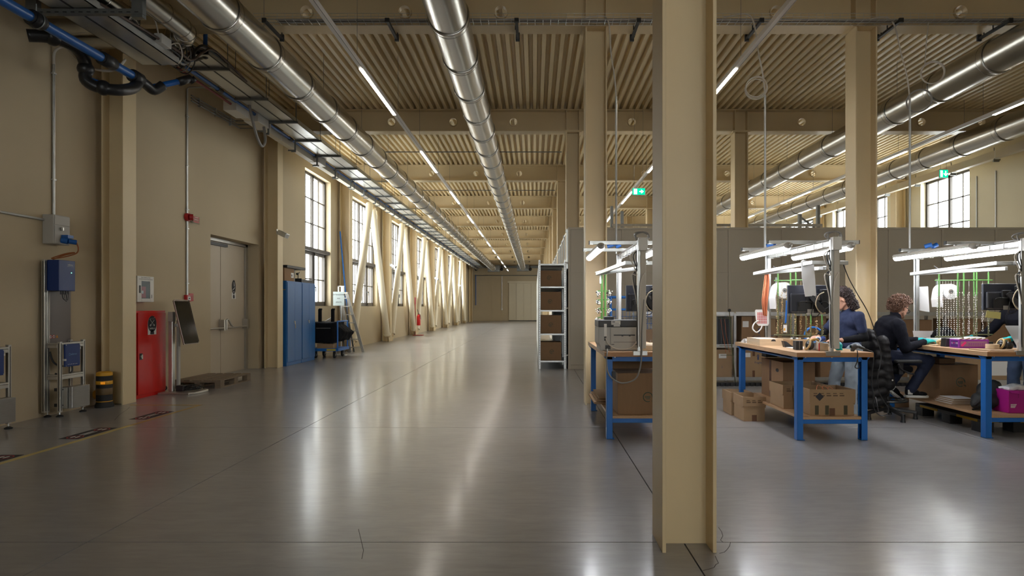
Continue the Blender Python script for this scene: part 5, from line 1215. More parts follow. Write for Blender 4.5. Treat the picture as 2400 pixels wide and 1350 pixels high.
# monitors seen from behind
def monitor(x0, x1, y, z0, z1, lab, arm=True):
    m = thing('monitor', lab, 'monitor', ((x0+x1)/2, y, z0), 'monitors on the bench posts')
    xm = (x0+x1)/2
    MB().box(x0, x1, y, y+0.03, z0, z1).build('screen_shell', MONB, m, bevel=0.004)
    MB().prism([(x0+0.02, z0+0.015), (x1-0.02, z0+0.015), (x1-0.02, z1-0.09), (x0+0.02, z1-0.09)], 'y', y-0.035, y).build('back_cover', mat('monitor_back', (0.02, 0.022, 0.032), 0.4), m, bevel=0.015)
    MB().box(xm-0.14, xm+0.14, y-0.045, y-0.035, z0+0.02, z0+0.13).build('connector_bay', BLACK, m)
    MB().box(xm-0.03, xm+0.04, y-0.047, y-0.045, z0+0.005, z0+0.05).box(xm+0.05, xm+0.14, y-0.047, y-0.036, z1-0.17, z1-0.12).build('sticker', GREYP, m)
    MB().box(xm-0.05, xm+0.05, y-0.06, y-0.035, z0+0.12, z0+0.22).bar((xm, y-0.07, z0+0.19), (x1-0.10, y-0.11, z0+0.02), 0.05, 0.05).bar((x1-0.1, y-0.11, z0+0.02), (x1+0.02, y-0.10, z0+0.09), 0.05, 0.06).build('arm', BLACK, m, bevel=0.004)
    MB().box(x1-0.12, x1-0.05, y-0.10, y-0.03, z0+0.02, z0+0.27).build('small_computer', BLACK, m, bevel=0.006)
    MB().tube(smooth_pts([(xm-0.12, y-0.05, z0+0.08), (xm-0.13, y-0.08, z0+0.13), (xm-0.02, y-0.08, z0+0.135), (xm+0.02, y-0.08, z0+0.12), (xm, y-0.08, z0-0.02), (xm+0.06, y-0.08, z0-0.03), (xm+0.10, y-0.08, z0+0.02)], 5), 0.005, 6).build('cable', CABLEB, m, smooth=True)
    MB().tube(smooth_pts([(x1-0.10, y-0.1, z0+0.24), (x1-0.17, y-0.12, z0+0.2), (x1-0.20, y-0.12, z0+0.1), (x1-0.14, y-0.12, z0+0.01), (x1-0.02, y-0.11, z0+0.03)], 5), 0.006, 6).build('patch_cable', mat('cream_cable', (0.60, 0.52, 0.36), 0.5), m, smooth=True)
    MB().torus((x1-0.10, y-0.105, z0+0.08), (0, 1, 0), 0.055, 0.004, 20, 5).build('ring_cable', CABLEB, m, smooth=True)
    k = MB()
    for q in range(5): k.box(xm+0.05+q*0.02, xm+0.06+q*0.02, y-0.036, y-0.0345, z0-0.02, z0-0.012)
    return m
monitor(2.86, 3.32, 6.98, 1.345, 1.665, 'black monitor back with arm and cables on the middle workbench post')
monitor(1.04, 1.44, 7.02, 1.37, 1.665, 'black monitor back beside the printer on the left workbench post')
monitor(5.02, 5.46, 6.92, 1.385, 1.68, 'black monitor back at the right picture edge on the right workbench')
MB().box(3.05, 3.28, 6.93, 6.94, 1.335, 1.352).build('keyboard_edge', WPRINT, bpy.data.objects['monitor'])

# plating racks: green rods with hooks and hanging chains
def prack(x, y, z0, z1, w, lab, bead, n, split=1.6, ang=0.0, cross=True):
    t = thing('plating_rack', lab, 'rack', (x, y, z0), 'green plating racks on the benches')
    ca, sa = math.cos(ang), math.sin(ang)
    for s_ in (-1, 1):
        a = (x+s_*w/2*ca, y+s_*w/2*sa)
        MB().cyl((*a, z1-0.30), (*a, z1), 0.009, 7).build('green_rod', GREENR, t); MB().cyl((*a, z0), (*a, z1-0.30), 0.009, 7).build('olive_rod', OLIVE, t)
        MB().tube([(a[0], a[1], z1), (a[0], a[1]+0.02, z1+0.05), (a[0]-0.05, a[1]+0.02, z1+0.085)], 0.005, 6).build('hook', GALVD, t)
    MB().cyl((x-(w/2+0.05)*ca, y-(w/2+0.05)*sa, z1-0.10), (x+(w/2+0.05)*ca, y+(w/2+0.05)*sa, z1-0.10), 0.007, 7).build('cross_rod', GREENR, t)
    if cross: MB().cyl((x-(w/2+0.05)*ca, y-(w/2+0.05)*sa, z0+0.02), (x+(w/2+0.05)*ca, y+(w/2+0.05)*sa, z0+0.02), 0.008, 7).build('cross_rod', OLIVE, t)
    k = MB()
    for i in range(n):
        f_ = (i+0.5)/n-0.5; cxx, cyy = x+f_*(w+0.08)*ca, y+f_*(w+0.08)*sa
        z = z1-0.12
        k.cyl((cxx, cyy, z1-0.25), (cxx, cyy, z1-0.1), 0.0015, 4)
        z = z1-0.26
        while z > z0+0.04:
            if bead == 'pearl': k.ell((cxx+random.uniform(-.004, .004), cyy, z), (0.006, 0.006, 0.008), 6, 4); z -= 0.027
            else: k.torus((cxx+random.uniform(-.006, .006), cyy, z), (random.uniform(-1, 1), random.uniform(-1, 1), 0.3), 0.011, 0.003, 7, 4); z -= 0.030
    tag(k.build('hanging_chains', PEARL if bead == 'pearl' else (GOLDW if bead == 'gold' else PEARL), t, smooth=True), kind='stuff')
    return t
prack(3.21, 7.95, 1.04, 1.86, 0.16, 'green plating rack with gilt charms, left of the paper roll on the middle bench', 'gold', 4)
prack(3.36, 7.80, 1.04, 1.86, 0.13, 'green plating rack with gilt charms in front of the paper roll, middle bench', 'gold', 3)
prack(3.52, 7.72, 1.04, 1.50, 0.14, 'short green plating rack below the monitor of the middle bench', 'gold', 3)
prack(5.30, 7.92, 1.02, 1.86, 0.24, 'green plating rack with dense white bead chains beside the seated man', 'pearl', 9)
prack(5.52, 7.86, 1.02, 1.86, 0.13, 'green plating rack with curled white chains, right bench centre', 'curl', 3)
prack(5.68, 7.84, 1.05, 1.86, 0.15, 'green plating rack with sparse white charms, nearest the right bench monitor', 'curl', 3)
# blossom rack on the left bench
fr = thing('blossom_rack', 'green rack with four tiers of white blossom charms hanging over the left bench', 'rack', (0.885, 7.92, 1.3))
for dx in (-0.022, 0.022): MB().cyl((0.885+dx, 7.92, 1.27), (0.885+dx, 7.92, 1.84), 0.013, 8).build('rod', GREENR, fr)
MB().tube([(0.86, 7.92, 1.84), (0.84, 7.92, 1.88), (0.78, 7.9, 1.86)], 0.007, 6).box(0.835, 0.855, 7.905, 7.935, 1.72, 1.84).build('hook', WPRINT, fr)
for q in range(4):
    z = 1.605-q*0.113
    MB().bar((0.81, 7.92, z+0.02), (0.96, 7.92, z+0.02), 0.012, 0.012).build('tier_bar', GREENR, fr)
    k = MB(); kd = MB()
    for s_ in (-1, 1):
        for i in range(26):
            p = (0.885+s_*(0.072+random.gauss(0, 0.016)), 7.92+random.gauss(0, 0.025), z-0.01+random.gauss(0, 0.016)); (k if i % 3 else kd).ell(p, random.uniform(0.006, 0.011), 6, 4)
    tag(k.build('blossoms', PEARL, fr, smooth=True), kind='stuff'); tag(kd.build('dark_beads', INK, fr, smooth=True), kind='stuff')

# ------------------------------------------------------------------ things on and under the benches
Z = ZTOP+0.001
pn = thing('laser_printer', 'grey and black laser printer seen from behind on the left workbench', 'printer', (0.95, 6.98, ZTOP))
px0, px1, py0, py1 = 0.705, 1.155, 6.80, 7.22
LG = mat('printer_light_grey', (0.47, 0.46, 0.43), 0.5); DG = mat('printer_dark_grey', (0.045, 0.045, 0.048), 0.5)
MB().prism([(px0, 1.02), (px0+0.02, Z+0.04), (px0+0.02, Z), (px1, Z), (px1, 1.20), (px0, 1.20)], 'y', py0, py1).build('body', LG, pn, bevel=0.006)
MB().box(px0-0.002, px1, py0-0.004, py1, 1.20, 1.275).build('top_band', DG, pn, bevel=0.008)
MB().box(px0+0.13, px1-0.01, py0-0.012, py0, 0.955, 1.195).build('rear_door', LG, pn, bevel=0.004)
MB().box(px0+0.165, px1-0.05, py0-0.014, py0-0.010, 1.105, 1.117).box(px0+0.25, px0+0.27, py0-0.016, py0-0.01, 1.098, 1.11).box(px0+0.33, px0+0.35, py0-0.016, py0-0.01, 1.098, 1.11).build('paper_slot', BLACK, pn)
MB().box(px0+0.165, px1-0.05, py0-0.0135, py0-0.012, 1.032, 1.036).box(px0+0.14, px0+0.17, py0-0.0135, py0-0.012, 1.005, 1.012).box(px1-0.05, px1-0.02, py0-0.0135, py0-0.012, 1.005, 1.012).build('tray_gap', DG, pn)
MB().box(px0+0.14, px0+0.24, py0-0.006, py0-0.003, 1.225, 1.268).box(px0+0.165, px0+0.235, py0-0.006, py0-0.003, 1.205, 1.222).build('rating_label', WPRINT, pn)
MB().box(px0+0.145, px0+0.225, py0-0.0075, py0-0.006, 1.240, 1.243).box(px0+0.15, px0+0.18, py0-0.0075, py0-0.006, 1.252, 1.26).build('label_print', INK, pn)
MB().box(px0+0.06, px0+0.09, py0-0.005, py0, 1.10, 1.235).build('connector_strip', WPRINT, pn)
MB().box(px0+0.062, px0+0.085, py0-0.006, py0, 1.075, 1.095).box(px0+0.062, px0+0.085, py0-0.006, py0, 1.05, 1.07).box(px0+0.075, px0+0.13, py0-0.008, py0, 0.955, 1.0).build('sockets', BLACK, pn)
MB().tube(smooth_pts([(px0+0.075, py0-0.02, 1.08), (px0+0.10, py0-0.03, 1.02), (px0+0.17, py0-0.03, 0.97), (px0+0.27, py0-0.03, 0.955), (px0+0.36, py0-0.03, 0.98), (px0+0.43, py0-0.03, 1.06), (px0+0.47, py0-0.03, 1.13)], 6), 0.006, 7).build('network_cable', CABLEW, pn, smooth=True)
pc2 = thing('power_cable', 'grey power cable hanging from the left workbench edge in a deep loop', 'cable', (0.95, 6.5, 0.62))
MB().tube(smooth_pts([(px0+0.09, py0-0.03, 0.965), (0.775, 6.56, 0.95), (0.76, 6.53, 0.86), (0.78, 6.52, 0.72), (0.86, 6.515, 0.64), (0.95, 6.515, 0.62), (1.06, 6.515, 0.66), (1.11, 6.52, 0.76), (1.135, 6.535, 0.95), (1.14, 6.55, 1.2), (1.16, 6.55, 1.5)], 6), 0.008, 7).build('cable', CABLEG, pc2, smooth=True)
MB().box(0.83, 0.87, 6.60, 6.63, 0.64, 0.73).build('cable_plug', BLACK, pc2)
tn = thing('small_black_box', 'small black tray standing on top of the printer under the blossom rack', 'tray', (0.85, 7.05, 1.277))
MB().box(0.79, 0.90, 7.0, 7.1, 1.276, 1.31).build('tray', BLACK, tn, bevel=0.004); MB().box(0.80, 0.89, 7.01, 7.09, 1.31, 1.312).build('tray_rim', GREYP, tn)
solo(MB().box(1.18, 1.54, 6.75, 7.3, Z, 1.0), 'wooden_board', PALE, 'thick pale board lying on the left bench right of the printer', 'board', bevel=0.004)
carton('logo_carton', 'large brown carton with green recycling logo under the left workbench', 0.905, 1.445, 6.73, 7.25, 0.251, 0.70, CARD, logo=(1.235, 0.44, 0.05))
carton('plain_carton', 'taller brown carton behind the logo carton under the left workbench', 0.90, 1.445, 7.30, 7.8, 0.251, 0.83, CARD)
fc = thing('flat_cartons', 'three flattened brown cartons sticking out at the left workbench shelf', 'cardboard', (0.85, 7.9, 0.251))
for q in range(3): MB().box(0.72+0.03*q, 1.3, 7.45+0.02*q, 8.2, 0.252+q*0.028, 0.274+q*0.028).build('flat_carton', CARDL, fc)

# middle bench
def open_carton(name, lab, x0, x1, y0, y1, z0, z1, m=CARDL, group=None, tape=True, rim=0.0, prints=0):
    t = thing(name, lab, 'box', ((x0+x1)/2, (y0+y1)/2, z0), group); w = 0.006
    MB().box(x0, x1, y0, y1, z0, z0+w).build('bottom', CARDIN, t)
    MB().box(x0, x1, y0, y0+w, z0+w, z1).build('front_wall', m, t); MB().box(x0, x1, y1-w, y1, z0+w, z1).build('back_wall', m, t)
    MB().box(x0, x0+w, y0+w, y1-w, z0+w, z1).build('side_wall', m, t); MB().box(x1-w, x1, y0+w, y1-w, z0+w, z1).build('side_wall', m, t)
    if rim:     # flaps folded down outside
        MB().box(x0-0.012, x1+0.012, y0-0.010, y0-0.002, z1-rim, z1+0.003).build('folded_flap', m, t); MB().box(x0-0.012, x0-0.003, y0-0.002, y1, z1-rim-0.01, z1+0.003).build('folded_flap', m, t)
        MB().box(x1+0.003, x1+0.012, y0-0.002, y1, z1-rim-0.02, z1+0.003).build('folded_flap', m, t)
    fy = y0-(0.0115 if rim else 0.001)
    if tape: MB().box((x0+x1)/2-0.03, (x0+x1)/2+0.03, y0-0.0015, y0, z0, z0+0.08).build('tape', TAPE, t)
    k = MB()
    for q in range(prints): k.box(x0+0.03+q*0.07, x0+0.08+q*0.07, fy-0.0008, fy, z1-0.07, z1-0.055).box(x0+0.03+q*0.07, x0+0.07+q*0.07, fy-0.0008, fy, z1-0.045, z1-0.035)
    if prints: tag(k.build('print_marks', mat('brown_print', (0.14, 0.085, 0.045), 0.7), t), kind='stuff')
    return t
open_carton('open_carton', 'small open carton on the floor, nearer one left of the middle bench', 2.60, 2.86, 7.68, 8.06, 0, 0.30, rim=0.11, prints=3)
open_carton('open_carton', 'small open carton on the floor, farther one left of the middle bench', 2.58, 2.84, 8.10, 8.46, 0, 0.30, rim=0.11, prints=2)
hcn = open_carton('handled_carton', 'big open carton with oval hand hole on the middle bench shelf', 3.07, 3.465, 7.64, 8.36, 0.251, 0.735, CARD, tape=False)
decal(hcn, [(3.069, 7.82+0.05*math.cos(2*PI*i/16), 0.62+0.022*math.sin(2*PI*i/16)) for i in range(16)], INK, 'hand_hole')
MB().box(3.068, 3.07, 8.02, 8.08, 0.26, 0.73).build('fold_strip', TAPE, hcn)
open_carton('open_carton', 'open brown carton with dark tape at the front of the middle bench shelf', 2.97, 3.44, 6.66, 7.06, 0.251, 0.53, CARDL, rim=0.14, prints=5)
open_carton('open_carton', 'open carton with raised flaps in the middle of the bench shelf', 2.86, 3.36, 7.10, 7.5, 0.251, 0.52, CARDL, rim=0.10, prints=4)
dm = bpy.data.objects['open_carton.002']
decal(dm, [(3.02, 6.6475, 0.455), (3.065, 6.6475, 0.50), (3.11, 6.6475, 0.455), (3.065, 6.6475, 0.41)], INK, 'diamond_mark')
for xx in (3.02, 3.13, 3.33): MB().box(xx, xx+0.04, 6.6585, 6.6595, 0.26, 0.36).build('dark_label', mat('dark_label', (0.06, 0.05, 0.02), 0.6), dm)
for q in range(3): MB().tube(smooth_pts([(3.12+0.06*q, 6.85, 0.45), (3.16+0.06*q, 6.9, 0.55-0.01*q), (3.22+0.05*q, 6.86, 0.50), (3.25+0.05*q, 6.82, 0.45)], 4), 0.003, 5).build('wire_scrap', COPPER, dm, smooth=True)
for q, (z, lab) in enumerate(((Z, 'lower of two pale wooden trays stacked on the middle bench'), (Z+0.042, 'upper of two pale wooden trays stacked on the middle bench'))):
    t = thing('wooden_tray', lab, 'tray', (2.95, 7.9, z), 'pale wooden trays'); a0, a1, c0, c1 = 2.79, 3.08, 7.66, 8.12
    MB().box(a0, a1, c0, c1, z, z+0.008).build('tray_base', PALE, t)
    MB().box(a0, a1, c0, c0+0.008, z+0.008, z+0.041).box(a0, a1, c1-0.008, c1, z+0.008, z+0.041).build('tray_end', PALE, t); MB().box(a0, a0+0.008, c0+0.008, c1-0.008, z+0.008, z+0.041).box(a1-0.008, a1, c0+0.008, c1-0.008, z+0.008, z+0.041).build('tray_side', PALE, t)
    if q: decal(t, [(2.96+0.03*math.cos(a), c0-0.001, z+0.012+0.025*math.sin(a)) for a in [PI*i/12 for i in range(13)]], INK, 'finger_notch'); MB().box(a0+0.02, a1-0.02, c0+0.02, c1-0.02, z+0.012, z+0.036).build('parts_sheet', PAPER, t)
pr_ = thing('paper_pile', 'pile of white papers with a grey sleeve at the far corner of the middle bench', 'paper', (2.85, 8.3, Z))
for q in range(4): MB().box(2.80+0.01*q, 3.05-0.01*q, 8.14+0.01*q, 8.40, Z+q*0.012, Z+0.011+q*0.012).build('sheet', PAPER, pr_)
MB().cyl((2.79, 8.22, Z+0.03), (2.84, 8.22, Z+0.03), 0.03, 12).build('grey_sleeve', GREYP, pr_)
solo(MB().prism([(2.98, Z), (3.16, Z), (3.16, Z+0.008), (3.06, Z+0.018), (2.99, Z+0.07), (2.96, Z+0.075)], 'y', 7.35, 7.42), 'black_stand', BLACK, 'small black plastic stand on the middle bench before the wooden trays', 'stand')
solo(MB().box(2.98, 3.26, 7.1, 7.32, Z, Z+0.004), 'white_sheet', PAPER, 'white sheet lying on the middle bench between trays and black box', 'paper')
bb = thing('black_box', 'black cube shaped box at the front of the middle bench by the ear defenders', 'box', (2.96, 6.95, Z))
MB().box(2.92, 2.995, 6.90, 6.99, Z, Z+0.10).build('box', BLACK, bb, bevel=0.003); MB().box(2.955, 2.958, 6.899, 6.9, Z+0.005, Z+0.098).build('box_seam', GREYP, bb)
def earmuff(c, lab, ang=0.0, band=None):
    e = thing('ear_defenders', lab, 'ear defenders', c, 'ear defenders on the benches'); x, y, z = c
    MB().ell((x-0.005, y, z+0.058), (0.045, 0.058, 0.056), 18, 12).build('ear_cup', mat('gloss_charcoal', (0.03, 0.033, 0.036), 0.22), e, smooth=True)
    MB().ell((x+0.11, y+0.06, z+0.045), (0.045, 0.05, 0.045), 16, 10).build('ear_cup', MATS['gloss_charcoal'], e, smooth=True)
    MB().tube([(x-0.02+0.0*i, y-0.0, z+0.06) if False else (x-0.028+0.02*math.sin(a), y+0.05*math.cos(a), z+0.065+0.055*math.sin(a)) for i, a in enumerate([2*PI*k/20 for k in range(20)])], 0.012, 8, closed=True).build('cushion', mat('cream_cushion', (0.62, 0.45, 0.22), 0.6), e, smooth=True)
    MB().tube(smooth_pts([(x-0.02, y-0.02, z+0.105), (x+0.03, y-0.03, z+0.122), (x+0.09, y+0.02, z+0.115), (x+0.12, y+0.06, z+0.08)], 6), 0.012, 8).build('headband', mat('yellow_band', (0.55, 0.33, 0.07), 0.5), e, smooth=True)
    return e
earmuff((3.06, 6.86, Z), 'charcoal ear defenders with yellow band on the middle bench')
earmuff((5.24, 6.92, Z), 'charcoal ear defenders with cream cushion at the front of the right bench')
solo(MB().prism([(3.13, Z), (3.25, Z), (3.17, Z+0.07), (3.12, Z+0.085)], 'y', 6.86, 6.98), 'grey_visor', mat('visor_grey', (0.09, 0.10, 0.12), 0.4), 'grey wedge shaped cloth beside the ear defenders on the middle bench', 'cloth', bevel=0.006)
po = thing('cream_pouch', 'cream fabric pouch with red edge leaning at the middle bench post', 'pouch', (3.19, 6.78, Z))
remeshed(MB().prism([(3.10, Z), (3.21, Z), (3.21, Z+0.09), (3.16, Z+0.085), (3.10, Z+0.105)], 'y', 6.74, 6.82), 'pouch_cloth', mat('cream_cloth', (0.60, 0.53, 0.44), 0.8), po, 0.008, 4, (0.01, 0.05))
MB().box(3.098, 3.106, 6.735, 6.745, Z, Z+0.085).build('red_edge', INKR, po)
tg = thing('teal_glove', 'crumpled teal nitrile glove lying by the post of the middle bench', 'glove', (3.34, 6.78, Z))
gm = MB().ell((3.34, 6.8, Z+0.05), (0.045, 0.04, 0.05))
for q in range(4): gm.limb((3.33+0.01*q, 6.79, Z+0.06), 0.014, (3.36+0.006*q, 6.76+0.02*q, Z+0.015+0.02*(q % 2)), 0.010, 8)
gm.limb((3.33, 6.8, Z+0.07), 0.02, (3.305, 6.78, Z+0.115), 0.014, 8)
remeshed(gm, 'glove_body', TEAL, tg, 0.006, 2, (0.012, 0.03))
sc = thing('barcode_scanner', 'dark grey handheld barcode scanner lying at the right end of the middle bench', 'scanner', (3.52, 6.7, Z))
remeshed(MB().ell((3.465, 6.70, Z+0.05), (0.045, 0.035, 0.03)).limb((3.46, 6.70, Z+0.045), 0.028, (3.445, 6.70, Z+0.012), 0.022).limb((3.48, 6.70, Z+0.06), 0.02, (3.565, 6.70, Z+0.030), 0.016), 'scanner_body', mat('scanner_grey', (0.045, 0.048, 0.05), 0.4), sc, 0.005, 2)
MB().box(3.42, 3.428, 6.685, 6.715, Z+0.035, Z+0.065).build('scan_window', SCREEN, sc)
MB().tube(smooth_pts([(3.56, 6.70, Z+0.03), (3.60, 6.66, Z+0.01), (3.63, 6.62, 0.90), (3.60, 6.60, 0.6), (3.66, 6.6, 0.35), (3.78, 6.8, 0.28), (3.86, 7.0, 0.4)], 6), 0.006, 6).build('scanner_cord', CABLEB, sc, smooth=True)
MB().tube(smooth_pts([(3.40, 6.515, Z+0.02), (3.40, 6.505, 0.90), (3.385, 6.50, 0.83), (3.37, 6.50, 0.79), (3.39, 6.50, 0.775), (3.415, 6.50, 0.79), (3.40, 6.50, 0.84), (3.395, 6.5, 0.9)], 5), 0.005, 6).build('cord', CABLEB, thing('cord_loop', 'small black cord loop hanging over the front edge of the middle bench', 'cord', (3.39, 6.5, 0.78)), smooth=True)
carton('low_carton', 'low brown carton carrying plating racks at the back of the middle bench', 3.16, 3.58, 7.62, 8.1, Z, Z+0.075, CARDL, None, label=(3.20, 3.27, Z+0.02, Z+0.05))
tb = thing('parts_strip', 'row of small black, white and blue parts on the low carton of the middle bench', 'parts', (3.37, 7.7, Z+0.077))
for q in range(12): MB().cyl((3.17+q*0.034, 7.66, Z+0.088), (3.198+q*0.034, 7.67, Z+0.088), 0.010, 8).build('part_piece', (WPRINT, BLACK, WPRINT, PALE, BLACK, BLUEP)[q % 6], tb)
bo = thing('blue_wire_basket', 'blue framed wire basket on the far side of the middle bench', 'basket', (3.78, 8.3, 1.0))
MB().tube([(3.72+0.12*math.cos(a), 8.25, 1.03+0.12*math.sin(a)) for a in [PI*k/10 for k in range(11)]], 0.014, 8).build('handle', BENCHB, bo, smooth=True)
k = MB()
for q in range(9): k.tube(smooth_pts([(3.64+0.02*q, 8.27, 0.95), (3.66+0.015*q, 8.28, 1.06+0.01*(q % 3)), (3.70+0.012*q, 8.28, 1.0)], 4), 0.004, 5)
tag(k.build('wire_tangle', mat('brass_wire', (0.35, 0.22, 0.08), 0.4, 0.7), bo, smooth=True), kind='stuff')
MB().box(3.60, 3.84, 8.2, 8.34, ZTOP-0.02, ZTOP+0.03).build('basket_base', BENCHB, bo)
yb_ = thing('yellow_bin', 'yellow and black parts bin under the middle bench top', 'bin', (3.35, 8.25, 0.80))
MB().box(3.20, 3.50, 8.15, 8.3, 0.76, 0.80).build('bin', YEL, yb_, bevel=0.004); MB().box(3.05, 3.2, 8.15, 8.3, 0.76, 0.82).build('black_bin', BLACK, yb_)
cu = thing('copper_bundle', 'bundle of copper wires hanging from the frame of the middle bench', 'wire', (2.98, 7.9, 1.3))
for q in range(16):
    a = random.uniform(-.03, .03); b = random.uniform(-.02, .02)
    MB().tube(smooth_pts([(2.935+a*0.5, 7.8+b, 1.872), (2.93+a, 7.8+b, 1.7), (2.91+a*1.1, 7.8+b, 1.5), (2.91+a*0.5, 7.8+b, 1.33+random.uniform(-.03, .03))], 4), 0.0065, 5).build('copper_strand', COPPER, cu, smooth=True)
gp = thing('gauge_pad', 'white ring gauge pad with red grid hanging at the back post of the middle bench', 'gauge', (3.12, 8.33, 1.15))
MB().prism([(3.07+0.095*sx*c1, 1.275+0.11*sz*c2) for sx, sz, c1, c2 in ((-1, -1, 0.5, 1), (1, -1, 0.8, 1), (1, -1, 1, 0.7), (1, 1, 1, 0.7), (1, 1, 0.7, 1), (-1, 1, 0.9, 1), (-1, 1, 1, 0.8), (-1, -1, 0.8, 0.7))], 'y', 8.34, 8.352).build('pad', PEARL, gp, bevel=0.004)
k = MB()
for i in range(6):
    for j in range(7): k.box(3.005+i*0.022, 3.021+i*0.022, 8.338, 8.3395, 1.20+j*0.022, 1.213+j*0.022)
tag(k.build('red_grid', INKR, gp), kind='stuff')
MB().tube(smooth_pts([(3.02, 8.34, 1.24), (2.96, 8.33, 1.2), (2.94, 8.33, 1.13), (2.99, 8.33, 1.08), (3.05, 8.34, 1.12), (3.07, 8.34, 1.17)], 6), 0.009, 7).build('white_ring', PEARL, gp, smooth=True)
def roll(x, y, z, r, lab, tail, axis='y'):
    t = thing('paper_roll', lab, 'paper roll', (x, y, z-r), 'white paper rolls on the back posts')
    N = 28; m = MB(); m.lathe((x, y, z), [(r, 0), (r, 0.22), (0.028, 0.22), (0.028, 0)], N, 'y'); m.build('roll', PAPER, t, auto=True)
    MB().lathe((x, y-0.003, z), [(0.03, 0), (0.03, 0.004)], 16, 'y').build('core', mat('grey_core', (0.25, 0.22, 0.19), 0.7), t)
    xs_ = [(x-r-0.001, z+0.01), (x-r-0.018, z-0.1), (x-r-0.006, z-tail), (x-r+0.002, z-tail), (x-r-0.010, z-0.1), (x-r+0.006, z+0.01)]
    MB().prism(xs_, 'y', y, y+0.22).build('paper_tail', PAPER, t)
    MB().cyl((x, y-0.02, z), (x, y+0.3, z), 0.012, 8).bar((x, y+0.28, z), (x-0.0, y+0.28, z+0.18), 0.02, 0.02).build('roll_holder', GALVD, t)
roll(3.23, 7.98, 1.635, 0.105, 'white paper roll with hanging tail on the middle bench frame', 0.24)
roll(5.40, 8.02, 1.62, 0.10, 'white paper roll hanging behind the bead chains of the right bench', 0.2)
solo(MB().prism([(2.975, 1.932), (3.00, 1.945), (3.05, 1.93), (3.115, 1.935), (3.13, 1.75), (3.145, 1.545), (3.02, 1.535), (2.985, 1.75)], 'y', 6.90, 6.904), 'hanging_sheet', PAPER, 'white paper sheet hanging over the frame bar in front of the middle bench monitor', 'paper')
lw = thing('blue_lanyard', 'blue lanyard with a tag hanging in front of the paper roll, middle bench', 'lanyard', (3.06, 7.6, 1.12))
MB().tube(smooth_pts([(3.10, 7.6, 1.50), (3.095, 7.6, 1.36), (3.085, 7.6, 1.22)], 4), 0.011, 6).build('strap', BLUEP, lw); MB().box(3.06, 3.10, 7.597, 7.602, 1.11, 1.2).build('tag', WPRINT, lw); MB().box(3.062, 3.08, 7.595, 7.597, 1.13, 1.16).build('tag_print', YEL, lw)
# right bench
pu = thing('purple_carton', 'open purple carton with white and pink print on the right bench', 'box', (5.1, 7.28, Z))
MB().box(4.945, 5.29, 7.2, 7.37, Z, Z+0.10).build('carton', PURP, pu, bevel=0.003)
MB().box(4.9435, 4.945, 7.225, 7.35, Z+0.012, Z+0.085).build('front_panel', mat('deep_violet_print', (0.06, 0.012, 0.16), 0.5), pu)
for s_, yy, c_ in (('16', 7.325, WPRINT), ('M', 7.288, mat('pink_print', (0.8, 0.03, 0.25), 0.5)), ('?', 7.262, WPRINT), ('48', 7.238, WPRINT)): text(pu, s_, (4.942, yy, Z+0.055), (0, -1, 0), (0, 0, 1), 0.036, c_)
MB().box(4.96, 5.27, 7.1985, 7.2, Z+0.02, Z+0.08).build('side_panel', mat('mauve_print', (0.32, 0.16, 0.27), 0.6), pu)
k = MB()
for q in range(8): k.box(5.05+q*0.026, 5.068+q*0.026, 7.1975, 7.1985, Z+0.045, Z+0.055).box(5.05+q*0.026, 5.065+q*0.026, 7.1975, 7.1985, Z+0.03, Z+0.036)
tag(k.build('print_marks', PURP, pu), kind='stuff')
MB().bar((4.97, 7.197, Z+0.025), (5.02, 7.197, Z+0.07), 0.002, 0.025).build('pink_stamp', MATS['pink_print'], pu)
MB().box(4.955, 5.28, 7.21, 7.36, Z+0.10, Z+0.112).box(5.1, 5.27, 7.23, 7.35, Z+0.112, Z+0.125).build('papers_inside', PAPER, pu)
for i in range(5): MB().bar((4.95+i*0.07, 7.205, Z+0.10), (5.0+i*0.07, 7.205, Z+0.115), 0.004, 0.012).build('torn_edge', CARDL, pu)
bk = thing('black_caddy', 'small black caddy between the gloved hand and the purple carton', 'container', (4.98, 7.52, Z))
MB().prism([(4.945, Z), (5.01, Z), (5.0, Z+0.10), (4.955, Z+0.10)], 'y', 7.44, 7.54).build('caddy', BLACK, bk, bevel=0.004); MB().box(4.955, 5.0, 7.45, 7.53, Z+0.098, Z+0.101).build('caddy_opening', SCREEN, bk)
solo(MB().torus((5.05, 7.62, Z+0.045), (0.2, 0.3, 1), 0.07, 0.018, 24, 8), 'tape_roll', mat('masking_tape', (0.60, 0.45, 0.24), 0.6), 'tan tape roll lying behind the purple carton', 'tape', smooth=True)
solo(MB().lathe((5.13, 6.93, Z+0.012), [(0.065, 0), (0.065, 0.05), (0.045, 0.05), (0.045, 0)], 24), 'wooden_ring', PALE, 'pale wooden ring standing on the cardboard sheet, right bench front', 'ring', auto=True)
solo(MB().box(4.90, 5.34, 6.66, 6.98, Z, Z+0.010), 'cardboard_sheet', CARDL, 'flat cardboard sheet overhanging the front corner of the right bench', 'cardboard')
dst = thing('document_stand', 'clear sleeve with white sheets leaning at the right picture edge on the right bench', 'document holder', (5.42, 6.85, Z))
MB().add([(5.30, 6.80, Z+0.0), (5.55, 6.80, Z), (5.52, 6.95, Z+0.30), (5.25, 6.95, Z+0.30)], [(0, 1, 2, 3)]).build('clear_sleeve', CLEARP, dst)
MB().add([(5.325, 6.803, Z+0.02), (5.52, 6.803, Z+0.02), (5.50, 6.945, Z+0.27), (5.285, 6.945, Z+0.27), (5.325, 6.808, Z+0.02), (5.52, 6.808, Z+0.02), (5.50, 6.95, Z+0.27), (5.285, 6.95, Z+0.27)], [(0, 1, 2, 3), (4, 5, 6, 7)]).build('sheet', PAPER, dst)
MB().box(5.30, 5.56, 6.79, 6.80, Z, Z+0.09).build('front_sheet', PAPER, dst)
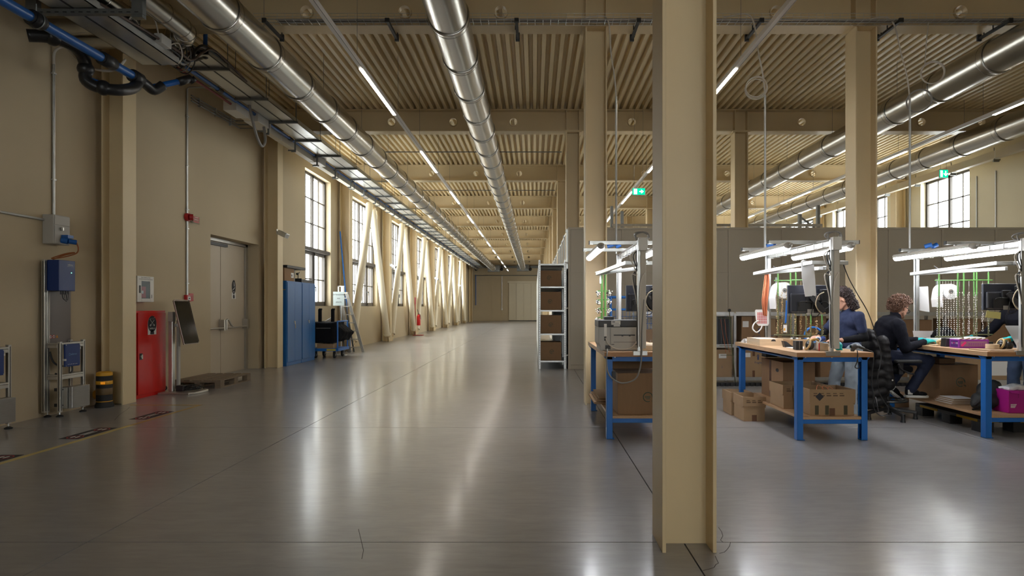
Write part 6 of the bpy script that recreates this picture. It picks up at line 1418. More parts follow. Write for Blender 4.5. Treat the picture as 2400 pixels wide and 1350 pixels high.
MB().tube(smooth_pts([(5.50, 6.78, Z+0.27), (5.48, 6.77, Z+0.18), (5.42, 6.77, Z+0.13), (5.39, 6.77, Z+0.08), (5.38, 6.77, Z+0.05), (5.36, 6.77, Z+0.055)], 5), 0.004, 6).build('thin_cord', CABLEB, dst, smooth=True)
solo(MB().add([(5.03, 6.88, 1.375), (5.19, 6.88, 1.36), (5.175, 6.87, 1.285), (5.01, 6.87, 1.305), (5.03, 6.883, 1.375), (5.19, 6.883, 1.36), (5.175, 6.873, 1.285), (5.01, 6.873, 1.305)], [(0, 1, 2, 3), (4, 7, 6, 5), (0, 4, 5, 1), (1, 5, 6, 2), (2, 6, 7, 3), (3, 7, 4, 0)]), 'sticky_note', mat('pale_yellow_note', (0.66, 0.60, 0.22), 0.6), 'pale yellow note stuck below the right bench monitor', 'note')
wt = thing('white_work_tray', 'white perforated work tray under the bead chains on the right bench', 'tray', (5.35, 7.9, Z))
MB().box(5.10, 5.60, 7.72, 8.12, Z, Z+0.045).build('tray_stack', PAPER, wt, bevel=0.003); MB().box(5.13, 5.58, 7.73, 8.1, Z+0.046, Z+0.075).build('upper_tray', WPRINT, wt, bevel=0.003)
k = MB()
for q in range(7): k.box(5.15+q*0.055, 5.165+q*0.055, 7.728, 7.73, Z+0.055, Z+0.065)
tag(k.build('tray_holes', INK, wt), kind='stuff')
solo(MB().box(4.95, 5.10, 7.62, 8.2, Z, Z+0.012), 'pale_board', PALE, 'thin pale board under the gloved hands on the right bench', 'board')
solo(MB().box(5.62, 5.66, 8.2, 8.24, Z, Z+0.03).box(5.40, 5.64, 7.60, 7.68, Z, Z+0.05), 'black_tray', BLACK, 'low black tray under the green racks of the right bench', 'tray', bevel=0.004)
cd = thing('dark_bag', 'dark padded bag with strap standing behind the racks of the right bench', 'bag', (5.5, 8.35, Z))
remeshed(MB().ell((5.56, 8.4, Z+0.10), (0.15, 0.10, 0.11)).box(5.42, 5.70, 8.32, 8.48, Z, Z+0.10), 'bag_body', BLKK, cd, 0.015, 4, (0.02, 0.06)); MB().torus((5.56, 8.32, Z+0.13), (0, 1, 0.2), 0.06, 0.008, 20, 6).build('bag_strap', PUFF, cd, smooth=True)
solo(MB().add([(5.2, 8.45, Z), (5.5, 8.45, Z), (5.5, 8.5, Z+0.15), (5.2, 8.5, Z+0.15), (5.2, 8.46, Z), (5.5, 8.46, Z), (5.5, 8.51, Z+0.15), (5.2, 8.51, Z+0.15)], [(0, 1, 2, 3), (4, 7, 6, 5), (0, 4, 5, 1), (1, 5, 6, 2), (2, 6, 7, 3), (3, 7, 4, 0)]), 'grey_card', mat('grey_card', (0.42, 0.40, 0.38), 0.7), 'grey card leaning at the back of the right bench behind the bead chains', 'card')
solo(MB().add([(5.30, 8.58, 1.70), (5.46, 8.58, 1.705), (5.48, 8.58, 1.35), (5.30, 8.58, 1.38), (5.30, 8.584, 1.70), (5.46, 8.584, 1.705), (5.48, 8.584, 1.35), (5.30, 8.584, 1.38)], [(0, 1, 2, 3), (4, 7, 6, 5), (0, 4, 5, 1), (1, 5, 6, 2), (2, 6, 7, 3), (3, 7, 4, 0)]), 'hanging_sheet', PAPER, 'white sheet hanging at the back post above the seated man', 'paper')
carton('logo_carton', 'large brown carton with green recycling logo under the right workbench', 5.10, 5.58, 7.78, 8.42, 0.251, 0.695, CARD, logo=(5.36, 0.475, 0.055))
carton('low_carton', 'small brown carton on top of the logo carton under the right workbench', 5.14, 5.34, 7.85, 8.2, 0.699, 0.765, CARD, None, seam=False)
cf = thing('flat_cartons', 'pile of folded cartons and white papers on the right bench shelf', 'cardboard', (5.2, 7.45, 0.251))
for q in range(4): MB().box(4.96+0.02*q, 5.30-0.01*q, 7.36+0.015*q, 7.7, 0.252+q*0.018, 0.262+q*0.018).build('flat_carton', CARDL, cf); MB().box(4.97+0.02*q, 5.28, 7.37+0.015*q, 7.68, 0.2625+q*0.018, 0.267+q*0.018).build('sheet', PAPER, cf)
bkp = thing('backpack', 'black backpack slumped on the right bench shelf beside the magenta box', 'backpack', (5.2, 7.05, 0.251))
remeshed(MB().ell((5.17, 7.08, 0.36), (0.16, 0.14, 0.10)).ell((5.22, 7.1, 0.44), (0.13, 0.12, 0.14)).limb((5.05, 7.06, 0.31), 0.06, (5.18, 7.06, 0.33), 0.08).ell((5.25, 7.1, 0.54), (0.09, 0.09, 0.05)), 'bag_body', mat('black_nylon', (0.016, 0.017, 0.018), 0.6, bump=0.2, bscale=40), bkp, 0.015, 4, (0.035, 0.09))
MB().tube(smooth_pts([(4.98, 7.0, 0.30), (5.03, 6.98, 0.36), (5.08, 6.98, 0.44), (5.15, 6.99, 0.50)], 5), [0.014]*16, 8).tube(smooth_pts([(4.92, 6.95, 0.27), (5.0, 6.95, 0.275), (5.1, 6.97, 0.29)], 5), 0.010, 6).build('strap', PUFF, bkp, smooth=True)
mg = thing('magenta_box', 'open magenta box with white lettering on the right bench shelf', 'box', (5.35, 6.95, 0.251))
MB().box(5.215, 5.50, 6.80, 7.05, 0.252, 0.50).build('box', MAG, mg, bevel=0.003)
MB().add([(5.215, 6.8, 0.50), (5.32, 6.8, 0.50), (5.315, 6.77, 0.47), (5.22, 6.77, 0.48)], [(0, 1, 2, 3)]).build('flap', MAG, mg)
k = MB()
for q in range(4): k.box(5.235, 5.30-0.006*q, 6.7985, 6.8, 0.345-q*0.011, 0.351-q*0.011)
tag(k.build('white_lettering', WPRINT, mg), kind='stuff')
MB().box(5.319, 5.321, 6.7985, 6.8, 0.42, 0.50).build('flap_joint', INK, mg)
remeshed(MB().box(5.24, 5.48, 6.83, 7.03, 0.50, 0.53).ell((5.37, 6.9, 0.54), (0.09, 0.07, 0.025)), 'crumpled_paper', PAPER, mg, 0.012, 1, (0.04, 0.06))
bpl = thing('plastic_pallet', 'black plastic pallet with yellow edge marks under the right bench', 'pallet', (5.45, 7.6, 0))
MB().box(5.05, 5.95, 7.0, 8.2, 0.11, 0.15).build('pallet_deck', BLACK, bpl, bevel=0.004)
for x in (5.05, 5.42, 5.80):
    for y in (7.0, 7.52, 8.05): MB().box(x, x+0.15, y, y+0.15, 0, 0.11).build('pallet_block', BLACK, bpl)
YM = mat('ochre_mark', (0.45, 0.25, 0.01), 0.6)
for y in (7.05, 7.75): MB().box(5.047, 5.05, y, y+0.35, 0.112, 0.14).build('yellow_mark', YM, bpl)
MB().box(5.5, 5.9, 6.997, 7.0, 0.112, 0.14).box(5.08, 5.25, 6.997, 7.0, 0.112, 0.14).build('yellow_mark', YM, bpl)
carton('plain_carton', 'low brown carton on the floor behind the swivel chair base', 4.95, 5.30, 8.75, 9.0, 0.0, 0.20, CARD)
# exit signs
GRS = emis('exit_green', (0.0, 0.55, 0.27), 1.0); WHS = emis('exit_white', (0.9, 1.0, 0.95), 2.2)
def exit_sign(x, y, z, w, h, lab, down, z_top):
    t = thing('exit_sign', lab, 'exit sign', (x, y, z)); f = y-0.015
    MB().box(x-w/2-0.012, x+w/2+0.012, y-0.01, y+0.02, z-h/2-0.012, z+h/2+0.012).build('sign_case', WHITE, t, bevel=0.004)
    MB().box(x-w/2, x+w/2, y-0.012, y-0.0105, z-h/2, z+h/2).build('green_panel', GRS, t)
    xm = x-w*0.27; MB().box(xm-w*0.13, xm+w*0.13, y-0.0135, y-0.0125, z-h*0.40, z+h*0.40).build('doorway', WHS, t)
    k = MB(); s_ = h
    k.cyl((xm+0.03*s_/0.16*0.3, y-0.0145, z+0.24*s_), (xm+0.03*s_/0.16*0.3, y-0.0137, z+0.24*s_), 0.055*s_, 10)
    for a, b in (((0.02, 0.16), (-0.03, -0.06)), ((0.02, 0.14), (0.16, 0.04)), ((0.0, 0.14), (-0.14, 0.08)), ((-0.03, -0.06), (0.10, -0.16)), ((0.10, -0.16), (0.10, -0.32)), ((-0.03, -0.06), (-0.10, -0.22)), ((-0.10, -0.22), (-0.2, -0.24))): k.bar((xm+a[0]*s_, y-0.0142, z+a[1]*s_), (xm+b[0]*s_, y-0.0142, z+b[1]*s_), 0.0008, 0.065*s_, (0, 0, 1)) if False else k.bar((xm+a[0]*s_, y-0.0142, z+a[1]*s_), (xm+b[0]*s_, y-0.0142, z+b[1]*s_), 0.065*s_, 0.0008, (0, 1, 0))
    k.build('running_figure', GRS, t)
    xa = x+w*0.22; ar = MB()
    if down: pts = [(0, -0.34), (0.26, -0.04), (0.26, 0.10), (0.07, -0.08), (0.07, 0.34), (-0.07, 0.34), (-0.07, -0.08), (-0.26, 0.10), (-0.26, -0.04)]
    else: pts = [(0.34, 0), (0.04, 0.26), (-0.10, 0.26), (0.08, 0.07), (-0.34, 0.07), (-0.34, -0.07), (0.08, -0.07), (-0.10, -0.26), (0.04, -0.26)]
    decal(t, [(xa+a*h, y-0.0135, z+b*h) for a, b in pts], WHS, 'arrow')
    for q in (-0.35, 0.35): MB().cyl((x+q*w, y+0.005, z+h/2), (x+q*w, y+0.005, z_top), 0.003, 5).build('suspension_wire', GALVD, t)
exit_sign(2.36, 14.0, 4.03, 0.28, 0.145, 'green running man exit sign with right arrow between the columns', False, 5.99)
exit_sign(10.78, 16.3, 4.93, 0.22, 0.20, 'green running man exit sign with down arrow before the right window', True, 5.99)
# conduits on the right wall
for x, y, lab in ((XR-0.02, 16.85, 'thin grey conduit on the right wall beside the window'), (XR-0.02, 16.15, 'thin grey conduit on the right wall, farther from the window')):
    solo(MB().cyl((x, y, 0.2), (x, y, 4.98), 0.014, 8), 'wall_conduit', GALV, lab, 'conduit', auto=True)
# ------------------------------------------------------------------ swivel chair with the puffer jacket
sw = thing('swivel_chair', 'black swivel work chair with foot ring and five star base, under the seated man', 'chair', (4.52, 7.92, 0))
cx_, cy_ = 4.52, 7.92
MB().cyl((cx_, cy_, 0.07), (cx_, cy_, 0.16), 0.045, 16).build('hub', BLACK, sw, auto=True)
for q in range(5):
    a = math.radians(200+72*q); d = Vector((math.cos(a), math.sin(a), 0)); c = Vector((cx_, cy_, 0))
    MB().bar(c+d*0.03+Vector((0, 0, 0.125)), c+d*0.33+Vector((0, 0, 0.085)), 0.045, 0.04).build('base_arm', BLACK, sw, bevel=0.008)
    MB().cyl(c+d*0.315, c+d*0.315+Vector((0, 0, 0.028)), 0.03, 14, 0.026).cyl(c+d*0.315+Vector((0, 0, 0.028)), c+d*0.315+Vector((0, 0, 0.10)), 0.022, 12).build('glide', BLACK, sw, auto=True)
MB().cyl((cx_, cy_, 0.16), (cx_, cy_, 0.60), 0.026, 14).build('gas_column', BLACK, sw, auto=True)
MB().torus((cx_, cy_, 0.235), (0, 0, 1), 0.225, 0.013, 36, 8).build('foot_ring', mat('worn_black_chrome', (0.10, 0.10, 0.10), 0.25, 0.8), sw, smooth=True)
fr_ = MB()
for q in range(3):
    a = math.radians(80+120*q); fr_.cyl((cx_, cy_, 0.225), (cx_+0.22*math.cos(a), cy_+0.22*math.sin(a), 0.235), 0.010, 8)
fr_.cyl((cx_, cy_, 0.20), (cx_, cy_, 0.25), 0.04, 14); fr_.build('ring_spokes', BLACK, sw, auto=True)
MB().prism([(cx_-0.21, cy_-0.22), (cx_+0.2, cy_-0.22), (cx_+0.24, cy_-0.12), (cx_+0.24, cy_+0.12), (cx_+0.2, cy_+0.22), (cx_-0.21, cy_+0.22)], 'z', 0.60, 0.68).build('seat', BLKK, sw, bevel=0.03)
MB().bar((cx_-0.10, cy_, 0.60), (cx_-0.27, cy_, 0.64), 0.06, 0.02).bar((cx_-0.27, cy_, 0.63), (cx_-0.28, cy_, 0.9), 0.06, 0.02, (1, 0, 0)).build('back_bracket', BLACK, sw)
MB().box(cx_-0.27, cx_-0.225, cy_-0.2, cy_+0.2, 0.74, 1.06).build('backrest', BLKK, sw, bevel=0.02)
for s_ in (-1, 1):
    ar = MB().bar((cx_+0.02, cy_+s_*0.25, 0.60), (cx_+0.02, cy_+s_*0.255, 0.725), 0.05, 0.025).box(cx_+0.0, cx_+0.05, min(cy_+s_*0.1, cy_+s_*0.26), max(cy_+s_*0.1, cy_+s_*0.26), 0.585, 0.60).build('armrest_support', BLACK, sw)
    MB().box(cx_-0.05, cx_+0.27, cy_+s_*0.255-0.04, cy_+s_*0.255+0.04, 0.725, 0.765).build('armrest', RUBBER, sw, bevel=0.015)
MB().tube(smooth_pts([(cx_+0.1, cy_-0.2, 0.62), (cx_+0.13, cy_-0.24, 0.60), (cx_+0.19, cy_-0.25, 0.585)], 4), 0.012, 8).build('lever', BLACK, sw, smooth=True)
jk = thing('puffer_jacket', 'black quilted puffer jacket hung over the back of the swivel chair', 'jacket', (4.26, 7.92, 0.2))
m_ = MB(); NZ, NA = 60, 56; vs = []
def jsec(f):      # f 0 at the hem, 1 at the collar
    z = 0.17+0.94*f
    cx2 = 4.30+0.0*f-0.055*f; hx = 0.155-0.075*f+0.02*math.sin(f*PI); hy = 0.235+0.03*math.sin(f*PI)-0.07*max(0, f-0.8)/0.2
    return z, cx2, hx, hy
for i in range(NZ+1):
    f_ = i/NZ; z, cx2, hx, hy = jsec(f_); pf = abs(math.sin(PI*(z-0.17)/0.118))**0.6
    for j in range(NA):
        a = 2*PI*j/NA; ca, sa = math.cos(a), math.sin(a); e_ = 0.7
        vert = 1-0.06*(abs(math.sin(a*2.5+0.4))**8)
        k_ = (0.80+0.22*pf)*vert*(1+0.03*math.sin(a*3+z*7)); vs.append((cx2+hx*k_*math.copysign(abs(ca)**e_, ca)+0.025*math.sin(z*5+a), 7.92+hy*k_*math.copysign(abs(sa)**e_, sa), z+0.012*math.sin(a*4+2*f_)))
m_.add(vs, [(i*NA+j, i*NA+(j+1) % NA, (i+1)*NA+(j+1) % NA, (i+1)*NA+j) for i in range(NZ) for j in range(NA)]+[tuple(range(NA-1, -1, -1)), tuple(range(NZ*NA, (NZ+1)*NA))])
m_.ell((4.235, 7.92, 1.10), (0.075, 0.19, 0.05)).limb((4.33, 7.70, 1.0), 0.07, (4.42, 7.72, 0.45), 0.075).limb((4.33, 8.14, 1.0), 0.07, (4.40, 8.14, 0.5), 0.07)
for q in range(7): m_.torus((4.34+0.013*q, 7.70+0.003*q, 0.97-0.085*q), (0.15, 0, 1), 0.045, 0.035, 14, 8)
m_.limb((4.20, 8.05, 0.3), 0.06, (4.16, 8.08, 0.15), 0.03)
remeshed(m_, 'quilted_cloth', PUFF, jk, 0.011, 1, (0.008, 0.06))
MB().tube(smooth_pts([(4.47, 7.60, 0.72), (4.50, 7.60, 0.66), (4.55, 7.61, 0.63), (4.57, 7.61, 0.625)], 4), 0.012, 6).build('belt_strap', PUFF, jk, smooth=True)
for z in (0.52, 0.37): MB().cyl((4.40, 7.605, z), (4.40, 7.598, z), 0.010, 10).build('snap_button', GREYP, jk)
cl_ = thing('floor_cable', 'black cable hanging down past the woman and looping beside the jacket', 'cable', (3.95, 7.3, 0.2))
MB().tube(smooth_pts([(3.36, 6.74, 1.90), (3.48, 6.85, 1.74), (3.62, 6.95, 1.58), (3.80, 7.05, 1.36), (3.92, 7.1, 1.1), (3.98, 7.1, 0.85), (3.94, 7.1, 0.6), (4.00, 7.15, 0.4), (4.12, 7.2, 0.24), (4.10, 7.2, 0.17), (4.02, 7.2, 0.16), (3.95, 7.2, 0.25), (3.9, 7.15, 0.5), (3.72, 7.0, 0.66)], 7), 0.006, 6).build('cable', CABLEB, cl_, smooth=True)

# ------------------------------------------------------------------ people
def frame(yaw, pitch, roll=0.0):
    """Local head frame: x ahead, y to the left, z up."""
    return Matrix.Rotation(yaw, 3, 'Z') @ Matrix.Rotation(pitch, 3, 'Y') @ Matrix.Rotation(roll, 3, 'X')
def head(mb, c, R):
    c = Vector(c); P_ = lambda x, y, z: c + R @ Vector((x, y, z))
    mb.ell(P_(-0.012, 0, 0.03), (0.098, 0.078, 0.093), 20, 14, R)        # skull
    mb.ell(P_(0.026, 0, -0.035), (0.062, 0.058, 0.085), 18, 12, R)      # face
    mb.ell(P_(0.055, 0, -0.094), (0.032, 0.036, 0.026), 14, 10, R)      # chin
    mb.limb(P_(-0.01, 0.05, -0.06), 0.022, P_(0.045, 0.024, -0.092), 0.022); mb.limb(P_(-0.01, -0.05, -0.06), 0.022, P_(0.045, -0.024, -0.092), 0.022)
    mb.limb(P_(0.078, 0.028, 0.012), 0.014, P_(0.078, -0.028, 0.012), 0.014)      # brow
    mb.limb(P_(0.085, 0, 0.0), 0.009, P_(0.106, 0, -0.036), 0.013); mb.ell(P_(0.094, 0, -0.042), (0.014, 0.019, 0.011), 10, 8, R)   # nose
    mb.ell(P_(0.083, 0, -0.064), (0.012, 0.024, 0.006), 12, 8, R); mb.ell(P_(0.081, 0, -0.074), (0.012, 0.020, 0.007), 12, 8, R)    # lips
    for s_ in (-1, 1):
        mb.ell(P_(0.052, s_*0.042, -0.02), (0.026, 0.018, 0.022), 12, 8, R)       # cheek
        mb.ell(P_(-0.008, s_*0.080, -0.012), (0.020, 0.010, 0.032), 12, 9, R)     # ear
    return P_
def hand(mb, w, d, up, side, curl=0.5, s=1.0):
    """Palm and five fingers from wrist w, pointing along d, back of the hand along up; side = +1 when the thumb is on the up x d side."""
    w = Vector(w); d = Vector(d).normalized(); up = Vector(up); up = (up-d*up.dot(d)).normalized(); lat = up.cross(d)*side
    for k in range(3): mb.limb(w+d*0.01*s+lat*(k-1)*0.016*s, 0.019*s, w+d*0.082*s+lat*(k-1)*0.024*s, 0.0145*s, 10)
    for k, L in enumerate((0.070, 0.080, 0.075, 0.058)):
        b = w+d*0.088*s+lat*(0.031-0.0205*k)*s; dd = d; p = b; r = 0.0098*s
        for j, f_ in enumerate((0.45, 0.32, 0.23)):
            dd = (dd*math.cos(curl*0.55)-up*math.sin(curl*0.55)).normalized(); q = p+dd*L*f_*s; mb.limb(p, r, q, r*0.92, 8); p = q; r *= 0.92
            nu = (up*math.cos(curl*0.55)+d*math.sin(curl*0.55)).normalized(); up_ = nu
    t0 = w+d*0.030*s+lat*0.030*s; t1 = t0+(d*0.6+lat*0.75-up*0.2).normalized()*0.042*s; t2 = t1+(d*0.9+lat*0.25-up*0.35).normalized()*0.032*s
    mb.limb(w+d*0.02*s+lat*0.015*s, 0.017*s, t0, 0.015*s, 8); mb.limb(t0, 0.0135*s, t1, 0.011*s, 8); mb.limb(t1, 0.011*s, t2, 0.0095*s, 8)
def curls(mb, c, R, n, size, keep, rad, seed):
    rnd = random.Random(seed); c = Vector(c); k = 0
    while k < n:
        u = Vector((rnd.gauss(0, 1), rnd.gauss(0, 1), rnd.gauss(0, 1))).normalized()
        if not keep(u): continue
        rr = rnd.uniform(0.72, 1.06); p = c + R @ Vector((u.x*rad[0]*rr, u.y*rad[1]*rr, u.z*rad[2]*rr))
        mb.torus(p, (rnd.gauss(0, 1), rnd.gauss(0, 1), rnd.gauss(0, 1)), size*rnd.uniform(0.6, 1.15), size*0.30, 9, 5); k += 1
def shoe(t, a, toe, up=(0, 0, 1), m=BLKK, stripe=True):
    """Sneaker from the heel a to the toe tip."""
    a = Vector(a); b = Vector(toe); d = (b-a).normalized(); L = (b-a).length; u = Vector(up); u = (u-d*u.dot(d)).normalized(); l = u.cross(d)
    R = Matrix((d, l, u)).transposed()
    o = thing  # noqa
    mb = MB()
    prof_ = [(0, .030), (.06, .036), (.35, .036), (.62, .046), (.85, .043), (1.0, .022)]
    vs = [a+d*L*x+l*y for x, y in prof_]+[a+d*L*x-l*y for x, y in reversed(prof_)]
    n_ = len(vs); mb.add([v for v in vs]+[v+u*0.030 for v in vs], [tuple(range(n_-1, -1, -1)), tuple(range(n_, 2*n_))]+[(i, (i+1) % n_, n_+(i+1) % n_, n_+i) for i in range(n_)])
    s_ = mb.build('sole', SOLE, t, bevel=0.005)
    q = MB().ell(a+d*L*0.70+u*0.045, (L*0.27, 0.040, 0.032), 16, 10, R).ell(a+d*L*0.40+u*0.055, (L*0.28, 0.037, 0.045), 16, 10, R).ell(a+d*L*0.17+u*0.068, (L*0.17, 0.036, 0.062), 16, 10, R)
    remeshed(q, 'shoe_upper', m, t, 0.008, 3)
    if stripe:
        for sd in (-1, 1): MB().obox(a+d*L*0.16+u*0.07+l*sd*0.036, (L*0.10, 0.003, 0.030), R).build('white_patch', SOLE, s_)
    k = MB()
    for i in range(4): k.bar(a+d*L*(0.42+0.06*i)+u*(0.098-0.008*i)-l*0.02, a+d*L*(0.42+0.06*i)+u*(0.098-0.008*i)+l*0.02, 0.006, 0.004)
    tag(k.build('laces', SOLE, s_), kind='stuff')
def person(lab, at, joints, cl, hd, hair, extra=None):
    """joints: dict of points; cl: materials for top, sleeve and trousers; hd: (head centre, yaw, pitch)."""
    t = thing('person', lab, 'person', at); J = {k: Vector(v) for k, v in joints.items()}
    R = frame(*hd[1:]); hc_ = Vector(hd[0])
    b = MB(); P_ = head(b, hc_, R)
    b.limb(J['neck'], 0.056, hc_+R @ Vector((-0.02, 0, -0.06)), 0.052)
    b.chain([J['pelvis'], J['waist'], J['chest'], J['neck']], [0.10, 0.095, 0.11, 0.055])
    for s_ in 'rl':
        b.chain([J['chest'].lerp(J['sh_'+s_], 0.4), J['sh_'+s_], J['el_'+s_], J['wr_'+s_]], [0.07, 0.048, 0.036, 0.026])
        b.chain([J['pelvis'].lerp(J['hip_'+s_], 0.5), J['hip_'+s_], J['kn_'+s_], J['an_'+s_]], [0.09, 0.068, 0.046, 0.032])
        b.limb(J['an_'+s_], 0.032, J['toe_'+s_].lerp(J['an_'+s_], 0.35), 0.028)
        hand(b, J['wr_'+s_], J['hd_'+s_]-J['wr_'+s_], J.get('up_'+s_, Vector((0, 0, 1))), 1 if s_ == 'r' else -1, 0.55)
    body = remeshed(b, 'body', SKIN, t, 0.0065, 3)
    # eyes
    e = MB()
    for s_ in (-1, 1): e.ell(P_(0.0745, s_*0.030, -0.006), 0.012, 12, 8)
    e.build('eyes', WPRINT, t, smooth=True)
    # top
    bk_ = cl.get('bulk', 1.0); tp = MB(); tp.chain([J['pelvis']+(J['waist']-J['pelvis'])*0.15, J['waist'], J['chest']], [0.135*bk_, 0.14*bk_, 0.15*bk_])
    sv = (J['sh_l']-J['sh_r']); tp.limb(J['chest']+sv*0.22, 0.115, J['chest']-sv*0.22, 0.115); tp.limb(J['waist']+sv*0.16, 0.115, J['waist']-sv*0.16, 0.115); tp.limb(J['pelvis']+sv*0.16, 0.115, J['pelvis']-sv*0.16, 0.115)
    tp.limb(J['sh_l'], 0.068*bk_, J['sh_r'], 0.068*bk_); tp.limb(J['neck']-Vector((0, 0, 0.03)), 0.075, J['chest'], 0.12)
    tp.torus(J['neck']+(hc_-J['neck'])*0.15, hc_-J['neck'], 0.060, 0.014, 20, 8)
    short = cl.get('sleeve') is not None
    for s_ in 'rl':
        e_ = J['sh_'+s_].lerp(J['el_'+s_], 0.68) if short else J['el_'+s_]
        tp.limb(J['sh_'+s_], 0.070*bk_, e_, 0.058*bk_)
        if not short: tp.limb(J['el_'+s_], 0.058*bk_, J['el_'+s_].lerp(J['wr_'+s_], 0.9), 0.044)
    remeshed(tp, 'sweater' if not short else 'tee_shirt', cl['top'], t, 0.012, 4, (0.020, 0.10))
    if short:
        sl_ = MB()
        for s_ in 'rl': sl_.chain([J['sh_'+s_], J['el_'+s_], J['el_'+s_].lerp(J['wr_'+s_], 0.85)], [0.056, 0.050, 0.038])
        remeshed(sl_, 'long_sleeves', cl['sleeve'], t, 0.010, 3, (0.012, 0.07))
    tr_ = MB(); tr_.limb(J['hip_l'], 0.105, J['hip_r'], 0.105); tr_.limb(J['pelvis'], 0.12, J['pelvis']-Vector((0, 0, 0.03)), 0.12)
    for s_ in 'rl': tr_.chain([J['hip_'+s_], J['kn_'+s_], J['kn_'+s_].lerp(J['an_'+s_], 0.95)], [0.100, 0.072, cl.get('hem', 0.058)])
    remeshed(tr_, 'jeans', cl['legs'], t, 0.012, 3, (0.016, 0.08))
    for s_ in 'rl':
        f_ = (J['toe_'+s_]-J['an_'+s_]); f_.z = 0
        dd = f_.normalized()
        if s_+'foot' in cl: dd = Vector(cl[s_+'foot']).normalized()
        heel = J['an_'+s_]-dd*0.065-Vector((0, 0, 0.095))
        if s_+'foot' in cl: heel = J['an_'+s_]-dd*0.065-Vector((0, 0, 0.085))
        shoe(t, heel, heel+dd*0.29)
    if cl.get('gloves'):
        g_ = MB()
        for s_ in cl['gloves']:
            dirn = J['hd_'+s_]-J['wr_'+s_]
            hand(g_, J['wr_'+s_]+dirn.normalized()*0.004, dirn, J.get('up_'+s_, Vector((0, 0, 1))), 1 if s_ == 'r' else -1, 0.55, 1.16)
            g_.limb(J['wr_'+s_]-dirn.normalized()*(0.05 if s_ == 'l' else 0.0), 0.032, J['wr_'+s_]+dirn.normalized()*0.03, 0.034)
        remeshed(g_, 'gloves', TEAL, t, 0.0065, 2)
    hair(t, hc_, R, P_)
    return t, P_, R, hc_
# seated man
def man_hair(t, c, R, P_):
    m = MB(); keep = lambda u: u.z > (0.05+0.75*u.x if u.x > 0 else -0.02-0.95*min(1, -u.x*1.1)) and not (u.x > 0.25 and u.z < 0.35)
    curls(m, P_(-0.026, 0, 0.026), R, 1500, 0.0125, keep, (0.148, 0.132, 0.142), 3)
    base = MB().ell(P_(-0.048, 0, 0.058), (0.105, 0.104, 0.096), 20, 14, R).ell(P_(-0.070, 0, -0.02), (0.068, 0.085, 0.085), 16, 10, R)
    m.add(base.v, base.f); m.build('curly_hair', HAIRM, t, smooth=True)
mt, P_, R_, hc_ = person('seated man with curly brown hair, glasses, navy sweater and teal gloves', (4.5, 7.95, 0.0), dict(
    pelvis=(4.47, 7.94, 0.80), waist=(4.47, 7.94, 0.97), chest=(4.56, 7.95, 1.15), neck=(4.645, 7.97, 1.31),
    sh_r=(4.56, 7.755, 1.20), el_r=(4.62, 7.70, 0.905), wr_r=(4.93, 7.80, 0.985), hd_r=(5.06, 7.86, 0.995),
    sh_l=(4.63, 8.16, 1.20), el_l=(4.76, 8.22, 0.96), wr_l=(4.99, 8.02, 0.99), hd_l=(5.11, 7.93, 1.0),
    hip_r=(4.50, 7.84, 0.785), kn_r=(4.97, 7.80, 0.745), an_r=(4.735, 7.80, 0.365), toe_r=(4.96, 7.80, 0.28),
    hip_l=(4.50, 8.04, 0.785), kn_l=(4.93, 8.14, 0.77), an_l=(4.62, 8.06, 0.40), toe_l=(4.72, 8.06, 0.27)),
    dict(top=NAVYK, legs=JEAND, gloves='rl', hem=0.062, bulk=1.16, rfoot=(1, 0, -0.02), lfoot=(0.75, 0, -0.6)), ((4.725, 7.985, 1.405), math.radians(16), math.radians(24)), man_hair)
gl_ = MB()
for s_ in (-1, 1):
    pts = [P_(0.098, s_*0.034+0.026*math.cos(a), -0.008+0.021*math.sin(a)) for a in [2*PI*i/16 for i in range(16)]]
    gl_.tube(pts, 0.0038, 6, closed=True)
    gl_.tube([P_(0.098, s_*0.060, 0.0), P_(0.05, s_*0.078, 0.004), P_(-0.015, s_*0.083, 0.008)], 0.0035, 6)
gl_.tube([P_(0.100, 0.010, -0.004), P_(0.102, 0, 0.0), P_(0.100, -0.010, -0.004)], 0.0035, 6)
gls = gl_.build('glasses', BLACK, mt, smooth=True)
bd = MB().ell(P_(0.058, 0, -0.096), (0.036, 0.040, 0.026), 14, 10, R_).limb(P_(0.0, -0.052, -0.065), 0.021, P_(0.05, -0.028, -0.09), 0.021).limb(P_(0.0, 0.052, -0.065), 0.021, P_(0.05, 0.028, -0.09), 0.021)
bd.build('short_beard', mat('stubble', (0.24, 0.12, 0.075), 0.7), mt, smooth=True)
# standing woman
def woman_hair(t, c, R, P_):
    m = MB(); keep = lambda u: u.z > (0.0+0.8*u.x if u.x > 0 else -0.6) and not (u.x > 0.3 and u.z < 0.4)
    curls(m, P_(-0.024, 0, 0.02), R, 1000, 0.012, keep, (0.132, 0.116, 0.128), 5)
    base = MB().ell(P_(-0.050, 0, 0.058), (0.098, 0.096, 0.092), 20, 14, R).ell(P_(-0.078, 0, -0.05), (0.075, 0.105, 0.125), 16, 10, R).ell(P_(-0.08, 0, -0.09), (0.06, 0.092, 0.085), 16, 10, R)
    rnd = random.Random(9)
    for q in range(420):
        a = rnd.uniform(0.42*PI, 1.58*PI); z = rnd.uniform(-0.175, 0.03); p_ = P_(-0.055+0.085*math.cos(a)+rnd.gauss(0, 0.006), 0.108*math.sin(a)+rnd.gauss(0, 0.006), z)
        m.torus(p_, (rnd.gauss(0, 1), rnd.gauss(0, 1), rnd.gauss(0, 1)), 0.0145, 0.0052, 9, 5)
    m.add(base.v, base.f); m.build('curly_hair', HAIRD, t, smooth=True)
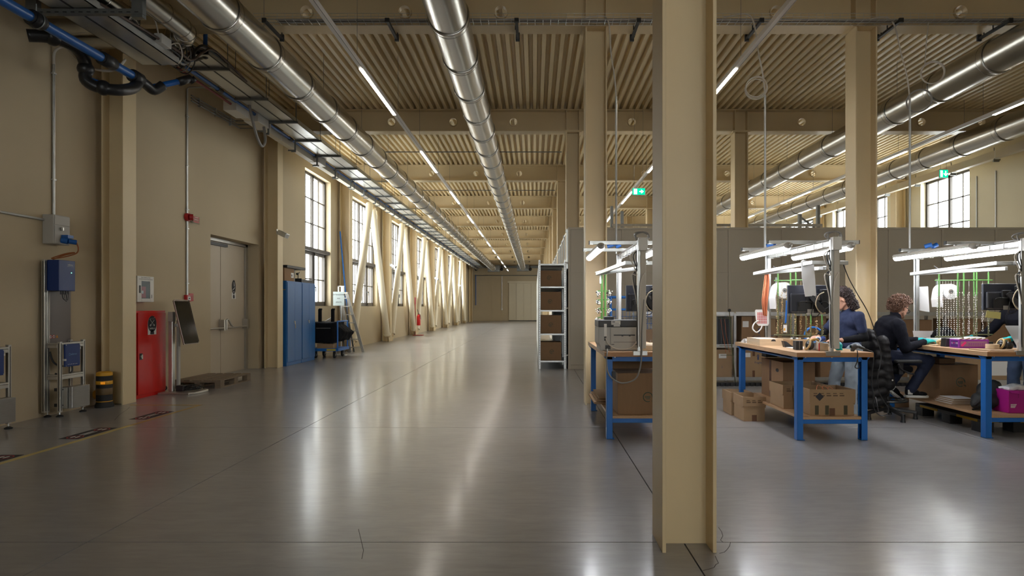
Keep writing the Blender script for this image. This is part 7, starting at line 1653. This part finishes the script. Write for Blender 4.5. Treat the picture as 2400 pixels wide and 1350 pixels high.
person('standing woman with dark curly hair, blue tee shirt and light jeans', (3.84, 7.7, 0.0), dict(
    pelvis=(3.910, 7.70, 0.93), waist=(3.920, 7.70, 1.07), chest=(3.925, 7.70, 1.235), neck=(3.910, 7.70, 1.375),
    sh_l=(3.935, 7.51, 1.30), el_l=(3.980, 7.46, 1.05), wr_l=(3.68, 7.44, 1.02), hd_l=(3.55, 7.46, 1.03),
    sh_r=(3.875, 7.89, 1.30), el_r=(3.72, 7.95, 1.09), wr_r=(3.54, 7.72, 1.045), hd_r=(3.42, 7.62, 1.05),
    hip_l=(3.920, 7.60, 0.90), kn_l=(3.880, 7.58, 0.50), an_l=(3.88, 7.60, 0.095), toe_l=(3.70, 7.58, 0.0),
    hip_r=(3.900, 7.80, 0.90), kn_r=(3.800, 7.84, 0.50), an_r=(3.80, 7.86, 0.095), toe_r=(3.62, 7.86, 0.0)),
    dict(top=TEEB, sleeve=BLKK, legs=JEANL, hem=0.078), ((3.81, 7.70, 1.515), math.radians(172), math.radians(26)), woman_hair)
ph = thing('held_part', 'dark blue and white part held in the hands of the standing woman', 'part', (3.46, 7.5, 1.0))
MB().cyl((3.44, 7.50, 1.02), (3.52, 7.52, 1.04), 0.028, 14).build('blue_tool', NAVY, ph, auto=True); MB().torus((3.43, 7.48, 1.03), (0.3, 1, 0.4), 0.028, 0.008, 18, 6).build('white_ring', PEARL, ph, smooth=True); MB().box(3.38, 3.52, 7.42, 7.6, Z, Z+0.055).build('work_block', mat('blue_mat', (0.01, 0.15, 0.35), 0.6), ph, bevel=0.004)
# worker at the right edge
def third_hair(t, c, R, P_):
    MB().ell(P_(-0.025, 0, 0.04), (0.106, 0.092, 0.096), 20, 14, R).ell(P_(-0.06, 0, -0.01), (0.06, 0.08, 0.08), 16, 10, R).build('short_hair', HAIRD, t, smooth=True)
person('standing worker in navy sweater and blue jeans at the right picture edge', (6.33, 8.0, 0.0), dict(
    pelvis=(6.35, 8.0, 0.94), waist=(6.33, 8.0, 1.08), chest=(6.27, 8.0, 1.26), neck=(6.20, 8.0, 1.41),
    sh_l=(6.24, 7.80, 1.32), el_l=(6.12, 7.70, 1.06), wr_l=(5.88, 7.62, 1.03), hd_l=(5.76, 7.58, 1.03),
    sh_r=(6.24, 8.20, 1.32), el_r=(6.06, 8.26, 1.08), wr_r=(5.82, 8.2, 1.02), hd_r=(5.70, 8.14, 1.02),
    hip_l=(6.34, 7.90, 0.91), kn_l=(6.30, 7.86, 0.50), an_l=(6.34, 7.88, 0.095), toe_l=(6.16, 7.86, 0.0),
    hip_r=(6.34, 8.10, 0.91), kn_r=(6.30, 8.14, 0.50), an_r=(6.34, 8.14, 0.095), toe_r=(6.16, 8.16, 0.0)),
    dict(top=NAVYK, legs=JEANM, gloves='rl', hem=0.07), ((6.13, 8.0, 1.56), math.radians(180), math.radians(22)), third_hair)
